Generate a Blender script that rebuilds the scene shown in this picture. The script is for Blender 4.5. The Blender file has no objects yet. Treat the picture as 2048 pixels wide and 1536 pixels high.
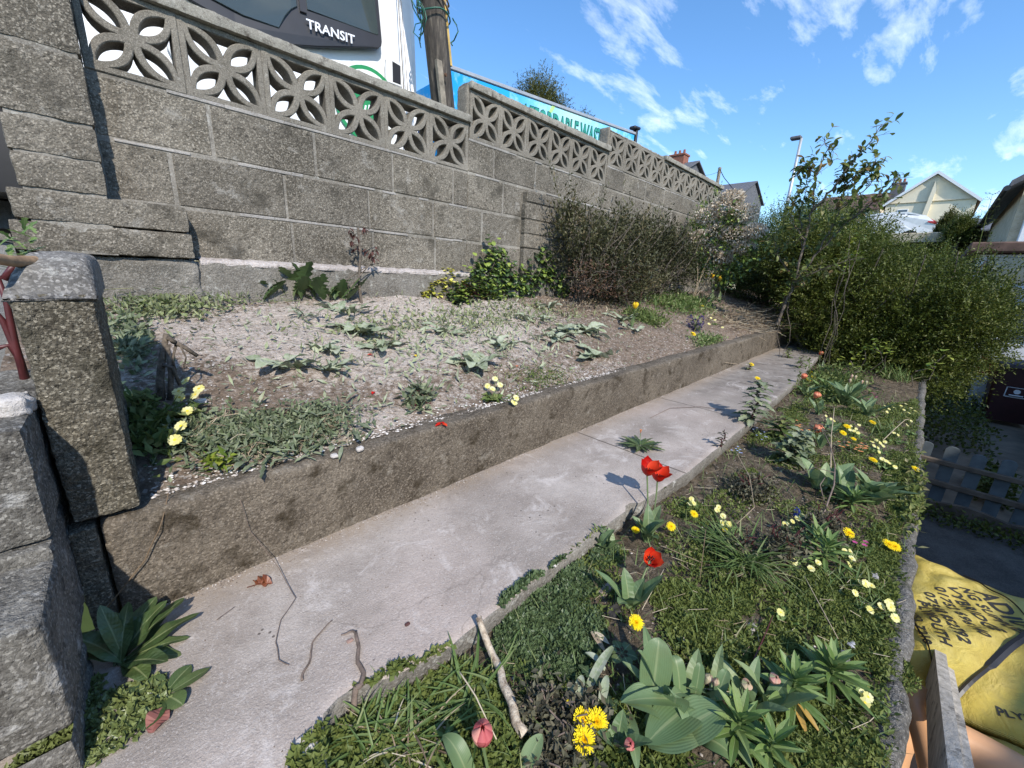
import bpy, math, random
import numpy as np
from mathutils import Vector, Matrix, noise
random.seed(7); rng = np.random.default_rng(7)
S = bpy.context.scene
# ---------------------------------------------------------------- camera
RC = np.array([[0.72034617, -0.15057178, 0.67707424],
               [-0.69188532, -0.22487424, 0.68609496],
               [0.04895001, -0.96268360, -0.26616570]])     # columns: image right, image down, view direction
FPX = 783.0
cam_d = bpy.data.cameras.new('camera'); cam = bpy.data.objects.new('camera', cam_d)
S.collection.objects.link(cam); S.camera = cam
mw = Matrix.Identity(4)
for i in range(3):
    mw[i][0] = RC[i, 0]; mw[i][1] = -RC[i, 1]; mw[i][2] = -RC[i, 2]
cam.matrix_world = mw
cam_d.sensor_width = 36; cam_d.lens = FPX / 2048 * 36
cam_d.clip_start = 0.02; cam_d.clip_end = 2000
# ---------------------------------------------------------------- sun and sky
SUN = Vector((-0.27, -0.715, 0.645)).normalized()
sd = bpy.data.lights.new('sun', 'SUN'); sd.energy = 3.0; sd.angle = math.radians(1.0); sd.color = (1.0, 0.935, 0.85)
so = bpy.data.objects.new('sun', sd); S.collection.objects.link(so)
so.rotation_euler = SUN.to_track_quat('Z', 'Y').to_euler(); so.location = (0, 0, 30)
W = bpy.data.worlds.new('World'); S.world = W; W.use_nodes = True
nt = W.node_tree; nt.nodes.clear()
def N(t, ty, **k):
    n = t.nodes.new(ty)
    for a, b in k.items(): setattr(n, a, b)
    return n
out = N(nt, 'ShaderNodeOutputWorld'); bg = N(nt, 'ShaderNodeBackground'); bg.inputs[1].default_value = 0.15
sky = N(nt, 'ShaderNodeTexSky', sky_type='NISHITA', sun_disc=False)
sky.sun_elevation = math.asin(SUN.z); sky.sun_rotation = math.atan2(SUN.x, SUN.y)
sky.air_density = 1.0; sky.dust_density = 0.25; sky.ozone_density = 3.0
tc = N(nt, 'ShaderNodeTexCoord'); sep = N(nt, 'ShaderNodeSeparateXYZ')
nt.links.new(tc.outputs['Generated'], sep.inputs[0])
def M_(t, op, a, b=None, c=None):
    n = N(t, 'ShaderNodeMath', operation=op)
    for i, x in enumerate((a, b, c)):
        if x is None: continue
        if isinstance(x, (int, float)): n.inputs[i].default_value = x
        else: t.links.new(x, n.inputs[i])
    return n.outputs[0]
zz = M_(nt, 'MAXIMUM', sep.outputs[2], 0.02); zz = M_(nt, 'ADD', zz, 0.12)
px_ = M_(nt, 'DIVIDE', sep.outputs[0], zz); py_ = M_(nt, 'DIVIDE', sep.outputs[1], zz)
cmb = N(nt, 'ShaderNodeCombineXYZ'); nt.links.new(px_, cmb.inputs[0]); nt.links.new(py_, cmb.inputs[1])
mp = N(nt, 'ShaderNodeMapping'); mp.inputs['Rotation'].default_value = (0, 0, 0.5); mp.inputs['Scale'].default_value = (1.1, 3.1, 1); mp.inputs['Location'].default_value = (1.7, 0.6, 0)
nt.links.new(cmb.outputs[0], mp.inputs[0])
cn = N(nt, 'ShaderNodeTexNoise'); cn.inputs['Scale'].default_value = 2.1; cn.inputs['Detail'].default_value = 9; cn.inputs['Roughness'].default_value = 0.62; cn.inputs['Distortion'].default_value = 0.25
nt.links.new(mp.outputs[0], cn.inputs[0])
cn2 = N(nt, 'ShaderNodeTexNoise'); cn2.inputs['Scale'].default_value = 0.75; cn2.inputs['Detail'].default_value = 3
nt.links.new(mp.outputs[0], cn2.inputs[0])
cs = M_(nt, 'ADD', M_(nt, 'MULTIPLY', cn.outputs[0], 0.6), M_(nt, 'MULTIPLY', cn2.outputs[0], 0.5))
cr = N(nt, 'ShaderNodeMapRange'); cr.inputs[1].default_value = 0.585; cr.inputs[2].default_value = 0.82; cr.inputs[3].default_value = 0.0; cr.inputs[4].default_value = 0.8
nt.links.new(cs, cr.inputs[0])
hs = N(nt, 'ShaderNodeHueSaturation'); hs.inputs['Saturation'].default_value = 1.18; hs.inputs['Value'].default_value = 0.98
nt.links.new(sky.outputs[0], hs.inputs['Color'])
mx = N(nt, 'ShaderNodeMixRGB'); nt.links.new(cr.outputs[0], mx.inputs[0]); nt.links.new(hs.outputs[0], mx.inputs[1]); mx.inputs[2].default_value = (7.2, 7.6, 8.2, 1)
nt.links.new(mx.outputs[0], bg.inputs[0]); nt.links.new(bg.outputs[0], out.inputs[0])
S.view_settings.view_transform = 'Standard'; S.view_settings.look = 'None'; S.view_settings.gamma = 1; S.view_settings.exposure = 0.86
# ---------------------------------------------------------------- helpers
C = S.collection
def ray(u, v): return RC @ np.array([u - 1024.0, v - 768.0, FPX])
def onX(u, v, x): r = ray(u, v); return r * x / r[0]
def onY(u, v, y): r = ray(u, v); return r * y / r[1]
def onZ(u, v, z): r = ray(u, v); return r * z / r[2]
def nz(x, y, z=0.0, s=1.0): return noise.noise(Vector((x * s, y * s, z * s)))
YE = np.array([[-.8, .28], [.06, .30], [.11, .47], [.15, .61], [.20, .625], [.28, .585], [.39, .563], [.8, .572], [1.1, .575], [1.65, .545], [2.4, .555], [4.2, .61], [6, .73], [9, .8]])
def yedge(x): return float(np.interp(x, YE[:, 0], YE[:, 1]))
def zkerb(x): return -.562 + .018 * x
def zpath(x): return -.82 + .024 * x
YK = 1.135; YW = 2.4; YB = -.175
def zup(x, y):
    t = min(max((y - 1.22) / (YW - 1.22), 0), 1); a = zkerb(x) - .012; b = -.185 + .018 * x
    return a + (b - a) * t ** .85 + .03 * nz(x, y, 1, 2.3) * min(1, 4 * t) + .012 * nz(x, y, 4, 9)
def zlow(x, y):
    return -.868 + .012 * x + .02 * nz(x, y, 2, 3.0) + .012 * nz(x, y, 3, 9) - .02 * max(0, (.2 - y)) * 2
def zyard(x, y): return -1.9
def zg(x, y):
    if y > YK: return zup(x, y) if y > 1.2 else zkerb(x)
    if y > yedge(x): return zpath(x)
    if y > YB: return zlow(x, y)
    return -1.9
def hit(u, v):
    r = ray(u, v); r = r / np.linalg.norm(r); t = .4
    while t < 40:
        p = r * t
        if p[2] < zg(p[0], p[1]):
            t -= .01
            for _ in range(6):
                p = r * t
                if p[2] < zg(p[0], p[1]): break
                t += .002
            return p
        t += .01
    return r * 6
def groundp(u, v, dz=0.0):
    p = hit(u, v); return np.array([p[0], p[1], zg(p[0], p[1]) + dz])

class MB:
    def __init__(s): s.v = []; s.f = []; s.r = []; s.n = 0; s.ac = []; s.al = []; s.has = False
    def add(s, v, f, r=None, ac=None, al=None):
        v = np.asarray(v, float).reshape(-1, 3)
        if r is None: r = random.random()
        n = s.n; s.v.append(v)
        s.ac.append(np.full(len(v), .6) if ac is None else np.asarray(ac)); s.al.append(np.full(len(v), .5) if al is None else np.asarray(al)); s.has = s.has or ac is not None
        s.f.extend([tuple(i + n for i in q) for q in f]); s.r.extend([r] * len(f)); s.n += len(v)
    def addn(s, v, f, r):       # numpy: v (n,3), f (m,k), r (m)
        s.ac.append(np.full(len(v), .6)); s.al.append(np.full(len(v), .5))
        s.v.append(v); s.f.extend((np.asarray(f) + s.n).tolist()); s.r.extend(np.asarray(r).tolist()); s.n += len(v)
    def verts(s): return np.concatenate(s.v) if s.v else np.zeros((0, 3))
def rootloc(o):
    while o.parent: o = o.parent
    return np.array(o.location)
def obj(name, mb, m, parent=None, org=None, smooth=False, attr=None):
    V = mb.verts()
    if parent is not None: o0 = rootloc(parent)
    elif org is not None: o0 = np.array(org, float)
    else:
        o0 = np.array([(V[:, 0].min() + V[:, 0].max()) / 2, (V[:, 1].min() + V[:, 1].max()) / 2, V[:, 2].min()])
    me = bpy.data.meshes.new(name); me.from_pydata((V - o0).tolist(), [], mb.f)
    a = me.attributes.new('rnd', 'FLOAT', 'FACE'); a.data.foreach_set('value', np.array(mb.r, dtype=np.float32))
    if mb.has: attr = dict(attr or {}); attr['ac'] = np.concatenate(mb.ac); attr['al'] = np.concatenate(mb.al)
    if attr is not None:
        for k, arr in attr.items():
            b = me.attributes.new(k, 'FLOAT', 'POINT'); b.data.foreach_set('value', np.array(arr, dtype=np.float32))
    if smooth: me.polygons.foreach_set('use_smooth', [True] * len(me.polygons))
    me.materials.append(m); me.update()
    o = bpy.data.objects.new(name, me); C.objects.link(o)
    if parent is not None: o.parent = parent
    else: o.location = Vector(o0)
    return o
def thing(name, label, cat, loc, group=None):
    o = bpy.data.objects.new(name, None); C.objects.link(o); o.location = Vector([float(q) for q in loc]); o.empty_display_size = .1
    o['label'] = label; o['category'] = cat
    if group: o['group'] = group
    return o
def tag(o, label, cat=None, group=None):
    o['label'] = label
    if cat: o['category'] = cat
    if group: o['group'] = group
    return o
def kind(o, k, label=None):
    o['kind'] = k
    if label: o['label'] = label
    return o
# --- shapes
def box(mb, x0, x1, y0, y1, z0, z1, b=.005, sh=0.0, r=None):
    x0, x1 = min(x0, x1), max(x0, x1); y0, y1 = min(y0, y1), max(y0, y1)
    b = min(b, (x1 - x0) / 3, (y1 - y0) / 3, (z1 - z0) / 3)
    V = []; idx = {}
    for i, x in enumerate((x0, x1)):
        for j, y in enumerate((y0, y1)):
            for k, z in enumerate((z0, z1)):
                sx, sy, sz = (1, -1)[i] * b, (1, -1)[j] * b, (1, -1)[k] * b
                for a, p in enumerate(((x, y + sy, z + sz), (x + sx, y, z + sz), (x + sx, y + sy, z))):
                    idx[i, j, k, a] = len(V); V.append(p)
    F = []
    for a in range(3):
        o1, o2 = [q for q in range(3) if q != a]
        for s in (0, 1):
            q = []
            for (p1, p2) in ((0, 0), (1, 0), (1, 1), (0, 1)):
                c = [0, 0, 0]; c[a] = s; c[o1] = p1; c[o2] = p2; q.append(idx[c[0], c[1], c[2], a])
            F.append(q)
    for a in range(3):           # edges along axis a
        o1, o2 = [q for q in range(3) if q != a]
        for p1 in (0, 1):
            for p2 in (0, 1):
                c0 = [0, 0, 0]; c0[a] = 0; c0[o1] = p1; c0[o2] = p2; c1 = list(c0); c1[a] = 1
                F.append([idx[tuple(c0) + (o1,)], idx[tuple(c1) + (o1,)], idx[tuple(c1) + (o2,)], idx[tuple(c0) + (o2,)]])
    for i in (0, 1):
        for j in (0, 1):
            for k in (0, 1): F.append([idx[i, j, k, 0], idx[i, j, k, 1], idx[i, j, k, 2]])
    V = np.array(V); 
    if sh: V[:, 2] += sh * (V[:, 0])
    cen = V.mean(0); G = []
    for q in F:
        p = V[q]; nrm = np.cross(p[1] - p[0], p[2] - p[0])
        G.append(q if np.dot(nrm, p.mean(0) - cen) > 0 else q[::-1])
    mb.add(V, G, r)
def roughbox(mb, x0, x1, y0, y1, z0, z1, res=.01, r=.008, amp=.003, sc=40, top=None, sh=0.0, keep=None):
    lo = np.array([x0, y0, z0]); hi = np.array([x1, y1, z1]); ext = hi - lo
    n = [max(2, int(math.ceil(e / res))) for e in ext]
    for a in range(3):
        o1, o2 = [q for q in range(3) if q != a]
        for s in (0, 1):
            if keep and (a, s) not in keep: continue
            g1 = np.linspace(0, 1, n[o1] + 1); g2 = np.linspace(0, 1, n[o2] + 1)
            A, B = np.meshgrid(g1, g2, indexing='ij')
            P = np.zeros((A.size, 3)); P[:, a] = hi[a] if s else lo[a]
            P[:, o1] = lo[o1] + A.ravel() * ext[o1]; P[:, o2] = lo[o2] + B.ravel() * ext[o2]
            rr = min(r, ext.min() / 2.2)
            Q = np.clip(P, lo + rr, hi - rr); D = P - Q; L = np.linalg.norm(D, axis=1, keepdims=True); D = D / np.maximum(L, 1e-9)
            P2 = Q + D * rr
            for i in range(len(P2)):
                p = P2[i]
                h = amp * (noise.noise(Vector(p * sc)) + .6 * noise.noise(Vector(p * sc * 2.3))) + amp * 1.2 * noise.noise(Vector(p * 9))
                P2[i] = p + D[i] * h
            if sh: P2[:, 2] += sh * P2[:, 0]
            m = n[o2] + 1
            F = []
            for i in range(n[o1]):
                for j in range(n[o2]):
                    q = [i * m + j, (i + 1) * m + j, (i + 1) * m + j + 1, i * m + j + 1]
                    F.append(q)
            nrm = np.cross(P2[F[0][1]] - P2[F[0][0]], P2[F[0][2]] - P2[F[0][0]])
            want = np.zeros(3); want[a] = 1 if s else -1
            mid = F[len(F) // 2]; nrm = np.cross(P2[mid[1]] - P2[mid[0]], P2[mid[2]] - P2[mid[0]])
            if np.dot(nrm, want) < 0: F = [q[::-1] for q in F]
            mb.add(P2, F, .5)
def tube(mb, pts, rad, n=6, cap=True, r=None):
    P = [np.array(p, float) for p in pts]; k = len(P)
    if not hasattr(rad, '__len__'): rad = [rad] * k
    V = []; ref = np.array([.13, .31, .94])
    for i in range(k):
        t = P[min(i + 1, k - 1)] - P[max(i - 1, 0)]; t = t / (np.linalg.norm(t) + 1e-9)
        u = np.cross(t, ref); 
        if np.linalg.norm(u) < .1: u = np.cross(t, np.array([1., 0, 0]))
        u /= np.linalg.norm(u); w = np.cross(t, u)
        for j in range(n):
            a = 2 * math.pi * j / n; V.append(P[i] + rad[i] * (math.cos(a) * u + math.sin(a) * w))
    F = [[i * n + j, i * n + (j + 1) % n, (i + 1) * n + (j + 1) % n, (i + 1) * n + j] for i in range(k - 1) for j in range(n)]
    if cap: F.append(list(range(n))[::-1]); F.append([(k - 1) * n + j for j in range(n)])
    mb.add(V, F, r)
def wig(p0, p1, k=8, amp=.02, sag=0.0, seed=0):
    p0 = np.array(p0, float); p1 = np.array(p1, float); L = np.linalg.norm(p1 - p0); out = []
    for i in range(k):
        t = i / (k - 1); q = p0 + (p1 - p0) * t
        w = amp * math.sin(math.pi * t)
        q = q + w * np.array([nz(t * 3, seed, .3), nz(t * 3, seed, 5.3), nz(t * 3, seed, 9.3)]) * 2; q[2] += sag * 4 * t * (1 - t)
        out.append(q)
    return out
def prism(mb, poly, f, t, r=None):
    """poly: 2-D outline (CCW); f maps (a,b,depth)->3-D; t depth"""
    n = len(poly); V = [f(a, b, 0) for a, b in poly] + [f(a, b, t) for a, b in poly]
    mb.add(V, [list(range(n)), [n + i for i in range(n)][::-1]] + [[i, (i + 1) % n, n + (i + 1) % n, n + i][::-1] for i in range(n)], r)
def xform(V, loc, X, Y, Z):
    V = np.asarray(V); return np.array(loc) + V[:, :1] * np.array(X) + V[:, 1:2] * np.array(Y) + V[:, 2:3] * np.array(Z)
def curve_mesh(cu):
    o = bpy.data.objects.new('tmp', cu); C.objects.link(o)
    dg = bpy.context.evaluated_depsgraph_get(); me = bpy.data.meshes.new_from_object(o.evaluated_get(dg))
    V = np.array([v.co[:] for v in me.vertices]); F = [list(p.vertices) for p in me.polygons]
    bpy.data.objects.remove(o); bpy.data.curves.remove(cu); bpy.data.meshes.remove(me)
    return V, F
def text_mesh(body, size=.1, extrude=.001, offset=0.0, spacing=1.0, shear=0.0, res=3):
    cu = bpy.data.curves.new('t', 'FONT'); cu.body = body; cu.size = size; cu.extrude = extrude; cu.offset = offset
    cu.space_character = spacing; cu.shear = shear; cu.resolution_u = res
    return curve_mesh(cu)
# --- leaves
def leaf(mb, base, az, e0, e1, L, W, prof='tulip', m=6, fold=.15, roll=0.0, wave=0.0, r=None, side=0.0):
    """strip leaf: starts at elevation e0 (deg), ends at e1; az in radians"""
    pr = {'tulip': lambda t: (math.sin(math.pi * min(1, .12 + .88 * t)) ** .75) if t > .0 else .45,
          'lance': lambda t: math.sin(math.pi * (.06 + .94 * t)) ** .9,
          'dock': lambda t: .15 + .95 * math.sin(math.pi * min(1, t ** 1.25)) ** .8 if t < .99 else .05,
          'grass': lambda t: 1 - t ** 2 * .95,
          'serr': lambda t: (.12 + .9 * math.sin(math.pi * min(1., t ** 1.1)) ** .8) * (1 if int(t * 12) % 2 else .55),
          'round': lambda t: .08 if t < .35 else math.sin(math.pi * (.08 + .9 * (t - .35) / .65)) ** .55}[prof]
    p = np.array(base, float); V = []; e0 = math.radians(e0); e1 = math.radians(e1)
    for i in range(m + 1):
        t = i / m; e = e0 + (e1 - e0) * t; a = az + side * t
        d = np.array([math.cos(a) * math.cos(e), math.sin(a) * math.cos(e), math.sin(e)])
        if i: p = p + d * L / m
        s = np.array([-math.sin(a), math.cos(a), 0]); up = np.cross(d, s) * -1
        up = up if up[2] > 0 or abs(up[2]) < .2 else -up
        ro = roll * t; s2 = s * math.cos(ro) + up * math.sin(ro)
        w = max(.0, pr(t)) * W / 2
        lift = up * (fold * w + wave * math.sin(t * 11) * w)
        lift2 = up * (fold * w + wave * math.sin(t * 11 + 2) * w)
        V += [p - s2 * w + lift, p, p + s2 * w + lift2]
    F = []
    for i in range(m):
        a = i * 3; F += [[a, a + 1, a + 4, a + 3], [a + 1, a + 2, a + 5, a + 4]]
    mb.add(V, F, r, [1, 0, 1] * (m + 1), np.repeat(np.arange(m + 1) / m, 3))
    return p
def leaves(mb, P, D, L, W, up=None, rr=None, fold=.25):
    """vectorised small leaves: 6 verts, 2 quads"""
    n = len(P); D = D / np.linalg.norm(D, axis=1, keepdims=True)
    if up is None: up = rng.normal(size=(n, 3)) * .6 + np.array([0, 0, 1.])
    Sd = np.cross(D, up); Sd /= np.maximum(np.linalg.norm(Sd, axis=1, keepdims=True), 1e-6); U = np.cross(Sd, D)
    L = np.broadcast_to(np.asarray(L, float), (n,))[:, None]; Wd = np.broadcast_to(np.asarray(W, float), (n,))[:, None] / 2
    V = np.stack([P, P + D * L * .45 + Sd * Wd + U * Wd * fold, P + D * L, P + D * L * .45 - Sd * Wd + U * Wd * fold], 1)
    F = (np.arange(n) * 4)[:, None]; F1 = F + np.array([[0, 1, 2]]); F2 = F + np.array([[0, 2, 3]])
    F = np.stack([F1, F2], 1).reshape(-1, 3)
    if rr is None: rr = rng.random(n)
    mb.addn(V.reshape(-1, 3), F, np.repeat(rr, 2))
def dirs(n, upb=0.3):
    d = rng.normal(size=(n, 3)); d /= np.linalg.norm(d, axis=1, keepdims=True); d[:, 2] += upb; return d / np.linalg.norm(d, axis=1, keepdims=True)
# ---------------------------------------------------------------- materials
def mat(name): 
    m = bpy.data.materials.new(name); m.use_nodes = True; t = m.node_tree
    return m, t, t.nodes['Principled BSDF']
def ramp(t, fac, stops, mode='LINEAR'):
    n = N(t, 'ShaderNodeValToRGB'); el = n.color_ramp.elements; n.color_ramp.interpolation = mode
    el[0].position = stops[0][0]; el[0].color = (*stops[0][1], 1); el[1].position = stops[-1][0]; el[1].color = (*stops[-1][1], 1)
    for p, c in stops[1:-1]: e = el.new(p); e.color = (*c, 1)
    t.links.new(fac, n.inputs[0]); return n.outputs[0]
def tex(t, sc, det=4, rough=.6, co=None, dist=0.0):
    n = N(t, 'ShaderNodeTexNoise'); n.inputs['Scale'].default_value = sc; n.inputs['Detail'].default_value = det; n.inputs['Roughness'].default_value = rough; n.inputs['Distortion'].default_value = dist
    if co is not None: t.links.new(co, n.inputs[0])
    return n.outputs[0]
def pos(t):
    return N(t, 'ShaderNodeNewGeometry').outputs['Position']
def mixc(t, f, a, b, blend='MIX'):
    n = N(t, 'ShaderNodeMixRGB', blend_type=blend)
    for i, x in enumerate((f, a, b)):
        if isinstance(x, (int, float)): n.inputs[i].default_value = x
        elif isinstance(x, tuple): n.inputs[i].default_value = (*x, 1)
        else: t.links.new(x, n.inputs[i])
    return n.outputs[0]
def rng_(t, x, a, b, c=0.0, d=1.0):
    n = N(t, 'ShaderNodeMapRange'); t.links.new(x, n.inputs[0])
    for i, q in enumerate((a, b, c, d)): n.inputs[i + 1].default_value = q
    return n.outputs[0]
def bump(t, bs, h, st, dist=.01):
    n = N(t, 'ShaderNodeBump'); n.inputs['Strength'].default_value = st; n.inputs['Distance'].default_value = dist; t.links.new(h, n.inputs['Height'])
    t.links.new(n.outputs[0], bs.inputs['Normal'])
def concrete(name, c0, c1, spk=.5, spksc=220, rough=.92, bst=.6, bdist=.004, blot=None, blotc=(.04, .035, .03), lichen=.0, lic=(.6, .6, .55), licsc=14, stain=1.0, rv=.25):
    m, t, b = mat(name); p = pos(t)
    base = ramp(t, tex(t, 5, 5, .65, p), [(.3, c0), (.7, c1)])
    base = mixc(t, rng_(t, tex(t, 1.7, 4, .6, p), .35, .65, 0, .35 * stain), base, tuple(x * .55 for x in c0))
    fine = tex(t, spksc, 3, .7, p); vo = N(t, 'ShaderNodeTexVoronoi'); vo.inputs['Scale'].default_value = spksc * .8; t.links.new(p, vo.inputs[0])
    base = mixc(t, rng_(t, fine, .35, .65, 0, spk), base, mixc(t, .5, base, (0.02, .018, .015)))
    vs = N(t, 'ShaderNodeTexVoronoi'); vs.inputs['Scale'].default_value = spksc * 1.9; t.links.new(p, vs.inputs[0])
    base = mixc(t, rng_(t, vs.outputs['Color'], .55, .95, 0, spk * .8), base, tuple(min(.6, x * 1.55 + .03) for x in c1))
    base = mixc(t, rng_(t, vo.outputs['Color'], .08, .25, spk * .8, 0), base, tuple(x * .35 for x in c0))
    at = N(t, 'ShaderNodeAttribute'); at.attribute_name = 'rnd'
    base = mixc(t, rng_(t, at.outputs['Fac'], 0, 1, 0, rv), base, mixc(t, .6, base, (.05, .045, .04)))
    if lichen:
        l = tex(t, licsc, 6, .72, p, .3); base = mixc(t, rng_(t, l, .58, .68, 0, lichen), base, lic)
    if blot:
        l = tex(t, blot, 5, .65, p, .2); base = mixc(t, rng_(t, l, .55, .68, 0, .85), base, blotc)
    t.links.new(base, b.inputs['Base Color']); b.inputs['Roughness'].default_value = rough; b.inputs['Specular IOR Level'].default_value = .25
    h = M_(t, 'ADD', M_(t, 'MULTIPLY', fine, 1.0), M_(t, 'MULTIPLY', tex(t, spksc * .3, 4, .6, p), 1.4))
    bump(t, b, h, bst, bdist)
    return m
def plain(name, c, rough=.6, metal=0.0, var=.15, sc=8, c2=None, bst=0.0, bsc=60, coat=0.0):
    m, t, b = mat(name); p = pos(t)
    c2 = c2 or tuple(x * (1 - var * 2) for x in c)
    base = ramp(t, tex(t, sc, 5, .6, p), [(.35, c2), (.65, c)])
    t.links.new(base, b.inputs['Base Color']); b.inputs['Roughness'].default_value = rough; b.inputs['Metallic'].default_value = metal
    if coat: b.inputs['Coat Weight'].default_value = coat
    if bst: bump(t, b, tex(t, bsc, 4, .6, p), bst, .004)
    return m
def leafm(name, stops, rough=.5, trans=.25, spec=.35, mott=.25, msc=120, dust=0.0, veins=0):
    m, t, b = mat(name); at = N(t, 'ShaderNodeAttribute'); at.attribute_name = 'rnd'
    base = ramp(t, at.outputs['Fac'], stops); p = pos(t)
    base = mixc(t, rng_(t, tex(t, msc, 3, .6, p), .35, .7, 0, mott), base, mixc(t, .5, base, (.02, .03, .01)))
    if veins:
        ac = N(t, 'ShaderNodeAttribute'); ac.attribute_name = 'ac'; al = N(t, 'ShaderNodeAttribute'); al.attribute_name = 'al'
        base = mixc(t, rng_(t, ac.outputs['Fac'], .03, .12, .65, 0), base, mixc(t, .55, base, (.42, .46, .24)))
        if veins == 1: q = M_(t, 'ADD', M_(t, 'MULTIPLY', al.outputs['Fac'], 60), M_(t, 'MULTIPLY', ac.outputs['Fac'], -16)); q = M_(t, 'SINE', q); lo = .75
        else: q = M_(t, 'SINE', M_(t, 'MULTIPLY', ac.outputs['Fac'], 46)); lo = .1
        base = mixc(t, rng_(t, q, lo, 1, 0, .12), base, mixc(t, .5, base, (.30, .36, .18)))
        ln = tex(t, 20, 4, .6, p); base = mixc(t, rng_(t, ln, .5, .68, 0, .5), base, mixc(t, .5, base, (.16, .15, .05)))
        bump(t, b, q, .15, .001)
    if dust: base = mixc(t, rng_(t, tex(t, 60, 5, .7, p), .42, .62, 0, dust), base, (.50, .49, .44))
    t.links.new(base, b.inputs['Base Color']); b.inputs['Roughness'].default_value = rough; b.inputs['Specular IOR Level'].default_value = spec
    if trans:
        tr = N(t, 'ShaderNodeBsdfTranslucent'); t.links.new(base, tr.inputs[0]); ms = N(t, 'ShaderNodeMixShader'); ms.inputs[0].default_value = trans
        o = t.nodes['Material Output']; t.links.new(b.outputs[0], ms.inputs[1]); t.links.new(tr.outputs[0], ms.inputs[2]); t.links.new(ms.outputs[0], o.inputs[0])
    return m
MT = {}
MT['block'] = concrete('weathered_block', (.135, .117, .088), (.30, .268, .215), spk=.85, spksc=110, bst=1.0, bdist=.007, rv=.45, stain=1.6, lichen=.5, licsc=9, lic=(.38, .36, .32), blot=6, blotc=(.065, .058, .045))
MT['wiped'] = concrete('pale_wiped_mortar', (.26, .24, .21), (.46, .43, .39), spk=.4, spksc=130)
MT['mortar'] = concrete('pale_mortar', (.17, .152, .125), (.38, .35, .30), spk=.4, spksc=130, lichen=.4, licsc=30, blot=6, blotc=(.12, .11, .09))
MT['screen'] = concrete('screen_concrete', (.165, .148, .118), (.30, .272, .225), spk=.6, spksc=200, lichen=.4, licsc=25, lic=(.45, .43, .38), rv=.2)
MT['coping'] = concrete('coping_concrete', (.22, .205, .17), (.40, .375, .32), spk=.45, lichen=.6, licsc=30, lic=(.5, .48, .42), blot=22, blotc=(.06, .05, .04))
MT['footing'] = concrete('rough_footing', (.15, .135, .11), (.30, .28, .245), spk=.5, spksc=120, bst=.9, bdist=.008, lichen=.5, licsc=18)
MT['whitemortar'] = concrete('whitened_mortar', (.5, .47, .43), (.75, .70, .66), spk=.3, stain=.3, bst=.8)
MT['ledged'] = concrete('plaster_dusted_ledge', (.50, .44, .40), (.74, .67, .62), spk=.5, spksc=90, blot=16, blotc=(.20, .17, .14), bst=1.0, bdist=.01)
MT['agg'] = concrete('coarse_aggregate_block', (.10, .086, .058), (.29, .262, .20), spk=.9, spksc=140, bst=1.0, bdist=.010, blot=9, blotc=(.05, .045, .03))
MT['smoothtop'] = concrete('trowelled_cement', (.13, .122, .108), (.30, .285, .26), spk=.7, spksc=120, bst=.8, bdist=.006, lichen=.4, licsc=22)
MT['step'] = concrete('step_block', (.105, .097, .082), (.24, .228, .20), spk=.85, spksc=130, bst=1.0, bdist=.006, lichen=.45, licsc=12, lic=(.62, .61, .58), blot=8)
MT['kerb'] = concrete('mossy_kerb', (.10, .080, .058), (.225, .190, .145), spk=.7, spksc=130, bst=1.0, bdist=.007, lichen=.45, licsc=16, lic=(.33, .30, .25), blot=12, blotc=(.035, .026, .014))
# ================================================================ GROUND
m, t, b = mat('bed_soil'); p = pos(t)
at = N(t, 'ShaderNodeAttribute'); at.attribute_name = 'dust'
soil = ramp(t, tex(t, 30, 6, .7, p), [(.3, (.12, .088, .062)), (.55, (.26, .20, .152)), (.75, (.38, .31, .25))])
dustc = ramp(t, tex(t, 45, 6, .75, p), [(.32, (.31, .25, .20)), (.5, (.55, .475, .41)), (.7, (.68, .605, .53))])
dm = M_(t, 'ADD', at.outputs['Fac'], M_(t, 'MULTIPLY', M_(t, 'SUBTRACT', tex(t, 34, 7, .75, p), .5), 2.4))
base = mixc(t, rng_(t, dm, .3, .62), soil, dustc)
vo = N(t, 'ShaderNodeTexVoronoi'); vo.inputs['Scale'].default_value = 110; t.links.new(p, vo.inputs[0])
base = mixc(t, rng_(t, vo.outputs['Color'], .78, .86, 0, .6), base, (.62, .58, .53))
t.links.new(base, b.inputs['Base Color']); b.inputs['Roughness'].default_value = .95; b.inputs['Specular IOR Level'].default_value = .1
h = M_(t, 'ADD', tex(t, 70, 6, .75, p), M_(t, 'MULTIPLY', tex(t, 22, 4, .7, p), 1.5)); bump(t, b, h, 1.0, .02)
MT['soil'] = m
m, t, b = mat('damp_soil'); p = pos(t)
soil = ramp(t, tex(t, 35, 6, .72, p), [(.3, (.06, .047, .032)), (.55, (.16, .128, .09)), (.78, (.32, .27, .21))])
t.links.new(soil, b.inputs['Base Color']); b.inputs['Roughness'].default_value = .95; b.inputs['Specular IOR Level'].default_value = .1
bump(t, b, M_(t, 'ADD', tex(t, 70, 6, .75, p), M_(t, 'MULTIPLY', tex(t, 20, 4, .7, p), 1.5)), 1.0, .02)
MT['soil2'] = m
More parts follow.
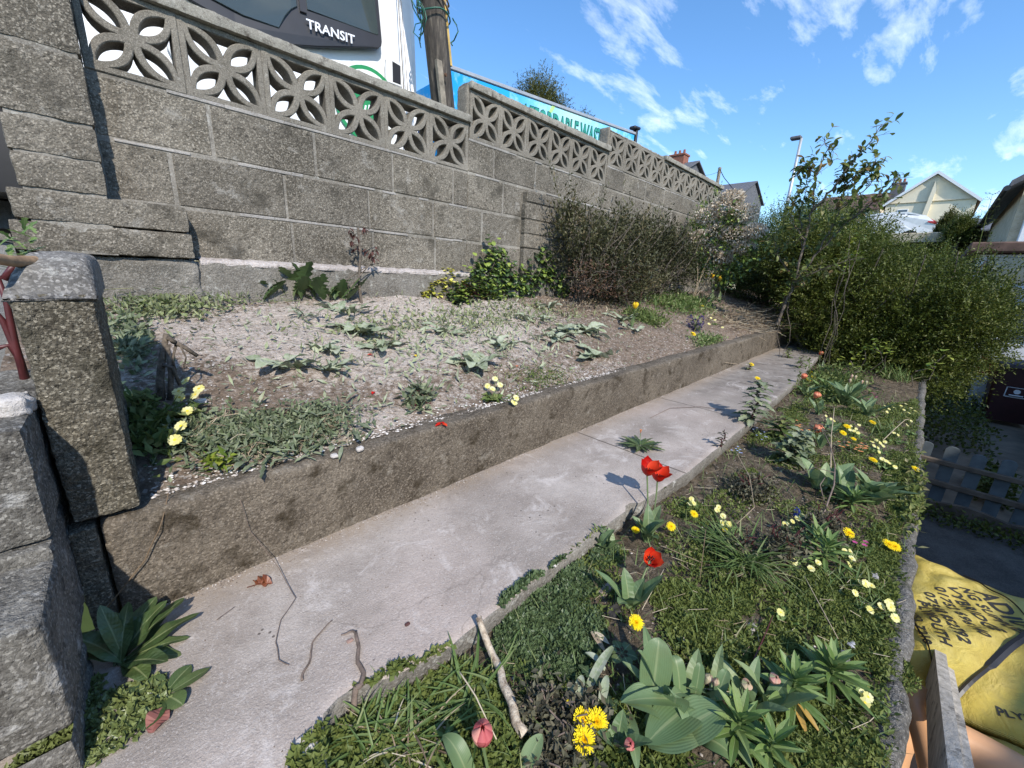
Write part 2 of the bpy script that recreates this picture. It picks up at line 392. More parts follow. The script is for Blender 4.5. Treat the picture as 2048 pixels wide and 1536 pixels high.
def grid(name, x0, x1, y0, y1, rx, ry, f, m, dust=None, yf=None):
    nx = int((x1 - x0) / rx); ny = int((y1 - y0) / ry); V = []; D = []
    for i in range(nx + 1):
        x = x0 + (x1 - x0) * i / nx
        for j in range(ny + 1):
            s = j / ny; y = y0 + (y1 - y0) * s
            if yf: a, bb = yf(x); y = a + (bb - a) * s
            V.append((x, y, f(x, y))); 
            if dust: D.append(dust(x, y))
    F = [[i * (ny + 1) + j, (i + 1) * (ny + 1) + j, (i + 1) * (ny + 1) + j + 1, i * (ny + 1) + j + 1] for i in range(nx) for j in range(ny)]
    mb = MB(); mb.add(V, F, .5)
    return obj(name, mb, m, smooth=True, attr={'dust': D} if dust else None)
def dustf(x, y):
    d = math.exp(-(((x - .95) / .85) ** 2 + ((y - 1.95) / .48) ** 2)) * 1.2 + .03
    d += .5 * math.exp(-(((x - .35) / .5) ** 2 + ((y - 1.28) / .05) ** 2))
    d += .45 * math.exp(-(((x - 1.9) / .6) ** 2 + ((y - 2.0) / .35) ** 2)) + .3 * math.exp(-(((x - 1.3) / .9) ** 2 + ((y - 1.3) / .08) ** 2))
    d += .35 * nz(x, y, 7, 2.2) + .2 * nz(x, y, 8, 6)
    return d * max(0, min(1, (3.6 - x) / 1.5))
def zup2(x, y): return zup(x, y) + .010 * nz(x, y, 5, 28) + .006 * nz(x, y, 6, 60)
kind(grid('planted_bed_soil', -.30, 9.0, 1.19, 2.42, .022, .018, zup2, MT['soil'], dustf), 'structure')
def zlow2(x, y): return zlow(x, y) + .010 * nz(x, y, 5, 25) + .006 * nz(x, y, 6, 60)
kind(grid('garden_bed_soil', -.9, 9.0, YB + .02, .8, .022, .022, zlow2, MT['soil2'], None, lambda x: (YB + .03, yedge(x) + .03)), 'structure')
# path slab
m, t, b = mat('path_concrete'); p = pos(t)
base = ramp(t, tex(t, 3.2, 6, .62, p), [(.30, (.225, .19, .16)), (.5, (.345, .30, .262)), (.68, (.46, .41, .365))])
base = mixc(t, rng_(t, tex(t, 1.6, 3, .5, p), .45, .7, 0, .55), base, (.42, .335, .29))
base = mixc(t, rng_(t, tex(t, 150, 4, .75, p), .52, .66, 0, .45), base, (.20, .18, .165))
base = mixc(t, rng_(t, tex(t, 240, 3, .75, p), .55, .64, 0, .45), base, (.60, .56, .52))
v1 = N(t, 'ShaderNodeTexVoronoi'); v1.inputs['Scale'].default_value = 38; t.links.new(p, v1.inputs[0])
spk = rng_(t, v1.outputs['Distance'], .10, .15, 1, 0); v2 = rng_(t, tex(t, 6, 4, .7, p), .5, .62)
base = mixc(t, M_(t, 'MULTIPLY', M_(t, 'MULTIPLY', spk, v2), .85), base, (.06, .05, .045))
sx = N(t, 'ShaderNodeSeparateXYZ'); t.links.new(p, sx.inputs[0])
far = rng_(t, sx.outputs[0], 1.9, 3.4)      # leaf shade over the far end, painted into the colour
base = mixc(t, M_(t, 'MULTIPLY', far, .75), base, ramp(t, tex(t, 9, 6, .7, p), [(.35, (.11, .095, .08)), (.65, (.28, .255, .225))]))
yy = rng_(t, sx.outputs[1], 1.02, 1.13)      # brown grit along the foot of the kerb
base = mixc(t, M_(t, 'MULTIPLY', yy, rng_(t, tex(t, 40, 4, .7, p), .4, .6, .35, .9)), base, (.30, .24, .18))
ve = N(t, 'ShaderNodeTexVoronoi', feature='DISTANCE_TO_EDGE'); ve.inputs['Scale'].default_value = 1.1; vm = N(t, 'ShaderNodeVectorMath', operation='ADD'); t.links.new(p, vm.inputs[0]); nn_ = N(t, 'ShaderNodeTexNoise'); nn_.inputs['Scale'].default_value = 5; nn_.inputs['Detail'].default_value = 6; t.links.new(p, nn_.inputs[0]); vs2 = N(t, 'ShaderNodeVectorMath', operation='SCALE'); vs2.inputs['Scale'].default_value = .35; t.links.new(nn_.outputs['Color'], vs2.inputs[0]); t.links.new(vs2.outputs[0], vm.inputs[1]); t.links.new(vm.outputs[0], ve.inputs[0])
base = mixc(t, M_(t, 'MULTIPLY', rng_(t, ve.outputs['Distance'], .0015, .004, 1, 0), rng_(t, tex(t, 1.3, 2, .5, p), .50, .56, 0, .28)), base, (.09, .08, .065))
base = mixc(t, rng_(t, tex(t, 4, 7, .75, p, .8), .52, .68, 0, .55), base, (.23, .195, .165))
base = mixc(t, rng_(t, tex(t, 5, 7, .78, p, 1.2), .55, .70, 0, .7), base, (.62, .57, .53))
for jx in (1.62, 2.55, 3.45, 4.4):
    dj = M_(t, 'ABSOLUTE', M_(t, 'SUBTRACT', sx.outputs[0], jx)); base = mixc(t, rng_(t, dj, .003, .006, .8, 0), base, (.06, .05, .04))
t.links.new(base, b.inputs['Base Color']); b.inputs['Roughness'].default_value = .9; b.inputs['Specular IOR Level'].default_value = .2
bump(t, b, M_(t, 'ADD', tex(t, 230, 3, .7, p), M_(t, 'MULTIPLY', tex(t, 40, 5, .7, p), 1.2)), .55, .005)
MT['path'] = m
mb = MB(); xs = np.arange(-.75, 6.3, .03); K = 22; V = []
for x in xs:
    a = yedge(x) + .004 * nz(x, 3, 0, 9) + .003 * nz(x, 9, 0, 30)
    if abs(x - 1.22) < .02: a += .02
    pts = [(a + .01, -.075), (a, -.045), (a + .001, -.004), (a + .005, 0.0)] + [(a + .010 + (1.15 - a - .010) * (q / K), 0.0) for q in range(1, K + 1)]
    for (y, dz) in pts: V.append((x, y, zpath(x) + dz + .004 * nz(x, y, 0, 4) + (.0015 * nz(x, y, 0, 40) if dz > -.01 else .004 * nz(x, y, dz * 40, 30))))
n = K + 4; F = [[i * n + j, (i + 1) * n + j, (i + 1) * n + j + 1, i * n + j + 1] for i in range(len(xs) - 1) for j in range(n - 1)]
mb.add(V, F, .5); po = kind(obj('path', mb, MT['path'], smooth=True), 'structure'); po.data.materials.append(MT['footing'])
po.data.polygons.foreach_set('material_index', [1 if (i % (n - 1)) < 3 else 0 for i in range(len(F))])
# ---- yard ground, street, far ground
MT['tarmac'] = concrete('dark_tarmac', (.065, .060, .053), (.14, .13, .115), spk=.4, spksc=120, rv=0)
MT['road'] = concrete('street_tarmac', (.05, .05, .052), (.10, .10, .10), spk=.3, rv=0)
MT['paving'] = plain('brown_paving', (.24, .19, .135), .9, var=.25, sc=3)
MT['grass'] = plain('far_grass', (.07, .12, .03), .95, var=.3, sc=.8)
mb = MB(); mb.add([(-6, YB - .06, -1.9), (5.25, YB - .06, -1.9), (5.25, -9, -1.9), (-6, -9, -1.9)], [[0, 3, 2, 1]]); kind(obj('yard_ground', mb, MT['tarmac']), 'structure')
mb = MB(); mb.add([(5.25, 3, -1.9), (26, 3, -1.9), (26, -9, -1.9), (5.25, -9, -1.9)], [[0, 3, 2, 1]]); kind(obj('neighbour_paving', mb, MT['paving']), 'structure')
mb = MB()
V = []; xs = [-300, -20, -3, 0, 4, 8, 16, 26, 26.3, 40, 60, 120, 400]
def zroad(x): return .23 + .088 * max(min(x, 40), -20) 
ys = [2.62, 5, 12, 60, 400]
for x in xs:
    for y in ys: V.append((x, y, zroad(x) - .12))
n = len(ys); mb.add(V, [[i * n + j, (i + 1) * n + j, (i + 1) * n + j + 1, i * n + j + 1] for i in range(len(xs) - 1) for j in range(n - 1)]); kind(obj('street', mb, MT['road']), 'structure')
mb = MB(); V = []; xs = [-6, 0, 4, 8, 16, 26, 40]
for x in xs:
    V += [(x, 2.50, zroad(x) + .004), (x, 3.12, zroad(x) + .004), (x, 3.20, zroad(x)), (x, 3.20, zroad(x) - .13)]
mb.add(V, [[i * 4 + j, (i + 1) * 4 + j, (i + 1) * 4 + j + 1, i * 4 + j + 1] for i in range(len(xs) - 1) for j in range(3)])
MT['pave'] = concrete('pavement_grey', (.16, .16, .16), (.28, .28, .27), spk=.3, rv=0); kind(obj('pavement', mb, MT['pave']), 'structure')
mb = MB(); V = []; xs = [26, 34, 45, 60, 90, 200, 900]; zs = [2.35, 2.6, 3.3, 4.6, 6.5, 9, 12]; ys = [-400, -60, -12, 0, 3.0]
for x, z in zip(xs, zs):
    for y in ys: V.append((x, y, z - (0 if x > 26 else 0)))
n = len(ys); F = [[i * n + j, (i + 1) * n + j, (i + 1) * n + j + 1, i * n + j + 1] for i in range(len(xs) - 1) for j in range(n - 1)]
V += [(26, -400, -1.9), (26, 3, -1.9)]; F.append([0, n - 1, len(V) - 1, len(V) - 2]); mb.add(V, F); kind(obj('hillside', mb, MT['grass']), 'structure')
mb = MB(); mb.add([(-900, -900, -2.4), (900, -900, -2.4), (900, 900, -2.4), (-900, 900, -2.4)], [[0, 1, 2, 3]]); kind(obj('ground', mb, MT['grass']), 'structure')
mb = MB(); V = []   # earth bank between the garden bed end and the street behind the hedges
xs = np.linspace(8.5, 26, 12); ys = [-.3, .6, 1.6, 2.45]; zs = [-1.0, -.6, -.3, .3]
for x in xs:
    for y, z in zip(ys, zs): V.append((x, y, z + .05 * (x - 8.5)))
n = 4; mb.add(V, [[i * n + j, (i + 1) * n + j, (i + 1) * n + j + 1, i * n + j + 1] for i in range(11) for j in range(3)]); kind(obj('bank', mb, MT['soil2']), 'structure')
# ---- kerb wall between bed and path
kw = thing('kerb_wall', 'low brown mossy concrete kerb holding the upper bed above the path', 'kerb', (3.0, 1.18, -.8))
mb = MB(); xs = np.arange(-.115, 7.2, .012); V = []
def kface(x, s):   # s 0 bottom .. 1 top of face
    z0 = zpath(x) - .05; z1 = zkerb(x)
    if x > 5: z1 -= 0
    return z0 + (z1 - z0) * s
prof = [(0, s) for s in np.linspace(0, .965, 16)] + [(.004, .985), (.012, 1.0), (.03, 1.0), (.06, 1.0), (.09, 1.0), (.11, .97), (.115, .85)]
for x in xs:
    for (dy, s) in prof:
        z = kface(x, s); y = YK + dy
        y -= (.006 * nz(x, z, 0, 6) + .0035 * nz(x, z, 0, 40) + .002 * nz(x, z, 3, 90)) * (1 if dy < .02 else .2)
        if dy < .01 and s < .2: y -= .012 * (1 - s / .2) ** 2
        z += .005 * nz(x, y, 1, 22) * (1 if s > .9 else 0) + .007 * nz(x, 0, 2, 3) * s
        V.append((x, y, z))
n = len(prof); mb.add(V, [[i * n + j, (i + 1) * n + j, (i + 1) * n + j + 1, i * n + j + 1] for i in range(len(xs) - 1) for j in range(n - 1)] + [[j for j in range(n)]])
obj('kerb_body', mb, MT['kerb'], kw, smooth=True)
mb = MB(); roughbox(mb, -.165, -.122, YK - .006, YK + .12, -1.0, -.565, res=.02, r=.006, amp=.003); obj('end_stub', mb, MT['agg'], kw, smooth=True)
# ---- retaining wall and rough concrete edge of the lower bed
MT['edge'] = concrete('rough_edge_concrete', (.085, .08, .07), (.21, .20, .18), spk=.8, spksc=130, bst=1.0, bdist=.008, blot=12, blotc=(.04, .045, .02))
rw = thing('retaining_wall', 'rough grey concrete edge of the lower flower bed above the yard', 'retaining wall', (3, YB, -1.9))
mb = MB(); xs = np.arange(-1.0, 8.5, .015); V = []
for x in xs:
    e = YB + .010 * nz(x, 1, 1, 7) + .006 * nz(x, 1, 1, 25); zt = zlow(x, YB) + .012
    for k, (y, z) in enumerate([(e, -1.95), (e, -1.5), (e, zt - .06), (e + .002, zt - .012), (e + .012, zt), (e + .03, zt + .002), (e + .045, zt - .006), (e + .06, zt - .02), (e + .08, zt - .035), (e + .11, zt - .05)]):
        V.append((x, y, z + (.006 * nz(x, y, 0, 30) + .004 * nz(x, y, 0, 70) if k > 2 else 0)))
n = 10; mb.add(V, [[i * n + j, (i + 1) * n + j, (i + 1) * n + j + 1, i * n + j + 1] for i in range(len(xs) - 1) for j in range(n - 1)])
obj('wall_body', mb, MT['edge'], rw, smooth=True)

# ================================================================ BLOCK WALL WITH PIERCED SCREEN
gw = thing('garden_wall', 'weathered grey concrete block wall topped by pierced flower screen blocks', 'wall', (2.9, 2.45, -.2))
YF = YW
secs = [(.018, 1.835, .68, .29, 6, True), (1.845, 3.49, .885, .285, 6, True), (3.50, 4.60, 1.06, .285, 4, False), (4.60, 6.40, 1.06, .275, 6, True)]
# solid block courses
mb = MB(); mo = MB()
def course(z0, z1, x0, x1, ph, yf=YF, depth=.10, tilt=0.0):
    x = x0 - ph
    while x < x1:
        a = max(x, x0); bb = min(x + .432, x1)
        if bb - a > .03:
            j = random.uniform(-.003, .003); box(mb, a + .0, bb, yf + j, yf + depth, z0, z1, .006)
        x += .442
zc = [(0.0, .215), (.227, .442), (.454, .668)]
for k, (a, bb) in enumerate(zc):
    course(a, bb, .25 if k == 0 else .012, 1.835, (.0, .22, .06)[k])
for k, (a, bb) in enumerate(zc + [(.68, .874)]):
    course(a, bb, 1.837, 3.49, (.12, .30, .10, .20)[k])
for k, (a, bb) in enumerate(zc + [(.68, .857), (.869, 1.048)]):
    course(a, bb, 3.492, 7.3, (.0, .22, .12, .30, .10)[k])
obj('block_courses', mb, MT['block'], gw)
box(mo, .004, 1.836, YF + .004, YF + .096, -.005, .6795, .001); box(mo, 1.838, 3.494, YF + .004, YF + .096, -.005, .884, .001); box(mo, 3.496, 7.29, YF + .004, YF + .096, -.005, 1.059, .001)
obj('mortar_joints', mo, MT['mortar'], gw)
# crisp wiped mortar ribbons along the bed joints
wm = MB()
for (x0, x1, z) in ((.06, .9, .4475), (.06, .7, .4475), (.02, 1.83, .676), (1.0, 1.83, .4475), (1.84, 3.49, .8795), (3.5, 6.3, 1.0535), (1.9, 3.4, .673), (.26, 1.8, .221)):
    x = x0
    while x < x1 - .02:
        L = random.uniform(.05, .25); bb = min(x + L, x1)
        if random.random() < .75: box(wm, x, bb, YF - random.uniform(.0005, .0035), YF + .01, z - random.uniform(.005, .009), z + random.uniform(.004, .008), .002)
        x = bb
obj('wiped_mortar', wm, MT['wiped'], gw)
# footing ledge
mb = MB(); roughbox(mb, -.13, 7.3, YF - .05, YF + .1, -.30, -.008, res=.022, r=.012, amp=.007, sc=22, keep=[(1, 0), (2, 1), (0, 0)]); obj('footing', mb, MT['footing'], gw, smooth=True)
mb = MB(); V = []
xs = np.arange(.27, 2.0, .01)
for x in xs:
    w = .052 + .014 * nz(x, 0, 0, 14) - .02 * max(0, nz(x, 5, 0, 4))
    for (y, z) in ((YF - w, -.022), (YF - w - .003, -.010), (YF - w + .006, .0 + .003 * nz(x, 0, 0, 40)), (YF - .02, .006 + .004 * nz(x, 1, 0, 50)), (YF - .001, .012 + .006 * nz(x, 2, 0, 30))): V.append((x, y, z))
mb.add(V, [[i * 5 + j, (i + 1) * 5 + j, (i + 1) * 5 + j + 1, i * 5 + j + 1] for i in range(len(xs) - 1) for j in range(4)]); obj('dusty_ledge', mb, MT['ledged'], gw, smooth=True)
# proud pier on the lower blocks at x 2.3 - 2.9
mb = MB()
for z0, z1, x0, x1 in ((.0, .215, 2.38, 3.0), (.225, .325, 2.38, 3.0), (.335, .435, 2.38, 3.0), (.445, .56, 2.38, 3.0), (.57, .645, 2.38, 2.98)): box(mb, x0 + random.uniform(-.006, .006), x1, YF - .045 + random.uniform(-.004, .004), YF + .02, z0, z1, .006)
box(mb, 2.385, 2.97, YF - .038, YF + .01, .0, .64, .002, r=1.0); obj('buttress', mb, MT['block'], gw)
# left pier
mb = MB()
for z0, z1, x0, x1, yf in ((.004, .108, -.262, .252, 2.305), (.112, .214, -.245, .245, 2.30), (.222, .335, -.215, .010, 2.30), (.340, .452, -.218, .012, 2.302), (.462, .675, -.212, .014, 2.30), (.687, .90, -.21, .016, 2.303), (.912, 1.13, -.21, .016, 2.30), (1.14, 1.36, -.21, .016, 2.30)):
    roughbox(mb, x0, x1, yf, 2.52, z0, z1, res=.016, r=.009, amp=.0035, sc=26, keep=[(1, 0), (0, 0), (0, 1), (2, 1), (2, 0)])
obj('end_pier', mb, MT['block'], gw, smooth=True)
mb = MB(); box(mb, -.205, .006, 2.308, 2.51, .0, 1.36, .002); obj('pier_mortar', mb, MT['mortar'], gw)
# lower rough base under the pier
mb = MB(); roughbox(mb, -.20, .26, 2.33, 2.5, -.32, -.001, res=.014, r=.02, amp=.008, sc=18, keep=[(1, 0), (0, 0), (0, 1), (2, 1)]); obj('pier_base', mb, MT['footing'], gw, smooth=True)
# screen blocks
def screen_curve(w, h):
    cu = bpy.data.curves.new('s', 'CURVE'); cu.dimensions = '2D'; cu.fill_mode = 'BOTH'; cu.extrude = .045; cu.bevel_depth = .0035; cu.bevel_resolution = 0
    a = .5 * w; bb = .5 * h; f = .020
    def spl(pts):
        s = cu.splines.new('POLY'); s.points.add(len(pts) - 1)
        for q, p in zip(s.points, pts): q.co = (p[0], p[1], 0, 1)
        s.use_cyclic_u = True
    e = .003; spl([(-a + e, -bb + e), (a - e, -bb + e), (a - e, bb - e), (-a + e, bb - e)])
    ia = 1 - 2 * f / w; ib = 1 - 2 * f / h
    def lens(t0, t1, hw, n=10):
        up = []; dn = []
        for i in range(n + 1):
            s = i / n; t = t0 + (t1 - t0) * s; o = hw * math.sin(math.pi * s) ** .8
            up.append((t, o)); dn.append((t, -o))
        return up, dn
    R = .5 * math.hypot(w, h)
    for sx, sy in ((1, 1), (-1, 1), (-1, -1), (1, -1)):
        ux, uy = sx * a * ia / math.hypot(a * ia, bb * ib), sy * bb * ib / math.hypot(a * ia, bb * ib)
        RI = math.hypot(a * ia, bb * ib)
        up, dn = lens(.16 * RI, .90 * RI, .165 * RI * .93)
        poly = up + dn[::-1][1:-1]
        spl([(t * ux - o * uy, t * uy + o * ux) for t, o in poly])
    # side holes
    for k in range(4):
        A = (a * ia, bb * ib)
        c1 = {0: ((1, 1), (1, -1)), 1: ((-1, 1), (1, 1)), 2: ((-1, -1), (-1, 1)), 3: ((1, -1), (-1, -1))}[k]
        pts = []
        for q, (cx, cy) in enumerate(c1):
            ux, uy = cx * A[0], cy * A[1]; RI = math.hypot(ux, uy); ux /= RI; uy /= RI
            oc = c1[1 - q]; # side towards the other corner
            sgn = 1 if (ux * oc[1] * A[1] - uy * oc[0] * A[0]) > 0 else -1
            seg = []
            for i in range(9):
                s = .16 + (.93 - .16) * i / 8; o = .285 * RI * math.sin(math.pi * s) ** .8 * (.93)
                x = s * RI * ux - sgn * o * uy; y = s * RI * uy + sgn * o * ux
                seg.append((x, y))
            seg = [(max(-A[0], min(A[0], x)), max(-A[1], min(A[1], y))) for x, y in seg]
            # keep clear of the mid line of the hole
            if k in (0, 2): seg = [(x, (max(y, .002) if cy > 0 else min(y, -.002))) for x, y in seg]
            else: seg = [((max(x, .002) if cx > 0 else min(x, -.002)), y) for x, y in seg]
            pts.append(seg)
        poly = pts[0][::-1] + pts[1]
        # apex near the centre joins the two
        clean = [poly[0]]
        for p_ in poly[1:]:
            if math.hypot(p_[0] - clean[-1][0], p_[1] - clean[-1][1]) > .0035: clean.append(p_)
        spl(clean)
    return curve_mesh(cu)
for (x0, x1, zb, h, n, cap) in secs:
    w = (x1 - x0) / n; V0, F0 = screen_curve(w, h); me0 = None
    for k in range(n):
        cx = x0 + w * (k + .5); V = xform(V0, (cx, YF + .048 + random.uniform(-.003, .003), zb + h / 2), (1, 0, 0), (0, 0, 1), (0, 1, 0))
        s = MB(); s.add(V, F0, random.random()); obj('screen_block', s, MT['screen'], gw)
    mj = MB()
    for k in range(1, n): box(mj, x0 + w * k - .003, x0 + w * k + .003, YF + .006, YF + .085, zb, zb + h, .001)
    obj('screen_joints', mj, MT['mortar'], gw)
    if cap:
        c = MB(); roughbox(c, x0 - .012, x1 + .012, YF - .028, YF + .125, zb + h + .001, zb + h + .047, res=.014, r=.008, amp=.0035, sc=30, keep=[(1, 0), (2, 1), (2, 0), (0, 0), (0, 1)]); obj('coping', c, MT['coping'], gw, smooth=True)
    else:
        c = MB(); roughbox(c, x0 - .01, x1 - .02, YF + .0, YF + .10, zb + h + .001, zb + h + .018, res=.016, r=.008, amp=.006, sc=30, keep=[(1, 0), (2, 1), (0, 0), (0, 1)]); obj('worn_coping', c, MT['coping'], gw, smooth=True)
# raised end posts where the screen steps up
for (x, z0, z1) in ((1.842, .73, 1.172), (3.494, .94, 1.36)):
    c = MB(); roughbox(c, x - .03, x + .0, YF - .004, YF + .108, z0 + .21, z1 + .02, res=.014, r=.014, amp=.003, keep=[(1, 0), (2, 1), (0, 0), (0, 1)]); obj('end_post', c, MT['screen'], gw, smooth=True)

# ---- wing wall with rounded cement top
wwl = thing('wing_wall', 'narrow coarse block wall end with rounded grey cement top between steps and bed', 'wall', (-.10, 1.4, -.56))
mb = MB(); roughbox(mb, -.152, -.046, YK, 1.56, -.548, -.075, res=.0075, r=.007, amp=.0032, sc=60, keep=[(1, 0), (0, 0), (0, 1), (2, 1)]); obj('block', mb, MT['agg'], wwl, smooth=True)
mb = MB(); V = []; ys = np.linspace(YK - .004, 1.62, 40)
for i, y in enumerate(ys):
    s = max(0.0, min(1, (y - YK + .004) / .13)); hgt = -.085 + .085 * math.sin(s * math.pi / 2) ** .8
    for k in range(17):
        a = math.pi * k / 16; wx = .060 - .012 * s
        cx = -.100 + .014 * s
        V.append((cx - wx * math.copysign(abs(math.cos(a)) ** .38, math.cos(a)), y + .002 * nz(a, y, 0, 30), -.088 + (hgt + .088) * math.sin(a) ** .38 + .006 * nz(a * .1, y, 0, 40) + .003 * nz(a, y, 2, 90)))
n = 17; F = [[i * n + j, (i + 1) * n + j, (i + 1) * n + j + 1, i * n + j + 1] for i in range(39) for j in range(16)] + [list(range(n)), [39 * n + j for j in range(n)]]
mb.add(V, F); obj('cement_top', mb, MT['smoothtop'], wwl, smooth=True)
# ---- stepped side wall in the left foreground
sw = thing('step_wall', 'pale rough stepped block wall beside the garden steps in the near left corner', 'wall', (-.35, .9, -1.2))
mb = MB(); roughbox(mb, -.62, -.160, 1.0, 1.55, -.50, -.288, res=.010, r=.008, amp=.0028, sc=48, keep=[(1, 0), (0, 1), (2, 1)])
roughbox(mb, -.62, -.163, .985, 1.55, -.72, -.505, res=.010, r=.008, amp=.0032, sc=48, keep=[(1, 0), (0, 1), (2, 1)]); obj('upper_block', mb, MT['step'], sw, smooth=True)
mb = MB(); roughbox(mb, -.75, -.162, .80, 1.02, -.74, -.53, res=.010, r=.012, amp=.0035, sc=44, keep=[(1, 0), (0, 1), (2, 1)])
roughbox(mb, -.75, -.165, .785, 1.02, -1.0, -.745, res=.010, r=.010, amp=.0035, sc=44, keep=[(1, 0), (0, 1)]); obj('lower_block', mb, MT['step'], sw, smooth=True)
mb = MB(); roughbox(mb, -.27, -.158, 1.09, 1.18, -.292, -.255, res=.006, r=.012, amp=.008, sc=45); tag(obj('mortar_lump', mb, MT['whitemortar'], smooth=True), 'lump of white mortar on top of the step wall beside the wing wall', 'mortar lump')
# steps towards the street behind
st = thing('street_steps', 'grey concrete steps rising to the street left of the wall pier', 'steps', (-.9, 2.4, -.1))
for k, (y0, z0, z1) in enumerate(((2.35, -.9, .03), (2.75, -.9, .20))):
    mb = MB(); roughbox(mb, -1.5, -.262, y0, y0 + .5, z0, z1, res=.03, r=.01, amp=.003, keep=[(1, 0), (2, 1), (0, 1)]); s_ = obj('riser', mb, MT['pave'], st, smooth=True)
    mb = MB(); roughbox(mb, -1.5, -.262, y0 - .02, y0 + .08, z1 + .002, z1 + .03, res=.03, r=.008, amp=.002, keep=[(1, 0), (2, 1), (0, 1)]); obj('nosing', mb, MT['mortar'], st, smooth=True)
# ================================================================ VAN, TRUCK BODY, POLE
MT['white_paint'] = plain('white_van_paint', (.80, .80, .79), .30, var=.06, sc=5, coat=.4)
MT['black_trim'] = plain('black_trim', (.022, .022, .026), .45, var=.1)
MT['rubber'] = plain('rubber', (.012, .012, .013), .7)
MT['letter'] = plain('pale_letters', (.78, .79, .82), .4, var=.02)
m, t, b = mat('cab_glass'); b.inputs['Base Color'].default_value = (.10, .13, .13, 1); b.inputs['Roughness'].default_value = .03; b.inputs['Transmission Weight'].default_value = .55; b.inputs['Specular IOR Level'].default_value = .8; MT['glass'] = m
m, t, b = mat('window_glass'); b.inputs['Base Color'].default_value = (.06, .08, .10, 1); b.inputs['Roughness'].default_value = .05; b.inputs['Specular IOR Level'].default_value = .8; MT['pane'] = m
YV = 3.4; SL = .085
def vq(x, z, d=0.0): return (x, YV + d, z + SL * x)
van = thing('tipper_van', 'white tipper van cab with black window trim parked behind the block wall', 'van', (.6, 4.3, .3))
def panel(mb, poly, d0, d1, r=.5):
    """poly in (x, rel z), front at depth d0 (towards camera smaller), back d1; rounded lip"""
    area = sum(poly[i][0] * poly[(i + 1) % len(poly)][1] - poly[(i + 1) % len(poly)][0] * poly[i][1] for i in range(len(poly)))
    if area < 0: poly = poly[::-1]
    cx = sum(p[0] for p in poly) / len(poly); cz = sum(p[1] for p in poly) / len(poly); n = len(poly)
    e = .006
    inner = []
    for i in range(n):
        a = np.array(poly[i - 1]); p = np.array(poly[i]); c = np.array(poly[(i + 1) % n])
        u = (p - a) / np.linalg.norm(p - a); w = (c - p) / np.linalg.norm(c - p); nn = np.array([-(u + w)[1], (u + w)[0]]); nn /= max(np.linalg.norm(nn), .2)
        inner.append(p + nn * e)
    V = [vq(p[0], p[1], d0) for p in inner] + [vq(p[0], p[1], d0 + e) for p in poly] + [vq(p[0], p[1], d1) for p in poly]
    F = [list(range(n))] + [[i + k * n, (i + 1) % n + k * n, (i + 1) % n + (k + 1) * n, i + (k + 1) * n][::-1] for k in (0, 1) for i in range(n)] + [[2 * n + i for i in range(n)][::-1]]
    mb.add(V, F, r)
# cab shell: side profile lofted across 1.95 m with rounded shoulders
prof = [(-1.32, .50), (-1.34, .75), (-1.22, 1.02), (-.95, 1.20), (-.55, 1.30), (-.10, 1.72), (.25, 2.12), (.55, 2.28), (1.2, 2.34), (1.85, 2.33), (2.02, 2.25), (2.07, 2.0), (2.065, .50), (.55, .45), (.40, .45), (.30, .72), (.10, .92), (-.28, .92), (-.50, .72), (-.60, .45), (-1.1, .42)]
mb = MB()
def inset(pr, k): 
    c = np.mean(pr, axis=0); return [tuple(np.array(p) + (c - np.array(p)) * k) for p in pr]
secs_ = [(0.085, .10), (.02, .025), (0.0, .0), (.0, .0)]
rings = [(inset(prof, .06), .06), (inset(prof, .015), .012), (prof, .004)]
# tumblehome: the side leans in above the belt line
def shell_pt(x, z, d): return vq(x, z, d + max(0, z - 1.5) * .16)
V = []; n = len(prof)
for pr, d in rings + [(prof, 1.9), (inset(prof, .06), 1.96)]:
    V += [shell_pt(x, z, d) if d < 1 else vq(x, z, d - max(0, z - 1.5) * .16) for x, z in pr]
F = []
for k in range(4): F += [[k * n + i, k * n + (i + 1) % n, (k + 1) * n + (i + 1) % n, (k + 1) * n + i] for i in range(n)]
F += [list(range(n))[::-1], [4 * n + i for i in range(n)]]
mb.add(V, F, .5); obj('body', mb, MT['white_paint'], van)
def onside(mb, poly, th=.012, r=.5, off=0.0):
    V0 = []; 
    area = sum(poly[i][0] * poly[(i + 1) % len(poly)][1] - poly[(i + 1) % len(poly)][0] * poly[i][1] for i in range(len(poly)))
    if area < 0: poly = poly[::-1]
    n = len(poly); c = np.mean(poly, axis=0)
    rs = []
    for k, (q, d) in enumerate(((1.0, .02), (1.0, -th * .6), (None, -th))):
        for p in poly:
            p = np.array(p)
            if q is None: p = p + (c - p) / np.linalg.norm(c - p) * min(.005, th * .5)
            V0.append(shell_pt(p[0], p[1], d - off + .004))
    F = [[k * n + i, k * n + (i + 1) % n, (k + 1) * n + (i + 1) % n, (k + 1) * n + i] for k in (0, 1) for i in range(n)] + [[2 * n + i for i in range(n)]]
    mb.add(V0, F, r)
def arc(cx, cz, r, a0, a1, n=5): return [(cx + r * math.cos(math.radians(a0 + (a1 - a0) * i / n)), cz + r * math.sin(math.radians(a0 + (a1 - a0) * i / n))) for i in range(n + 1)]
mb = MB()   # door skin
onside(mb, [(.62, .55), (1.86, .60), (1.885, .70), (1.885, 2.10)] + arc(1.78, 2.12, .10, 0, 90) + [(.95, 2.22), (.62, 1.98), (.40, 1.70), (.38, 1.2)], .010)
door = obj('door', mb, MT['white_paint'], van)
mb = MB()   # black window surround
onside(mb, [(.46, 1.44), (.75, 1.36), (1.05, 1.345), (1.24, 1.385), (1.45, 1.44), (1.66, 1.497)] + [(1.705, 1.505), (1.728, 1.525), (1.738, 1.56), (1.742, 1.9), (1.735, 2.06), (1.70, 2.10), (1.0, 2.11), (.72, 1.92), (.50, 1.66)], .012, off=.010)
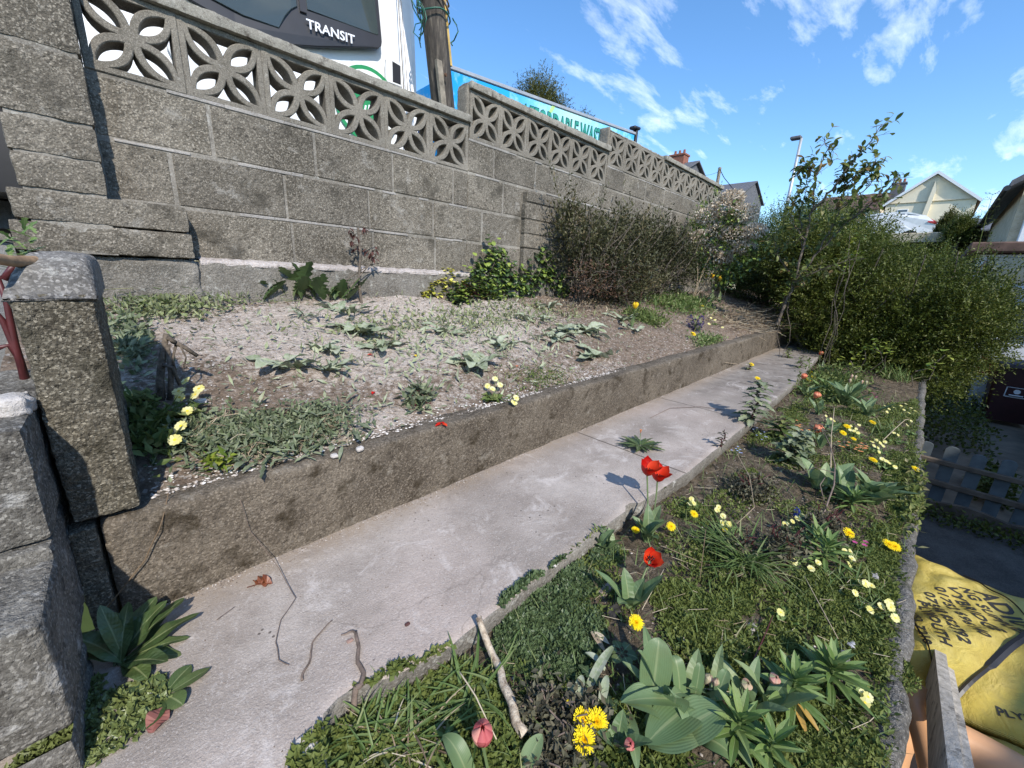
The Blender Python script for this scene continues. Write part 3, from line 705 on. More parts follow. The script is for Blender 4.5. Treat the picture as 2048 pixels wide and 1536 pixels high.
sur = obj('window_surround', mb, MT['black_trim'], van)
mb = MB(); onside(mb, [(.56, 1.475), (.80, 1.425), (1.0, 1.420), (1.045, 1.50), (1.09, 1.555), (1.13, 1.585), (1.135, 2.05), (1.02, 2.07), (.76, 1.88), (.57, 1.66)], .008, off=.0175); obj('quarter_glass', mb, MT['glass'], sur)
mb = MB(); onside(mb, [(1.195, 1.590), (1.5, 1.588), (1.70, 1.590), (1.712, 1.60), (1.712, 2.04), (1.69, 2.06), (1.195, 2.06)], .008, off=.0175); obj('door_glass', mb, MT['glass'], sur)
mb = MB(); onside(mb, [(1.145, 1.56), (1.185, 1.56), (1.185, 2.07), (1.145, 2.07)], .008, off=.022); obj('glass_divider', mb, MT['black_trim'], sur)
V, Fc = text_mesh('TRANSIT', .078, .004, .0012, 1.0)
w = V[:, 0].max() - V[:, 0].min(); V[:, 0] *= .335 / w
mb = MB(); mb.add([vq(1.172 + a, 1.468 + bb * 1.0 + (0.0 * a), -.034 + .0 * c + c * .5) for a, bb, c in V], Fc); obj('lettering', mb, MT['letter'], sur)
mb = MB(); onside(mb, [(1.765, 1.30)] + [(1.895, 1.29), (1.897, 1.44)] + arc(1.87, 1.445, .02, 0, 90, 3) + [(1.78, 1.465), (1.765, 1.45)], .004, off=.010); hp = obj('handle_recess', mb, MT['white_paint'], door)
mb = MB(); onside(mb, [(1.818, 1.31), (1.888, 1.305), (1.888, 1.435), (1.818, 1.45)], .006, off=.013); obj('door_handle', mb, MT['black_trim'], door)
mb = MB(); tube(mb, [vq(1.92, .6, -.002), vq(1.92, 1.3, -.002), shell_pt(1.925, 1.9, -.0), shell_pt(1.93, 2.2, 0)], .004, 5); tube(mb, [vq(1.955, .6, -.002), vq(1.955, 1.3, -.002), shell_pt(1.95, 1.9, 0), shell_pt(1.95, 2.2, 0)], .003, 5); obj('door_seam', mb, MT['black_trim'], van)
# green round emblem with white strokes on the door
m_green = plain('green_print', (.02, .26, .08), .35, var=.1); MT['green'] = m_green
mb = MB(); cx, cz = 1.60, 1.10
for r0, r1 in ((.235, .262), (.0, .18)):
    k = 40
    V = [vq(cx + r1 * math.cos(2 * math.pi * i / k), cz + r1 * math.sin(2 * math.pi * i / k), -.0145) for i in range(k)]
    if r0 > 0:
        V += [vq(cx + r0 * math.cos(2 * math.pi * i / k), cz + r0 * math.sin(2 * math.pi * i / k), -.0145) for i in range(k)]
        mb.add(V, [[i, (i + 1) % k, k + (i + 1) % k, k + i] for i in range(k)])
    else: mb.add(V, [list(range(k))])
emb = obj('green_emblem', mb, m_green, door)
mb = MB()
for i in range(9):
    a = cx - .13 + .03 * i; hgt = .03 + .03 * math.sin(i * 1.3) ** 2; mb.add([vq(a, cz - .05, -.0165), vq(a + .014, cz - .05, -.0165), vq(a + .026, cz - .05 + hgt, -.0165), vq(a + .012, cz - .05 + hgt, -.0165)], [[0, 1, 2, 3]])
obj('emblem_strokes', mb, MT['letter'], emb)
# seats/interior
mb = MB(); 
for x in (1.30, 1.52): roughbox(mb, x, x + .16, YV + .45, YV + .95, 1.25 + SL * x, 1.78 + SL * x, res=.05, r=.05, amp=.002)
obj('seats', mb, MT['black_trim'], van, smooth=True)
for x in (-.1, 4.7):
    wh = MB(); zc_ = .42 + SL * x; k = 28; V = []
    pf = [(.12, .0), (.30, .01), (.355, .04), (.355, .20), (.30, .24), (.12, .24)]
    for i in range(k):
        a = 2 * math.pi * i / k
        for r_, d in pf: V.append((x + r_ * math.cos(a), YV + .03 + d, zc_ + r_ * math.sin(a)))
    q = len(pf); wh.add(V, [[i * q + j, ((i + 1) % k) * q + j, ((i + 1) % k) * q + j + 1, i * q + j + 1] for i in range(k) for j in range(q - 1)]); wo = obj('wheel', wh, MT['rubber'], van, smooth=True)
    wh = MB(); V = [(x + .20 * math.cos(2 * math.pi * i / k), YV + .028, zc_ + .20 * math.sin(2 * math.pi * i / k)) for i in range(k)] + [(x, YV + .05, zc_)]
    wh.add(V, [[i, (i + 1) % k, k] for i in range(k)]); obj('hub', wh, MT['pave'], wo)
mb = MB(); box(mb, -1.2, 5.4, YV + .15, YV + 1.8, .40, .60, .02, sh=SL); obj('chassis', mb, MT['rubber'], van)
# tipper body: blue printed side board with grey top rail
m, t, b = mat('blue_print'); p = pos(t); sx = N(t, 'ShaderNodeSeparateXYZ'); t.links.new(p, sx.inputs[0])
c = ramp(t, rng_(t, sx.outputs[0], 2.3, 5.6), [(0, (.01, .30, .72)), (.25, (.02, .36, .78)), (.42, (.25, .62, .80)), (.55, (.45, .72, .68)), (.75, (.22, .58, .80)), (1, (.02, .36, .75))])
c = mixc(t, rng_(t, tex(t, 7, 4, .6, p), .5, .62, 0, .35), c, (.55, .80, .85)); t.links.new(c, b.inputs['Base Color']); b.inputs['Roughness'].default_value = .35; MT['blue'] = m
MT['alu'] = plain('grey_rail', (.42, .43, .44), .4, .3, var=.1)
mb = MB(); box(mb, 2.36, 5.54, YV, YV + .03, .75, 1.535, .004, sh=SL); box(mb, 2.36, 5.54, YV + 1.9, YV + 1.93, .75, 1.535, .004, sh=SL); box(mb, 5.51, 5.54, YV + .03, YV + 1.9, .75, 1.5, .003, sh=SL); box(mb, 2.36, 2.40, YV + .03, YV + 1.9, .75, 1.5, .003, sh=SL)
side = obj('side_board', mb, MT['blue'], van)
mb = MB(); box(mb, 2.35, 5.56, YV - .012, YV + .045, 1.537, 1.572, .006, sh=SL); obj('top_rail', mb, MT['alu'], side)
V, Fc = text_mesh('AFFORDABLE WASTE', .27, .001, .004, 1.0)
i0 = V[:, 0].min(); 
V2, _ = text_mesh('AFFORDABLE WAST', .27, .001, .004, 1.0); ww = V2[:, 0].max() - i0; V[:, 0] = (V[:, 0] - i0) * 1.46 / ww
MT['gtext'] = plain('green_letters', (.03, .30, .22), .4, var=.1); MT['dtext'] = plain('dark_outline', (.01, .06, .07), .4)
VO, FO = text_mesh('AFFORDABLE WASTE', .27, .001, .012, 1.0); VO[:, 0] = (VO[:, 0] - i0) * 1.46 / ww
mb = MB(); mb.add([vq(3.29 + a, 1.262 + bb * 1.06, -.0045 + c * .5) for a, bb, c in VO], FO); lt = obj('lettering_outline', mb, MT['dtext'], side)
mb = MB(); mb.add([vq(3.29 + a, 1.262 + bb * 1.06, -.008 + c * .5) for a, bb, c in V], Fc); obj('lettering', mb, MT['gtext'], side)
mb = MB(); lf = [(3.70 + .13 * s + .0, 1.45 + .11 * s + sg * .035 * math.sin(math.pi * s)) for sg, rr in ((1, 1), (-1, -1)) for s in (np.linspace(0, 1, 8) if sg > 0 else np.linspace(1, 0, 8)[1:-1])]
mb.add([vq(a, bb, -.003) for a, bb in lf], [list(range(len(lf)))]); obj('leaf_print', mb, plain('pale_green_print', (.45, .75, .25), .4), side)
mb = MB(); box(mb, 5.56, 5.60, YV - .02, YV + .05, 1.25, 1.60, .008, sh=SL); box(mb, 5.47, 5.63, YV - .04, YV + .06, 1.602, 1.64, .012, sh=SL); obj('marker_lamp', mb, MT['black_trim'], van)
# utility pole with strapped boards
m, t, b = mat('tarred_pole'); p = pos(t)
mp_ = N(t, 'ShaderNodeMapping'); mp_.inputs['Scale'].default_value = (1, 1, .12); t.links.new(p, mp_.inputs[0])
c = ramp(t, tex(t, 40, 6, .7, mp_.outputs[0]), [(.35, (.018, .015, .012)), (.55, (.06, .05, .04)), (.75, (.20, .17, .13))]); t.links.new(c, b.inputs['Base Color']); b.inputs['Roughness'].default_value = .85; bump(t, b, tex(t, 60, 5, .7, mp_.outputs[0]), .8, .006); MT['pole'] = m
MT['yellow'] = plain('yellow_board', (.58, .40, .12), .7, var=.25, sc=10, bst=.3); MT['oldwood'] = plain('grey_old_wood', (.30, .26, .20), .9, var=.3, sc=14, bst=.6)
up_ = thing('utility_pole', 'dark tarred timber utility pole with yellow board strapped to it beside the white van', 'utility pole', (2.05, 3.10, .4))
P0 = onY(884, 190, 3.05); P1 = onY(864, 0, 3.05)
d = (P1 - P0) / (P1[2] - P0[2]); pa = P0 + d * (.3 - P0[2]); pb = P0 + d * (5.5 - P0[2])
mb = MB(); tube(mb, [pa + (pb - pa) * s for s in np.linspace(0, 1, 10)], [.093 - .012 * s for s in np.linspace(0, 1, 10)], 20); obj('pole_shaft', mb, MT['pole'], up_, smooth=True)
def boardq(mb, u0, u1, v0, v1, y, th, lean=.1):
    A = onY(u0, v1, y); B = onY(u1, v1, y); 
    dd = d
    w_ = B[0] - A[0]
    zt = onY(u0, v0, y)[2]; zb = A[2]
    V = []
    for z in (zb, zt):
        q = A + dd * (z - zb)
        V += [q, q + np.array([w_, 0, 0]), q + np.array([w_, th, 0]), q + np.array([0, th, 0])]
    mb.add(V, [[0, 1, 5, 4], [1, 2, 6, 5], [2, 3, 7, 6], [3, 0, 4, 7], [4, 5, 6, 7], [3, 2, 1, 0]], .5)
mb = MB(); boardq(mb, 896, 905, -700, 128, 3.00, .05); obj('yellow_board', mb, MT['yellow'], up_)
mb = MB(); boardq(mb, 880, 896, -700, 200, 3.07, .06); obj('black_conduit', mb, MT['rubber'], up_)
mb = MB(); boardq(mb, 884, 894, 122, 215, 2.94, .03); boardq(mb, 896, 905, 126, 215, 2.965, .03); wb_ = obj('weathered_board', mb, MT['oldwood'], up_)
mb = MB(); q = onY(890, 150, 2.93); tube(mb, [q, q + np.array([.004, -.012, 0])], .012, 8); obj('bolt', mb, plain('rust', (.12, .06, .03), .8), wb_)
MT['cable'] = plain('green_cable', (.02, .12, .08), .5); MT['strap'] = plain('brown_cord', (.25, .17, .10), .8)
mb = MB()
for v0, dz in ((10, 0), (20, .03), (2, .02)):
    pc = onY(866, v0, 3.05); pts = [pc + np.array([.115 * math.cos(a), .12 * math.sin(a), .04 * math.sin(2 * a) + dz]) for a in np.linspace(0, 2 * math.pi, 22)]
    tube(mb, pts, .007, 5)
obj('cord_binding', mb, MT['strap'], up_, smooth=True)
mb = MB(); pc = onY(868, 35, 3.05); tube(mb, [pc + np.array([.12 * math.cos(a), .12 * math.sin(a), .01 * math.sin(3 * a)]) for a in np.linspace(0, 2 * math.pi, 22)], .006, 5)
A = onY(905, 60, 2.98); tube(mb, wig(pc + np.array([.1, -.1, 0]), A + np.array([0, 0, -.10]), 8, .05, 0, 3), .005, 5)
for k in range(5): tube(mb, wig(onY(833 + k * 1.5, -6, 2.95), onY(838 + k, 60 + 9 * k, 2.95), 8, .06, 0, k), .004, 4)
obj('green_cable', mb, MT['cable'], up_, smooth=True)

# ================================================================ DISTANT BUILDINGS
MT['cream'] = plain('cream_render', (.78, .70, .53), .9, var=.05, sc=2, bst=.2, bsc=30); MT['white'] = plain('white_woodwork', (.72, .74, .76), .5, var=.03)
MT['tile'] = plain('brown_tiles', (.13, .075, .055), .85, var=.25, sc=6); MT['slate'] = plain('grey_slate', (.13, .13, .14), .75, var=.2, sc=5); MT['brick'] = plain('red_brick', (.28, .11, .07), .85, var=.2, sc=12)
MT['pebble'] = concrete('pebbledash', (.42, .36, .24), (.62, .55, .40), spk=.3, spksc=40, rv=0, stain=.6)
def house(name, label, x0, x1, y0, y1, zb, ze, za, axis, wallm, roofm, wins, chim=None, cat='house'):
    """axis 'x': ridge runs along x (gable faces the camera); 'y': ridge along y"""
    h = thing(name, label, cat, ((x0 + x1) / 2, (y0 + y1) / 2, zb))
    mb = MB()
    if axis == 'x':
        ym = (y0 + y1) / 2; P = [(y0, zb), (y1, zb), (y1, ze), (ym, za - .12), (y0, ze)]
        V = [(x0, y, z) for y, z in P] + [(x1, y, z) for y, z in P]
    else:
        xm = (x0 + x1) / 2; P = [(x0, zb), (x1, zb), (x1, ze), (xm, za - .12), (x0, ze)]
        V = [(x, y0, z) for x, z in P] + [(x, y1, z) for x, z in P]
    mb.add(V, [[0, 1, 2, 3, 4], [9, 8, 7, 6, 5]] + [[i, i + 5, (i + 1) % 5 + 5, (i + 1) % 5] for i in range(5)]); wl = obj('wall', mb, wallm, h)
    mb = MB(); o = .25; t_ = .10
    if axis == 'x':
        for s, ya in ((1, y0), (-1, y1)):
            ym = (y0 + y1) / 2; dy = (ya - ym); k = (ze - za) / abs(dy); oy = ya - s * o; oz = ze + k * o
            V = [(x0 - o, oy, oz), (x1 + o, oy, oz), (x1 + o, ym, za), (x0 - o, ym, za)]; V += [(a, b_, c_ + t_) for a, b_, c_ in V]
            mb.add(V, [[0, 1, 2, 3], [7, 6, 5, 4], [0, 4, 5, 1], [1, 5, 6, 2], [2, 6, 7, 3], [3, 7, 4, 0]])
    else:
        for s, xa in ((1, x0), (-1, x1)):
            xm = (x0 + x1) / 2; k = (ze - za) / abs(xa - xm); ox = xa - s * o; oz = ze + k * o
            V = [(ox, y0 - o, oz), (ox, y1 + o, oz), (xm, y1 + o, za), (xm, y0 - o, za)]; V += [(a, b_, c_ + t_) for a, b_, c_ in V]
            mb.add(V, [[0, 1, 2, 3], [7, 6, 5, 4], [0, 4, 5, 1], [1, 5, 6, 2], [2, 6, 7, 3], [3, 7, 4, 0]])
    rf = obj('roof', mb, roofm, h)
    if axis == 'x':
        mb = MB(); ym = (y0 + y1) / 2
        for ya in (y0, y1):
            s = 1 if ya == y0 else -1; k = (ze - za) / abs(ya - ym); oy = ya - s * o; oz = ze + k * o
            V = [(x0 - o - .04, oy, oz - .12), (x0 - o - .04, ym, za - .12), (x0 - o - .04, ym, za + t_ + .02), (x0 - o - .04, oy, oz + t_ + .02)]; V += [(a + .03, b_, c_) for a, b_, c_ in V]
            mb.add(V, [[0, 1, 2, 3], [7, 6, 5, 4], [0, 4, 5, 1], [1, 5, 6, 2], [2, 6, 7, 3], [3, 7, 4, 0]])
        obj('bargeboard', mb, MT['white'], h)
    for (a, bb, z0, z1) in wins:
        mb = MB(); box(mb, x0 - .05, x0 + .05, a, bb, z0, z1, .01); w_ = obj('window', mb, MT['white'], h)
        mb = MB(); yc = a + (bb - a) * .5; e = .06; zm = z0 + (z1 - z0) * .68
        box(mb, x0 - .062, x0 - .045, a + e, bb - e, z0 + e, zm - e / 2, .004); box(mb, x0 - .062, x0 - .045, a + e, bb - e, zm + e / 2, z1 - e, .004); obj('pane', mb, MT['pane'], w_)
    if chim:
        for (cx, cy, cw, z0, z1, cm) in chim:
            mb = MB(); box(mb, cx - cw / 2, cx + cw / 2, cy - cw * .7, cy + cw * .7, z0, z1, .03); box(mb, cx - cw / 2 - .06, cx + cw / 2 + .06, cy - cw * .7 - .06, cy + cw * .7 + .06, z1 + .002, z1 + .15, .02); ch = obj('chimney', mb, cm, rf)
            mb = MB()
            for k in (-1, 0, 1): tube(mb, [(cx, cy + k * cw * .42, z1 + .14), (cx, cy + k * cw * .42, z1 + .5)], [.11, .09], 8)
            obj('chimney_pots', mb, MT['brick'], ch)
    return h
hc = house('cream_house', 'cream rendered house with white bargeboards and one small gable window on the hill', 50, 60, -.95, 4.45, 4.0, 7.75, 9.95, 'x', MT['cream'], MT['tile'], [(2.9, 3.6, 6.2, 7.25)], [])
mb = MB(); box(mb, 49.9, 50.2, -.9, 4.4, 7.72, 7.78, .01); obj('render_band', mb, MT['pebble'], hc)
mb = MB(); V = [(49.7, 2.15, 4.0), (49.7, 1.75, 4.0), (49.7, 1.55, 8.6), (49.7, 1.75, 9.3), (50.1, 2.15, 4.0), (50.1, 1.75, 4.0), (50.1, 1.55, 8.6), (50.1, 1.75, 9.3)]
mb.add(V, [[0, 1, 2, 3], [7, 6, 5, 4], [0, 4, 5, 1], [1, 5, 6, 2], [2, 6, 7, 3], [3, 7, 4, 0]]); obj('chimney_breast', mb, MT['cream'], hc)
house('tiled_house', 'cream house with brown tiled roof and dark chimney left of the white gable', 51, 58, 4.9, 9.5, 4.0, 7.6, 9.4, 'y', MT['cream'], MT['tile'], [(5.6, 6.6, 5.4, 6.6)], [(54.4, 4.3, .7, 8.6, 10.1, MT['slate'])])
house('pale_bungalow', 'low pale bungalow with grey roof below the cream house', 38, 44, -3.4, -.55, 2.2, 4.05, 5.0, 'y', MT['cream'], MT['slate'], [(-1.6, -.9, 2.9, 3.6), (-3.2, -2.5, 2.9, 3.6)])
house('far_roof_house', 'grey slate roofed house with red chimney pots just over the pierced wall', 30, 40, 15.5, 24, 3.5, 7.2, 9.6, 'y', MT['slate'], MT['slate'], [], [(35, 17.0, .9, 8.8, 10.2, MT['brick'])])
zE = onX(1470, 388, 52)[2]; yR = onX(1482, 388, 52)[1]
house('distant_slate_house', 'distant grey slate house with white eaves seen beside the telegraph pole', 52, 60, yR, yR + 7.5, 5, zE, zE + 1.9, 'y', MT['slate'], MT['slate'], [(yR + 1, yR + 2, zE - 2.2, zE - 1)], [(56, yR + 6.2, .8, zE + 1.2, zE + 2.6, MT['brick'])])
# next door house on the right with bay
hn = thing('neighbour_house', 'pebbledashed neighbouring house with dark eaves at the right edge', 'house', (22, -3, -1.9))
mb = MB(); V = [(17.6, -1.12, -1.9), (26, -1.12, -1.9), (26, -7, -1.9), (17.6, -7, -1.9)]; V += [(x, y, 3.0) for x, y, z in V]; mb.add(V, [[0, 1, 5, 4], [1, 2, 6, 5], [2, 3, 7, 6], [3, 0, 4, 7], [4, 5, 6, 7]]); obj('wall', mb, MT['pebble'], hn)
mb = MB()
V = [(17.0, -.82, 2.86), (26.4, -.82, 2.86), (26.4, -4.2, 5.4), (17.0, -4.2, 5.4)]; V += [(x, y, z + .16) for x, y, z in V]; mb.add(V, [[0, 1, 2, 3], [7, 6, 5, 4], [0, 4, 5, 1], [1, 5, 6, 2], [2, 6, 7, 3], [3, 7, 4, 0]])
V = [(17.0, -7.6, 2.86), (26.4, -7.6, 2.86), (26.4, -4.2, 5.4), (17.0, -4.2, 5.4)]; V += [(x, y, z + .16) for x, y, z in V]; mb.add(V, [[0, 1, 2, 3], [7, 6, 5, 4], [0, 4, 5, 1], [1, 5, 6, 2], [2, 6, 7, 3], [3, 7, 4, 0]])
mb.add([(17.55, -1.12, 3.0), (17.55, -7, 3.0), (17.55, -4.2, 5.1)], [[0, 1, 2]]); obj('roof', mb, MT['slate'], hn)
mb = MB(); tube(mb, [(17.0, -.78, 2.84), (26.4, -.78, 2.84)], .07, 8); tube(mb, [(25.6, -.80, 2.8), (25.6, -1.05, 2.4), (25.6, -1.05, -1.8)], .045, 8); obj('gutter', mb, MT['black_trim'], hn)
mb = MB(); box(mb, 17.45, 17.62, -1.7, -1.30, -1.9, 2.9, .02); obj('white_pilaster', mb, MT['white'], hn)
mb = MB(); box(mb, 14.0, 17.4, -3.4, -.55, -1.9, -.9, .02); box(mb, 14.02, 17.4, -3.38, -.57, -.9, .98, .01); bay = obj('bay', mb, MT['white'], hn)
mb = MB()
for y0, y1 in ((-1.35, -.72), (-2.1, -1.45), (-2.9, -2.2)):
    box(mb, 13.96, 14.03, y0, y1, -.80, .30, .01); box(mb, 13.96, 14.03, y0, y1, .38, .92, .01)
box(mb, 14.3, 17.2, -.54, -.60, -.8, .9, .01); obj('bay_glass', mb, MT['pane'], bay)
mb = MB(); box(mb, 13.7, 17.6, -3.6, -.38, 1.0, 1.22, .03); obj('bay_roof', mb, MT['tile'], bay)
# low pale wall and white car on the raised parking behind the hedge
mb = MB(); box(mb, 26.0, 26.25, -3.0, 8.0, -1.9, 2.75, .03); pw = obj('parking_wall', mb, MT['pebble']); tag(pw, 'pale low wall edging the raised parking below the white car', 'wall')
car = thing('white_car', 'white hatchback parked behind the hedge in front of the cream house', 'car', (30, 2.7, 2.55))
cp = [(0.15, .30), (.02, .55), (.05, .85), (.30, 1.0), (1.1, 1.08), (1.75, 1.42), (2.3, 1.52), (3.3, 1.50), (4.0, 1.28), (4.35, .98), (4.5, .9), (4.52, .5), (4.4, .28), (3.95, .25), (3.85, .5), (3.6, .62), (3.35, .5), (3.25, .25), (1.35, .25), (1.25, .5), (1.0, .62), (.75, .5), (.65, .25)]
def cy(a, z, d): return (29.2 + d + (.10 if z > 1.0 else 0) * (1 if d < .9 else -1), 5.0 - a, 2.62 + z)
n = len(cp); mb = MB(); mb.add([cy(a, z, 0) for a, z in cp] + [cy(a, z, 1.7) for a, z in cp], [list(range(n)), [n + i for i in range(n)][::-1]] + [[i, n + i, n + (i + 1) % n, (i + 1) % n] for i in range(n)]); cb = obj('body', mb, MT['white_paint'], car)
mb = MB()
for pl in ([(1.25, 1.08), (1.85, 1.40), (2.35, 1.44), (2.4, 1.08)], [(2.48, 1.08), (2.44, 1.44), (3.2, 1.42), (3.35, 1.10)], [(3.43, 1.12), (3.3, 1.41), (3.75, 1.30), (3.95, 1.14)]): mb.add([cy(a, z, -.012) for a, z in pl], [[0, 1, 2, 3]])
obj('side_windows', mb, MT['pane'], car)
mb = MB(); mb.add([cy(a, z, -.02) for a, z in ((4.12, .95), (4.2, 1.12), (4.47, .95), (4.47, .82))], [[0, 1, 2, 3]]); obj('tail_light', mb, plain('red_lens', (.45, .02, .02), .3), car)
for a0 in (1.0, 3.6):
    mb = MB(); k = 20; V = [cy(a0 + .31 * math.cos(2 * math.pi * i / k), .33 + .31 * math.sin(2 * math.pi * i / k), d_) for d_ in (.02, .22) for i in range(k)]
    mb.add(V, [list(range(k)), [k + i for i in range(k)][::-1]] + [[i, (i + 1) % k, k + (i + 1) % k, k + i] for i in range(k)]); obj('wheel', mb, MT['rubber'], car)
# street lamp and telegraph pole
MT['galv'] = plain('galvanised_steel', (.50, .52, .54), .45, .4, var=.08)
def azel(u, v, x): return onX(u, v, x)
A = azel(1576, 400, 22); B = azel(1600, 277, 22)
lp = thing('street_lamp', 'tall grey street lamp column with flat lantern above the hedge', 'street lamp', (22, A[1], 1.9))
mb = MB(); tube(mb, [(22, A[1], 1.5), (22, A[1], B[2])], [.085, .055], 10); obj('column', mb, MT['galv'], lp, smooth=True)
mb = MB(); L1 = azel(1583, 271, 22); L2 = azel(1604, 272, 22); box(mb, 21.85, 22.15, min(L1[1], L2[1]), max(L1[1], L2[1]), B[2] - .02, B[2] + .10, .03); obj('lantern', mb, MT['slate'], lp)
A = azel(1433, 380, 38); B = azel(1440, 335, 38)
tp = thing('telegraph_pole', 'thin grey telegraph pole with wires beyond the wall end', 'telegraph pole', (38, A[1], 3.5))
mb = MB(); tube(mb, [(38, A[1], 3), (38, B[1], B[2])], [.16, .13], 8); obj('shaft', mb, MT['oldwood'], tp)
mb = MB(); E_ = azel(1490, 395, 30); tube(mb, wig((38, B[1], B[2] - .1), E_, 10, .05, -.3), .03, 4); E_ = azel(1360, 345, 34); tube(mb, wig((38, B[1], B[2] - .3), E_, 10, .05, -.3), .012, 4); obj('wires', mb, MT['rubber'], tp)
A = azel(1435, 380, 40)

mb = MB(); box(mb, -5.0, 12.6, -4.6, -3.1, -1.9, 1.05, .03); tag(obj('yard_shade_building', mb, MT['pebble']), 'unseen pebbledashed building added beyond the yard, right of the view, to shade the yard', 'added building')  # unseen building, added to keep the sun off the yard
# ================================================================ PLANTS
G = {}
G['hedge'] = leafm('privet_leaves', [(0, (.035, .05, .008)), (.45, (.085, .112, .018)), (.8, (.135, .162, .03)), (1, (.20, .205, .06))], .45, .3, .3)
G['dark'] = leafm('dark_shrub_leaves', [(0, (.03, .03, .014)), (.5, (.075, .078, .034)), (.85, (.125, .12, .055)), (1, (.19, .15, .08))], .5, .25, .35)
G['tulip'] = leafm('tulip_leaves', [(0, (.11, .18, .075)), (.6, (.18, .265, .12)), (1, (.26, .34, .16))], .4, .25, .45, mott=.25, msc=28, veins=2)
G['dusty'] = leafm('dusty_leaves', [(0, (.17, .215, .12)), (.6, (.27, .325, .20)), (1, (.40, .44, .31))], .75, .15, .12, mott=.1, dust=.45, veins=2)
G['weed'] = leafm('weed_leaves', [(0, (.07, .105, .03)), (.5, (.13, .185, .05)), (1, (.24, .27, .10))], .55, .3, .25)
G['grey'] = leafm('greygreen_weeds', [(0, (.075, .105, .05)), (.5, (.135, .18, .088)), (1, (.26, .30, .17))], .8, .18, .15, dust=.25)
G['dockl'] = leafm('rosette_leaves', [(0, (.03, .055, .02)), (.5, (.06, .10, .032)), (1, (.11, .155, .055))], .42, .12, .5, mott=.5, msc=90, veins=1)
G['moss'] = leafm('mat_leaves', [(0, (.085, .115, .028)), (.5, (.16, .20, .052)), (.85, (.24, .26, .085)), (1, (.38, .34, .18))], .55, .3, .25)
G['grass'] = leafm('grass_blades', [(0, (.08, .14, .035)), (.5, (.145, .22, .065)), (.9, (.25, .30, .12)), (1, (.42, .39, .22))], .5, .3, .3)
G['lime'] = leafm('lime_leaves', [(0, (.09, .15, .02)), (.5, (.20, .28, .04)), (1, (.38, .42, .07))], .45, .3, .35)
G['ivy'] = leafm('ivy_leaves', [(0, (.03, .06, .02)), (.5, (.07, .12, .035)), (.75, (.17, .24, .04)), (1, (.32, .40, .08))], .4, .2, .5)
G['yellowleaf'] = leafm('yellow_variegated_leaves', [(0, (.20, .24, .04)), (.4, (.62, .58, .08)), (1, (.85, .80, .22))], .5, .25, .3)
G['lily'] = leafm('lily_leaves', [(0, (.10, .18, .045)), (.6, (.18, .28, .08)), (1, (.26, .36, .13))], .42, .3, .4, veins=2)
G['purple'] = leafm('purplish_weed_leaves', [(0, (.05, .045, .030)), (.5, (.10, .092, .060)), (1, (.17, .165, .10))], .6, .15, .3)
G['treeleaf'] = leafm('tree_leaves', [(0, (.08, .115, .03)), (.5, (.17, .215, .055)), (.8, (.27, .30, .10)), (.93, (.33, .26, .11)), (1, (.28, .17, .08))], .45, .5, .4)
G['dry'] = leafm('dry_stems', [(0, (.16, .11, .07)), (.5, (.36, .28, .19)), (1, (.60, .52, .38))], .85, .1, .15)
G['seed'] = leafm('dry_flower_heads', [(0, (.40, .31, .21)), (.5, (.66, .57, .45)), (1, (.85, .79, .69))], .9, .3, .1)
G['conifer'] = leafm('conifer_needles', [(0, (.03, .04, .008)), (.5, (.08, .09, .022)), (1, (.17, .16, .045))], .6, .2, .2)
G['red'] = leafm('red_petals', [(0, (.45, .008, .006)), (.5, (.66, .02, .010)), (1, (.80, .07, .02))], .45, .3, .3, mott=0)
G['pink'] = leafm('pink_petals', [(0, (.50, .10, .11)), (.5, (.62, .17, .17)), (1, (.72, .36, .28))], .45, .3, .3, mott=0)
G['bud'] = leafm('pale_bud_petals', [(0, (.42, .44, .24)), (.5, (.55, .42, .30)), (1, (.62, .30, .26))], .5, .25, .3, mott=0)
G['salmon'] = leafm('salmon_petals', [(0, (.70, .16, .08)), (1, (.80, .34, .20))], .5, .3, .2, mott=0)
G['ytul'] = leafm('yellow_tulip_petals', [(0, (.78, .46, .02)), (1, (.86, .66, .04))], .5, .3, .3, mott=0)
G['dand'] = leafm('dandelion_petals', [(0, (.84, .48, .005)), (.5, (.88, .63, .01)), (1, (.90, .74, .03))], .6, .3, .1, mott=0)
G['prim'] = leafm('primrose_petals', [(0, (.68, .64, .20)), (.5, (.76, .73, .32)), (1, (.82, .80, .46))], .6, .3, .1, mott=0)
G['primc'] = plain('primrose_eye', (.80, .58, .03), .6); G['stem'] = plain('green_stem', (.12, .17, .06), .55, var=.15, sc=30); G['paleblue'] = plain('pale_blue_petals', (.38, .45, .72), .6); G['violet'] = plain('violet_petals', (.07, .05, .20), .6, sc=60, var=.3); G['orange'] = leafm('orange_petals', [(0, (.75, .22, .03)), (1, (.80, .42, .22))], .5, .2, .2, mott=0)
G['magenta'] = plain('magenta_petals', (.45, .06, .20), .5); G['blue'] = plain('blue_petals', (.05, .07, .35), .5)
m, t, b = mat('bark'); p = pos(t); c = ramp(t, tex(t, 60, 5, .7, p), [(.35, (.05, .04, .03)), (.6, (.16, .13, .10)), (.75, (.30, .26, .21))]); t.links.new(c, b.inputs['Base Color']); b.inputs['Roughness'].default_value = .9; bump(t, b, tex(t, 120, 5, .7, p), .7, .003); G['bark'] = m
m, t, b = mat('rotting_wood'); p = pos(t); c = ramp(t, tex(t, 55, 6, .75, p, .6), [(.3, (.13, .075, .04)), (.48, (.42, .34, .25)), (.62, (.62, .54, .42)), (.8, (.34, .31, .28))]); t.links.new(c, b.inputs['Base Color']); b.inputs['Roughness'].default_value = .9; bump(t, b, tex(t, 130, 5, .7, p), 1.0, .004); G['rot'] = m
G['redstem'] = plain('dark_red_stems', (.09, .018, .02), .5, var=.2, sc=20)
R_ = random.uniform
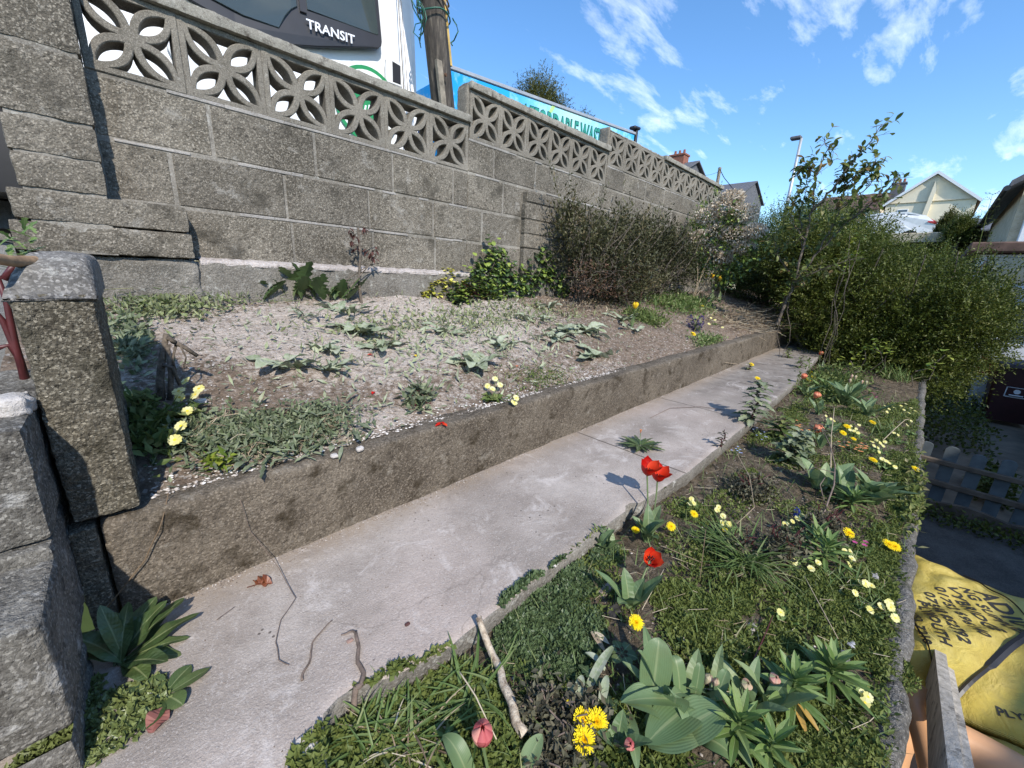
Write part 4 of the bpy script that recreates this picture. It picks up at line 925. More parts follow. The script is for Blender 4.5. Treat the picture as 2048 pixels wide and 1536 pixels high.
def gz(x, y): return zg(x, y)
def lf(root, name, mb, m, label=None):
    o = obj(name, mb, m, root)
    if label: o['label'] = label
    return o
# ---- flower makers (pos = centre of the flower head)
def tulip_head(mb, c, h, w, n=6, openn=0.0, tilt=(0, 0)):
    ax = np.array([tilt[0], tilt[1], 1.0]); ax /= np.linalg.norm(ax)
    u = np.cross(ax, [0.3, .9, .1]); u /= np.linalg.norm(u); v = np.cross(ax, u)
    for k in range(n):
        a = 2 * math.pi * k / n + R_(-.1, .1); inner = k % 2; V = []; m = 7; q = 4
        for i in range(m + 1):
            t = i / m
            rad = w / 2 * (math.sin(math.pi * (.10 + .62 * t)) if openn < .5 else (.25 + .85 * t ** .7)) * (.9 if inner else 1.0)
            if openn < .5: rad *= 1 - .75 * (max(0, t - .72) / .28) * (1 - openn * 1.6)
            hw = w * .36 * math.sin(math.pi * min(1, (.16 + .84 * t) ** 1.15)) ** .7 + .0003
            for j in range(-q, q + 1):
                s = j / q; an = a + s * hw / max(rad, w * .15)
                rr = rad * (1 - .05 * s * s) + w * .03 * math.sin(t * 6 + k) * (openn > .3)
                z = h * t - openn * h * .12 * t * t - .012 * h * s * s * t * 8
                V.append(np.array(c) + u * math.cos(an) * rr + v * math.sin(an) * rr + ax * z)
        w_ = 2 * q + 1
        mb.add(V, [[i * w_ + j, (i + 1) * w_ + j, (i + 1) * w_ + j + 1, i * w_ + j + 1] for i in range(m) for j in range(2 * q)], R_(0, 1))
def dandelion(mb, c, r, nrm=(-.35, -.35, .85)):
    ax = np.array(nrm, float); ax /= np.linalg.norm(ax); u = np.cross(ax, [.1, .9, .2]); u /= np.linalg.norm(u); v = np.cross(ax, u); c = np.array(c)
    for ring, (rr, n, el) in enumerate(((1.0, 34, .12), (.82, 30, .35), (.62, 24, .65), (.4, 16, 1.0), (.2, 8, 1.3))):
        for k in range(n):
            a = 2 * math.pi * (k + R_(-.3, .3)) / n; L = r * rr * R_(.88, 1.06); e = el + R_(-.1, .1)
            d = (u * math.cos(a) + v * math.sin(a)); s = -u * math.sin(a) + v * math.cos(a); w = r * .055
            b0 = c + ax * r * .02; m1 = b0 + (d * math.cos(e) + ax * math.sin(e)) * L * .6; e1 = b0 + (d * math.cos(e) + ax * math.sin(e * .75)) * L
            mb.add([b0 - s * w * .5, b0 + s * w * .5, m1 + s * w, e1 + s * w * .9, e1 - s * w * .9, m1 - s * w], [[0, 1, 2, 5], [5, 2, 3, 4]], .15 + .7 * rr * R_(.8, 1.2) if ring < 3 else R_(0, .35))
def primrose(mb, me, c, r, nrm=(-.35, -.45, .8)):
    ax = np.array(nrm, float) + np.array([R_(-.35, .35), R_(-.35, .35), 0]); ax /= np.linalg.norm(ax); u = np.cross(ax, [.1, .9, .2]); u /= np.linalg.norm(u); v = np.cross(ax, u); c = np.array(c); a0 = R_(0, 6)
    for k in range(5):
        a = a0 + 2 * math.pi * k / 5; P = [(0, 0), (.40, .30), (.80, .54), (1.0, .34), (.90, .0), (1.0, -.34), (.80, -.54), (.40, -.30)]
        V = []
        for x, y in P:
            V.append(c + (u * math.cos(a) + v * math.sin(a)) * x * r + (-u * math.sin(a) + v * math.cos(a)) * y * r + ax * r * (.12 + .1 * x * math.sin(k * 2)))
        mb.add(V, [[0, 1, 4, 7], [1, 2, 3, 4], [4, 5, 6, 7]], R_(0, 1))
    V = [c + ax * r * .16 + (u * math.cos(q) + v * math.sin(q)) * r * .26 for q in np.linspace(0, 2 * math.pi, 7)[:-1]]; me.add(V, [list(range(6))])
def stemto(mb, b0, c, r=.0022, bend=.015):
    b0 = np.array(b0); c = np.array(c); k = 7; off = np.array([R_(-1, 1), R_(-1, 1), 0]) * bend
    tube(mb, [b0 + (c - b0) * s + off * math.sin(math.pi * s) for s in np.linspace(0, 1, k)], r, 6)
def above(u, v, h):     # point on the pixel ray that stands h over the ground below it
    r = ray(u, v); r = r / np.linalg.norm(r); t = .4
    while t < 20:
        p = r * t
        if p[2] - h < zg(p[0], p[1]): return p
        t += .005
    return r * 8
# ---- leaf clusters
def clump(mb, c, n, L, W, prof='tulip', e0=(60, 85), e1=(10, 50), fold=.18, spread=.02, az=None, wave=0.0, m=6, roll=.3, zoff=0, side=.3):
    for k in range(n):
        a = (az[0] + R_(-az[1], az[1])) if az else 2 * math.pi * (k + R_(-.3, .3)) / n
        l = L * R_(.7, 1.1); x = c[0] + R_(-spread, spread); y = c[1] + R_(-spread, spread)
        leaf(mb, (x, y, (c[2] if len(c) > 2 else gz(x, y)) + zoff), a, R_(*e0), R_(*e1), l, W * R_(.8, 1.15), prof, m, fold, R_(-roll, roll), wave, None, R_(-side, side))
def rosette(mb, c, n, L, W, prof='serr', m=12, e=(8, 28), e1=(-12, 10), **k):
    for i in range(n):
        a = 2 * math.pi * (i + R_(-.35, .35)) / n
        leaf(mb, (c[0] + .008 * math.cos(a), c[1] + .008 * math.sin(a), c[2] + .006), a, R_(*e), R_(*e1), L * R_(.65, 1.1), W * R_(.8, 1.15), prof, m, .12, R_(-.4, .4), .0, None, R_(-.4, .4))
def scatter_leaves(mb, cx, cy, rx, ry, n, L, W, h=.02, zf=None, flat=.5, gauss=False):
    if gauss: X = cx + rng.normal(size=n) * rx * .5; Y = cy + rng.normal(size=n) * ry * .5
    else:
        a = rng.random(n) * 2 * math.pi; q = np.sqrt(rng.random(n)); X = cx + rx * q * np.cos(a); Y = cy + ry * q * np.sin(a)
    ok = np.array([(y > 1.215 and y < 2.34) if cy > YK else (y < yedge(x) + .01 and y > YB) for x, y in zip(X, Y)]); X = X[ok]; Y = Y[ok]; n = len(X)
    Z = np.array([(zf or gz)(x, y) for x, y in zip(X, Y)]) + rng.random(n) * h
    leaves(mb, np.stack([X, Y, Z], 1), dirs(n, flat), L * (.6 + .8 * rng.random(n)), W * (.6 + .8 * rng.random(n)))
def shoots(mb, bases, D, L, nl, ll, lw, jit=.3, rbase=None, t0=.1):
    n = len(bases); T = np.linspace(t0, 1, nl); P = bases[:, None, :] + D[:, None, :] * (L[:, None] * T[None, :])[:, :, None]
    d = D[:, None, :] * .8 + rng.normal(size=(n, nl, 3)) * .75; P = P.reshape(-1, 3); d = d.reshape(-1, 3)
    N_ = len(P); rr = None
    if rbase is not None: rr = np.clip(np.repeat(rbase, nl) + rng.normal(size=N_) * jit * .5, 0, 1)
    leaves(mb, P, d, ll * (.6 + .7 * rng.random(N_)), lw * (.6 + .7 * rng.random(N_)), rr=rr)
def ellips(n, c, r, low=-1.0):
    d = dirs(n, 0); d = d[d[:, 2] > low]; return np.array(c) + d * np.array(r) * (1.0), d
def bush(mb, blobs, nsh, L, nl, ll, lw, up=.5, low=-1, inner=.35):
    vols = np.array([b[1][0] * b[1][1] + b[1][1] * b[1][2] for b in blobs]); vols = vols / vols.sum()
    for (c, r), f in zip(blobs, vols):
        n = int(nsh * f); d = dirs(n, 0); d = d[d[:, 2] > low]; n = len(d)
        sc = np.where(rng.random(n) < inner, .35 + .4 * rng.random(n), .80 + .2 * rng.random(n))
        lump = np.array([.88 + .32 * noise.noise(Vector(q * 3.1 + np.array(c))) for q in d])
        B = np.array(c) + d * np.array(r) * (sc * lump)[:, None] - d * L * .4
        D = d + rng.normal(size=(n, 3)) * .45; D[:, 2] += up; D /= np.linalg.norm(D, axis=1, keepdims=True)
        tone = np.clip(.5 + .55 * np.array([noise.noise(Vector(q * 2.3)) for q in B]) + .2 * rng.normal(size=n), 0, 1)
        shoots(mb, B, D, L * (.5 + .8 * rng.random(n)), nl, ll, lw, rbase=tone)
def branches(mb, base, tips, r0, seed=0, k=8, amp=.06):
    for i, tp_ in enumerate(tips): tube(mb, wig(base, tp_, k, amp, 0, seed + i * 1.7), list(np.linspace(r0, r0 * .25, k)), 5)

# ---------------------------------------------------------------- hedges and shrubs
hd = thing('privet_hedge', 'large dense dark green privet hedge filling the far right end of the garden', 'hedge', (6.3, 0, -1.0))
mb = MB()
blobs = [((6.3, 1.15, .35), (.7, .55, .62)), ((5.95, .75, -.02), (.75, .62, .76)), ((6.0, -.15, -.75), (.6, .4, .35)), ((6.1, .15, -.27), (.75, .60, .70)), ((6.1, -.30, -.22), (.70, .42, .62)), ((5.9, .40, -.62), (.62, .60, .50)), ((7.0, .9, .25), (.8, .7, .72)), ((7.2, .2, -.08), (.8, .7, .70)), ((6.6, -.45, -.35), (.6, .32, .50)), ((6.3, .95, .30), (.6, .55, .50))]
bush(mb, blobs, 24000, .25, 12, .030, .0135, up=.55, inner=.30); obj('foliage', mb, G['hedge'], hd)
mb = MB()
for c in [(5.9, .75), (6.1, .2), (6.2, -.1), (6.9, .8), (7.1, .3)]:
    branches(mb, (c[0], c[1], -1.05), [(c[0] + R_(-.5, .5), c[1] + R_(-.5, .5), R_(-.1, .5)) for _ in range(7)], .018, int(c[0] * 10))
obj('branches', mb, G['bark'], hd)
hb = thing('back_hedge', 'bright green upright hedge behind the dry hydrangea heads at the wall end', 'hedge', (7.6, 1.9, -.4))
mb = MB(); blobs = [((7.4, 1.75, .55), (.7, .6, .72)), ((7.6, 2.45, .45), (.7, .5, .75)), ((7.2, 1.3, .2), (.6, .5, .85)), ((8.6, 1.6, .7), (.9, .9, .8)), ((6.9, 2.0, .1), (.5, .5, .6))]
bush(mb, blobs, 9500, .30, 11, .030, .013, up=1.1, inner=.3); obj('foliage', mb, leafm('bright_hedge_leaves', [(0, (.02, .045, .006)), (.5, (.06, .10, .018)), (1, (.14, .18, .04))], .42, .25, .4), hb)
mb = MB(); branches(mb, (7.3, 1.8, -.4), [(7.3 + R_(-.5, .6), 1.8 + R_(-.6, .7), R_(.5, 1.1)) for _ in range(12)], .02, 3); obj('branches', mb, G['bark'], hb)
# upright shoots that break the hedge's outline
mb = MB(); n = 70; B = np.stack([rng.uniform(6.6, 7.8, n), rng.uniform(.9, 2.5, n), rng.uniform(.85, 1.1, n)], 1); D = dirs(n, 2.6); shoots(mb, B, D, rng.uniform(.15, .38, n), 14, .022, .009, rbase=rng.random(n) * .6 + .2); obj('top_shoots', mb, G['lime'], hb)
# dark shrub against the wall
ds = thing('dark_shrub', 'dark bronze leaved shrub with bare twigs growing against the block wall', 'shrub', (3.4, 2.1, -.15))
mb = MB(); blobs = [((2.95, 2.12, .22), (.38, .25, .34)), ((3.45, 2.08, .28), (.45, .28, .38)), ((3.95, 2.08, .30), (.42, .28, .40)), ((3.4, 2.0, .0), (.65, .30, .25)), ((4.4, 2.05, .22), (.45, .30, .42)), ((2.72, 2.2, .45), (.16, .12, .25))]
bush(mb, blobs, 2600, .17, 9, .038, .015, up=.9, inner=.45); obj('foliage', mb, G['dark'], ds)
mb = MB(); 
for c in ((2.95, 2.15), (3.4, 2.1), (3.9, 2.1), (4.3, 2.1)): branches(mb, (c[0], c[1], -.17), [(c[0] + R_(-.4, .4), c[1] + R_(-.35, .15), R_(.15, .62)) for _ in range(14)], .008, int(c[0] * 7), amp=.04)
for _ in range(160):
    x = R_(2.6, 4.3); y = R_(1.82, 2.0); z = R_(-.12, .15); d_ = dirs(1, .2)[0]; tube(mb, wig((x, y, z), np.array([x, y, z]) + d_ * R_(.08, .28), 5, .03, 0, x * 9), [.0018, .0016, .0014, .001, .0008], 4, False)
obj('branches', mb, G['bark'], ds)
mb = MB(); n = 1500; scatter = np.stack([rng.uniform(2.6, 3.6, n), rng.uniform(1.85, 2.1, n), rng.uniform(-.14, .15, n)], 1); leaves(mb, scatter, dirs(n, 0), .022, .010); obj('withered_leaves', mb, leafm('withered_brown', [(0, (.09, .045, .03)), (1, (.24, .14, .09))], .8), ds)
mb = MB()   # tall shoots in front of the wall
for u0, v0, u1, v1 in ((1130, 470, 1118, 350), (1160, 460, 1150, 400), (1235, 470, 1262, 385), (1300, 470, 1318, 420), (1175, 460, 1205, 380)):
    mb = MB(); A = onY(u0, v0, 2.15); B = onY(u1, v1, 2.2); D_ = (B - A); L_ = np.linalg.norm(D_); shoots(mb, np.array([A] * 3) + rng.normal(size=(3, 3)) * .02, np.array([D_ / L_] * 3) + rng.normal(size=(3, 3)) * .1, np.full(3, L_), 22, .040, .013, rbase=rng.random(3)); obj('shoot', mb, G['dark'], ds)

# dried hydrangea heads
hy = thing('dried_hydrangea', 'shrub carrying pale dried flower heads beside the far end of the wall', 'shrub', (5.6, 2.0, -.2))
mb = MB(); mbs = MB(); mbl = MB()
for (u, v, r) in ((1418, 432, .15), (1452, 415, .17), (1482, 428, .15), (1440, 462, .15), (1508, 462, .12), (1470, 470, .15), (1488, 495, .12), (1400, 475, .12), (1465, 395, .12), (1425, 500, .10), (1448, 515, .09)):
    c = onY(u, v, 2.0 if u < 1490 else 1.85); c = c * (5.0 / c[0]) if c[0] > 5.0 else c
    n = 800; q = dirs(n, 0); leaves(mb, c + q * (r * 1.05 * (.6 + .4 * rng.random(n)))[:, None] * np.array([1, 1, .6]), q + rng.normal(size=(n, 3)) * .6, .030, .017)
    tube(mbs, wig((c[0] + R_(-.1, .1), 1.95 + R_(-.1, .1), -.2), c, 8, .05, 0, u), .004, 4)
    n = 160; q = dirs(n, 0); leaves(mbl, c + np.array([R_(-.1, .1), R_(-.1, .1), -.22]) + q * .20 * rng.random((n, 1)), dirs(n, .2), .05, .028)
obj('flower_heads', mb, G['seed'], hy); obj('stems', mbs, G['dry'], hy); obj('foliage', mbl, G['ivy'], hy)
gs = thing('green_corner_shrub', 'leafy lime green shrub under the far end of the coping', 'shrub', (5.6, 2.2, -.2))
mb = MB(); bush(mb, [((5.35, 2.2, .45), (.28, .16, .55)), ((5.9, 2.2, .6), (.35, .2, .6))], 700, .2, 9, .035, .018, up=.7); obj('foliage', mb, G['ivy'], gs)
# small open tree
tr = thing('young_tree', 'slender open tree with green and bronze leaves leaning over the hedge', 'tree', (4.75, 1.02, -.5))
XB = 4.9; b0 = np.array([4.85, 1.03, -.36]); mbt = MB(); mbl = MB()
nodes = [((1570, 606), (1590, 560), (1640, 500), (1700, 440), (1745, 400)), ((1590, 560), (1610, 480), (1625, 420), (1632, 350), (1655, 300), (1648, 275)), ((1625, 420), (1665, 380), (1700, 330), (1735, 290), (1765, 248)), ((1605, 500), (1600, 420), (1620, 360)), ((1640, 500), (1680, 420), (1690, 370), (1690, 330)), ((1700, 440), (1760, 395), (1800, 350)), ((1590, 560), (1560, 520), (1545, 470)), ((1690, 370), (1720, 345), (1752, 325)), ((1610, 480), (1580, 440), (1590, 400)), ((1632, 350), (1615, 330), (1600, 345)), ((1680, 420), (1740, 370), (1745, 340)), ((1588, 565), (1640, 540), (1700, 520))]
pts_all = []
for bi, nd in enumerate(nodes):
    P = [onX(u, v, XB - .05 * (bi % 3) - .1 * i / len(nd) * (bi % 2)) for i, (u, v) in enumerate(nd)]
    if bi == 0: P[0] = b0
    Q = []
    for i in range(len(P) - 1):
        for s in np.linspace(0, 1, 6)[:-1]: Q.append(P[i] + (P[i + 1] - P[i]) * s + np.array([nz(s * 3, bi, i), nz(s * 3, bi, i + 5), nz(s * 3, bi, i + 9)]) * .02)
    Q.append(P[-1]); r0 = .016 if bi == 0 else (.012 if bi < 3 else .006)
    tube(mbt, Q, list(np.linspace(r0, .0016, len(Q))), 6)
    for q in Q[4 if bi < 3 else 1:]:
        for _ in range(2 if bi < 3 else 3):
            d_ = dirs(1, .3)[0]; e = q + d_ * R_(.04, .13); tube(mbt, [q, (q + e) / 2 + dirs(1, 0)[0] * .008, e], [.0022, .0016, .001], 4, False); pts_all.append((e, d_)); pts_all.append(((q + e) / 2, d_))
for e, d_ in pts_all:
    k = random.choice((0, 1, 2, 2))
    for _ in range(k):
        d2 = d_ * .5 + dirs(1, -.1)[0]; az = math.atan2(d2[1], d2[0]); el = math.degrees(math.asin(max(-1, min(1, d2[2] / np.linalg.norm(d2)))))
        leaf(mbl, e, az, el, el - R_(10, 40), R_(.045, .075), R_(.026, .040), 'lance', 4, .2, R_(-.5, .5), 0)
obj('trunk', mbt, G['bark'], tr); obj('crown', mbl, G['treeleaf'], tr)
# pale lime sprays in the hedge front
ls = thing('lime_sapling', 'spray of lime green leaves in front of the dark hedge', 'shrub', (5.0, .7, -.6))
mb = MB(); mbs = MB()
for (u, v, n, x) in ((1700, 468, 6, 4.9), (1720, 480, 5, 4.9), (1690, 520, 8, 4.9), (1700, 510, 6, 4.8), (1570, 590, 8, 4.8), (1585, 560, 6, 4.8), (1730, 700, 9, 4.6), (1755, 690, 8, 4.6), (1700, 720, 6, 4.5), (1775, 705, 7, 4.7), (1690, 540, 6, 5.0), (1860, 730, 5, 4.6), (1890, 710, 4, 4.7)):
    c = onX(u, v, x)
    for _ in range(n * 2):
        q = c + rng.normal(size=3) * .035; leaf(mb, q, R_(0, 6.3), R_(-20, 50), R_(-30, 20), R_(.035, .06), R_(.022, .032), 'lance', 4, .2, 0, 0)
    tube(mbs, wig((x + .15, c[1] * .9 + .05, -.75), c, 7, .06, 0, u), .003, 4)
obj('leaves', mb, G['lime'], ls); obj('stems', mbs, G['bark'], ls)
# conifer over the truck board, distant shrubs near the house
def treeblob(name, label, c, r, n, L, ll, lw, m, trunk=True, up=1.0, group=None):
    o = thing(name, label, 'tree', (c[0], c[1], c[2] - r[2]), group); mb = MB()
    bush(mb, [(c, r), ((c[0], c[1] + r[1] * .6, c[2] - r[2] * .25), (r[0] * .7, r[1] * .6, r[2] * .7)), ((c[0], c[1] - r[1] * .65, c[2] - r[2] * .35), (r[0] * .7, r[1] * .55, r[2] * .6))], n * 2, L, 14, ll, lw, up=up); obj('crown', mb, m, o)
    mb = MB(); tube(mb, [(c[0], c[1], c[2] - r[2] - 1.5), (c[0], c[1], c[2])], [.12, .05], 7); obj('trunk', mb, G['bark'], o)
A = onX(1075, 205, 9.0); treeblob('bushy_conifer', 'bushy olive green conifer rising above the blue truck board', (A[0], A[1], A[2] - .35), (.8, .85, .95), 1500, .5, .07, .018, G['conifer'], up=1.2)
A = onX(1158, 235, 10.5); treeblob('small_conifer', 'small dark evergreen top just right of the bushy conifer', (A[0], A[1], A[2] - .3), (.5, .5, .42), 350, .3, .05, .016, G['conifer'], up=1.2)
A = onX(1893, 452, 27.5); treeblob('dark_conifer', 'dark pointed conifer beside the white car', (A[0], A[1], A[2] - .1), (.35, .35, .85), 500, .3, .07, .03, G['conifer'], up=2)
A = onX(1925, 455, 25.5); treeblob('feathery_conifer', 'loose feathery green conifer right of the white car', (A[0], A[1], A[2] - .2), (.6, .5, .8), 600, .45, .07, .025, G['hedge'], up=1.5)
for i, (u, v, x, lab) in enumerate(((1965, 385, 6.4, 'drooping conifer tip standing against the sky by the neighbouring house'), )):
    o = thing('conifer_shoot', lab, 'shrub', onX(u, 470, x)); mb = MB(); A = onX(1950, 520, x); B = onX(1985, 388, x); T = np.linspace(0, 1, 12)
    tube(mb, [A + (B - A) * t_ for t_ in T], list(np.linspace(.006, .001, 12)), 4)
    Bs = np.array([A + (B - A) * t_ for t_ in T for _ in range(4)]); D = np.array([(-.1, s * 1.0, .15) for t_ in T for s in (-1, 1, -.8, .9)]) + rng.normal(size=(48, 3)) * .2; D /= np.linalg.norm(D, axis=1, keepdims=True)
    shoots(mb, Bs, D, .10 * (1.1 - .6 * np.repeat(T, 4)), 10, .018, .005, rbase=rng.random(48)); obj('sprays', mb, G['hedge'], o)
# green ball plants in the yard shade
o = thing('yard_ivy', 'dark leafy ground plants in the shaded yard below the hedge', 'plant', (8, -.6, -1.9)); mb = MB()
n = 5000; leaves(mb, np.stack([rng.uniform(7.2, 13, n), rng.uniform(-1.0, -.2, n), -1.9 + .35 * rng.random(n)], 1), dirs(n, .5), .05, .03); obj('foliage', mb, G['hedge'], o)
G['toothed'] = leafm('toothed_leaves', [(0, (.06, .10, .035)), (.6, (.11, .165, .06)), (1, (.18, .23, .10))], .5, .2, .35)
G['lime2'] = leafm('dusty_lime_weeds', [(0, (.10, .13, .05)), (.5, (.20, .24, .09)), (1, (.34, .37, .17))], .6, .25, .2, dust=.3)
# ================================================================ UPPER BED PLANTS
def P2(u, v): p = groundp(u, v); return p
def simple(name, label, cat, u, v, build, m, pname='leaves', group=None):
    p = P2(u, v); o = thing(name, label, cat, p, group); mb = MB(); build(mb, p); obj(pname, mb, m, o); return o, p
LE = 'limp dusty leaf clumps on the upper bed'
for (u, v, n, L, W, sp, lab) in (
    (575, 735, 8, .125, .050, .03, 'flopped grey-green leaf clump lying on the white dust, nearest the wing wall'),
    (660, 738, 6, .115, .042, .02, 'limp grey-green leaf clump just right of the flopped clump on the white dust'),
    (715, 665, 10, .150, .060, .035, 'upright broad pale leaf clump in front of the bare rose stick'),
    (655, 700, 6, .10, .038, .03, 'small drooping bluish leaf clump left of the broad pale clump'),
    (760, 695, 8, .12, .045, .03, 'low spread pale leaf clump beside the broad pale clump, to its right'),
    (885, 665, 7, .14, .032, .03, 'narrow leaved dusty clump in the middle of the bed below the yellow shrub'),
    (950, 730, 6, .14, .068, .02, 'few broad dusty leaves standing alone above the primrose near the kerb'),
    (1005, 690, 9, .13, .040, .04, 'flat dusty leaf clump on brown soil right of the lone broad leaves'),
    (1125, 665, 10, .15, .050, .05, 'large tangled pale leaf clump in the centre right of the bed'),
    (1175, 665, 11, .165, .060, .05, 'dense grey leaf clump beside the large tangled clump'),
    (1185, 715, 7, .16, .062, .03, 'pale leaf clump sprawling down towards the kerb'),
    (1245, 640, 7, .17, .032, .02, 'upright narrow leaf clump under the lone yellow tulip'),
    (1085, 615, 9, .14, .034, .05, 'pale leafy clump in front of the ivy'),
    (1060, 640, 8, .13, .030, .05, 'thin leaved clump between the ivy and the tangled pale clump'),
    (690, 625, 9, .15, .030, .04, 'tufted narrow leaf clump at the foot of the bare rose stick'),
    (610, 632, 12, .13, .016, .05, 'light green strap leaves fallen flat under the poppy leaves'),
    (1265, 660, 6, .12, .035, .03, 'small dusty clump below the upright narrow clump'),
    (1100, 680, 7, .12, .040, .04, 'dusty clump with curled tips left of the tangled pale clump')):
    def bl(mb, p):
        clump(mb, p, int(n * 1.4), L * 1.08, W * 1.0, 'tulip' if W > .035 else 'lance', (10, 60), (-30, 10), .2, sp * 1.3, wave=.25, m=8, roll=.9, side=.9)
    simple('leafy_bulb_clump', lab, 'plant', u, v, bl, G['dusty'], group=LE)
# poppy like dark foliage by the footing
for (u, v, n, L, W, lab) in ((545, 600, 16, .17, .05, 'dark toothed leaves left of the tallest toothed plant by the ledge'), (605, 596, 26, .21, .06, 'dark green toothed leaves growing against the ledge left of the rose stick'), (665, 598, 20, .17, .05, 'smaller toothed dark plant next to the rose stick by the wall')):
    def bl(mb, p): clump(mb, p, n, L, W * 1.5, 'serr', (35, 85), (10, 60), .2, .08, m=13)
    simple('toothed_leaf_plant', lab, 'plant', u, v, bl, G['toothed'], group='toothed dark plants by the ledge')
# weeds, heaps
def matplant(name, label, u, v, rx, ry, n, L, W, h, m, cat='weed', extra=None, group=None, flat=.4):
    p = P2(u, v); o = thing(name, label, cat, p, group); mb = MB(); scatter_leaves(mb, p[0], p[1], rx, ry, n, L, W, h, flat=flat, gauss=True)
    obj('leaves', mb, m, o)
    if extra: extra(o, p)
    return o
def stems_extra(n, rx, ry, h, m, r=.0012, L=.08):
    def f(o, p):
        mb = MB()
        for k in range(n):
            x = p[0] + R_(-rx, rx); y = p[1] + R_(-ry, ry); z = gz(x, y) + R_(.003, h); d_ = dirs(1, .0)[0]; d_[2] *= .3; tube(mb, wig((x, y, z), np.array([x, y, z]) + d_ * L * R_(.5, 1.4), 5, .02, 0, k), r, 4, False)
        obj('stems', mb, m, o)
    return f
p = P2(585, 880); o = thing('wilted_weed_heap', 'heap of wilted grey-green weeds lying near the kerb', 'weeds', p); mb = MB()
for cx, cy_, rx, ry, n in ((p[0], p[1],   .20, .10, 1500), (p[0] - .10, p[1] + .03, .16, .09, 900), (p[0] + .05, p[1] + .06, .14, .08, 600)): scatter_leaves(mb, cx, cy_, rx, ry, n, .024, .009, .035, flat=.2, gauss=True)
for _ in range(160):
    a = R_(0, 6.28); r_ = .13 * math.sqrt(random.random()) * 1.4; x = p[0] + r_ * 1.5 * math.cos(a); y = p[1] + r_ * .8 * math.sin(a); leaf(mb, (x, y, gz(x, y) + R_(.005, .035)), R_(0, 6.3), R_(-5, 30), R_(-30, 5), R_(.04, .09), R_(.008, .02), random.choice(('serr', 'lance')), 9, .2, R_(-.8, .8))
obj('leaves', mb, G['grey'], o); stems_extra(70, .2, .12, .03, G['dry'])(o, p)
matplant('wilted_weeds', 'grey wilted weeds between the primrose corner and the weed heap', 430, 870, .12, .08, 900, .026, .011, .03, G['grey'], 'weeds', stems_extra(25, .1, .08, .03, G['dry']))
matplant('clover_weeds', 'pale clover and weeds under the left end of the ledge', 330, 620, .20, .12, 700, .028, .014, .04, G['lime2'], 'weeds', stems_extra(20, .2, .1, .06, G['grass'], L=.12))
matplant('trailing_weeds', 'bright trailing weeds right of the clover below the dusty ledge', 430, 600, .28, .10, 800, .03, .010, .05, G['lime2'], 'weeds', stems_extra(40, .25, .1, .06, G['grass'], L=.14))
matplant('shaded_weeds', 'shaded weeds in the corner against the wing wall', 262, 700, .06, .20, 500, .035, .015, .05, G['grey'], 'weeds')
matplant('corner_greens', 'dark weeds at the foot of the wing wall near the kerb', 290, 870, .06, .12, 500, .034, .016, .05, G['weed'], 'weeds')
matplant('lime_seedling', 'small bright yellow-green seedling near the kerb below the weed heap', 440, 935, .03, .02, 60, .035, .014, .03, G['lime'], 'plant')
matplant('grey_seedling', 'grey pointed leaves of a small weed left of the lower primrose', 840, 810, .06, .04, 120, .05, .022, .06, G['grey'], 'weed', stems_extra(14, .05, .03, .05, G['redstem'], L=.06))
matplant('thin_weeds', 'thin scattered weeds on the gravelly soil right of the lower primrose', 1085, 760, .22, .10, 900, .016, .006, .02, G['weed'], 'weeds', stems_extra(40, .2, .1, .02, G['dry']))
matplant('flat_clover', 'flat clover patch beyond the thin weeds by the pale clump', 1035, 800, .10, .05, 420, .016, .009, .012, G['weed'], 'weeds')
matplant('grassy_weeds', 'fresh grassy weeds around the yellow tulips at the far end of the bed', 1360, 610, .7, .28, 2600, .05, .014, .10, G['grass'], 'weeds', stems_extra(120, .6, .25, .08, G['grass'], L=.22))
matplant('low_nettles', 'low leafy greens between the dark shrub and the yellow tulip', 1290, 640, .28, .16, 1300, .035, .014, .07, G['weed'], 'weeds', stems_extra(40, .2, .1, .08, G['grass'], L=.16))
matplant('edge_greens', 'bright green weeds spilling over the kerb near the purple hyacinths', 1420, 690, .30, .10, 900, .030, .012, .05, G['grass'], 'weeds')
matplant('dry_grass_heap', 'heap of dry straw coloured grass at the far end of the upper bed', 1500, 645, .9, .22, 500, .05, .005, .06, G['dry'], 'dry grass', stems_extra(420, .9, .22, .08, G['dry'], r=.0022, L=.30))
matplant('flattened_leaves', 'flattened pale leaves strewn between the leaf clumps in the middle of the bed', 900, 690, 1.2, .55, 1500, .045, .012, .015, G['dusty'], 'leaves', flat=.1)
matplant('trampled_leaves', 'trampled greenish leaf scraps in front of the ivy and the yellow shrub', 960, 640, 1.1, .22, 1300, .04, .012, .03, G['lime2'], 'leaves', flat=.2)
matplant('dry_scraps', 'dry brown plant scraps below the dark shrub', 1180, 610, .7, .18, 900, .035, .006, .03, G['dry'], 'leaves', flat=.1)
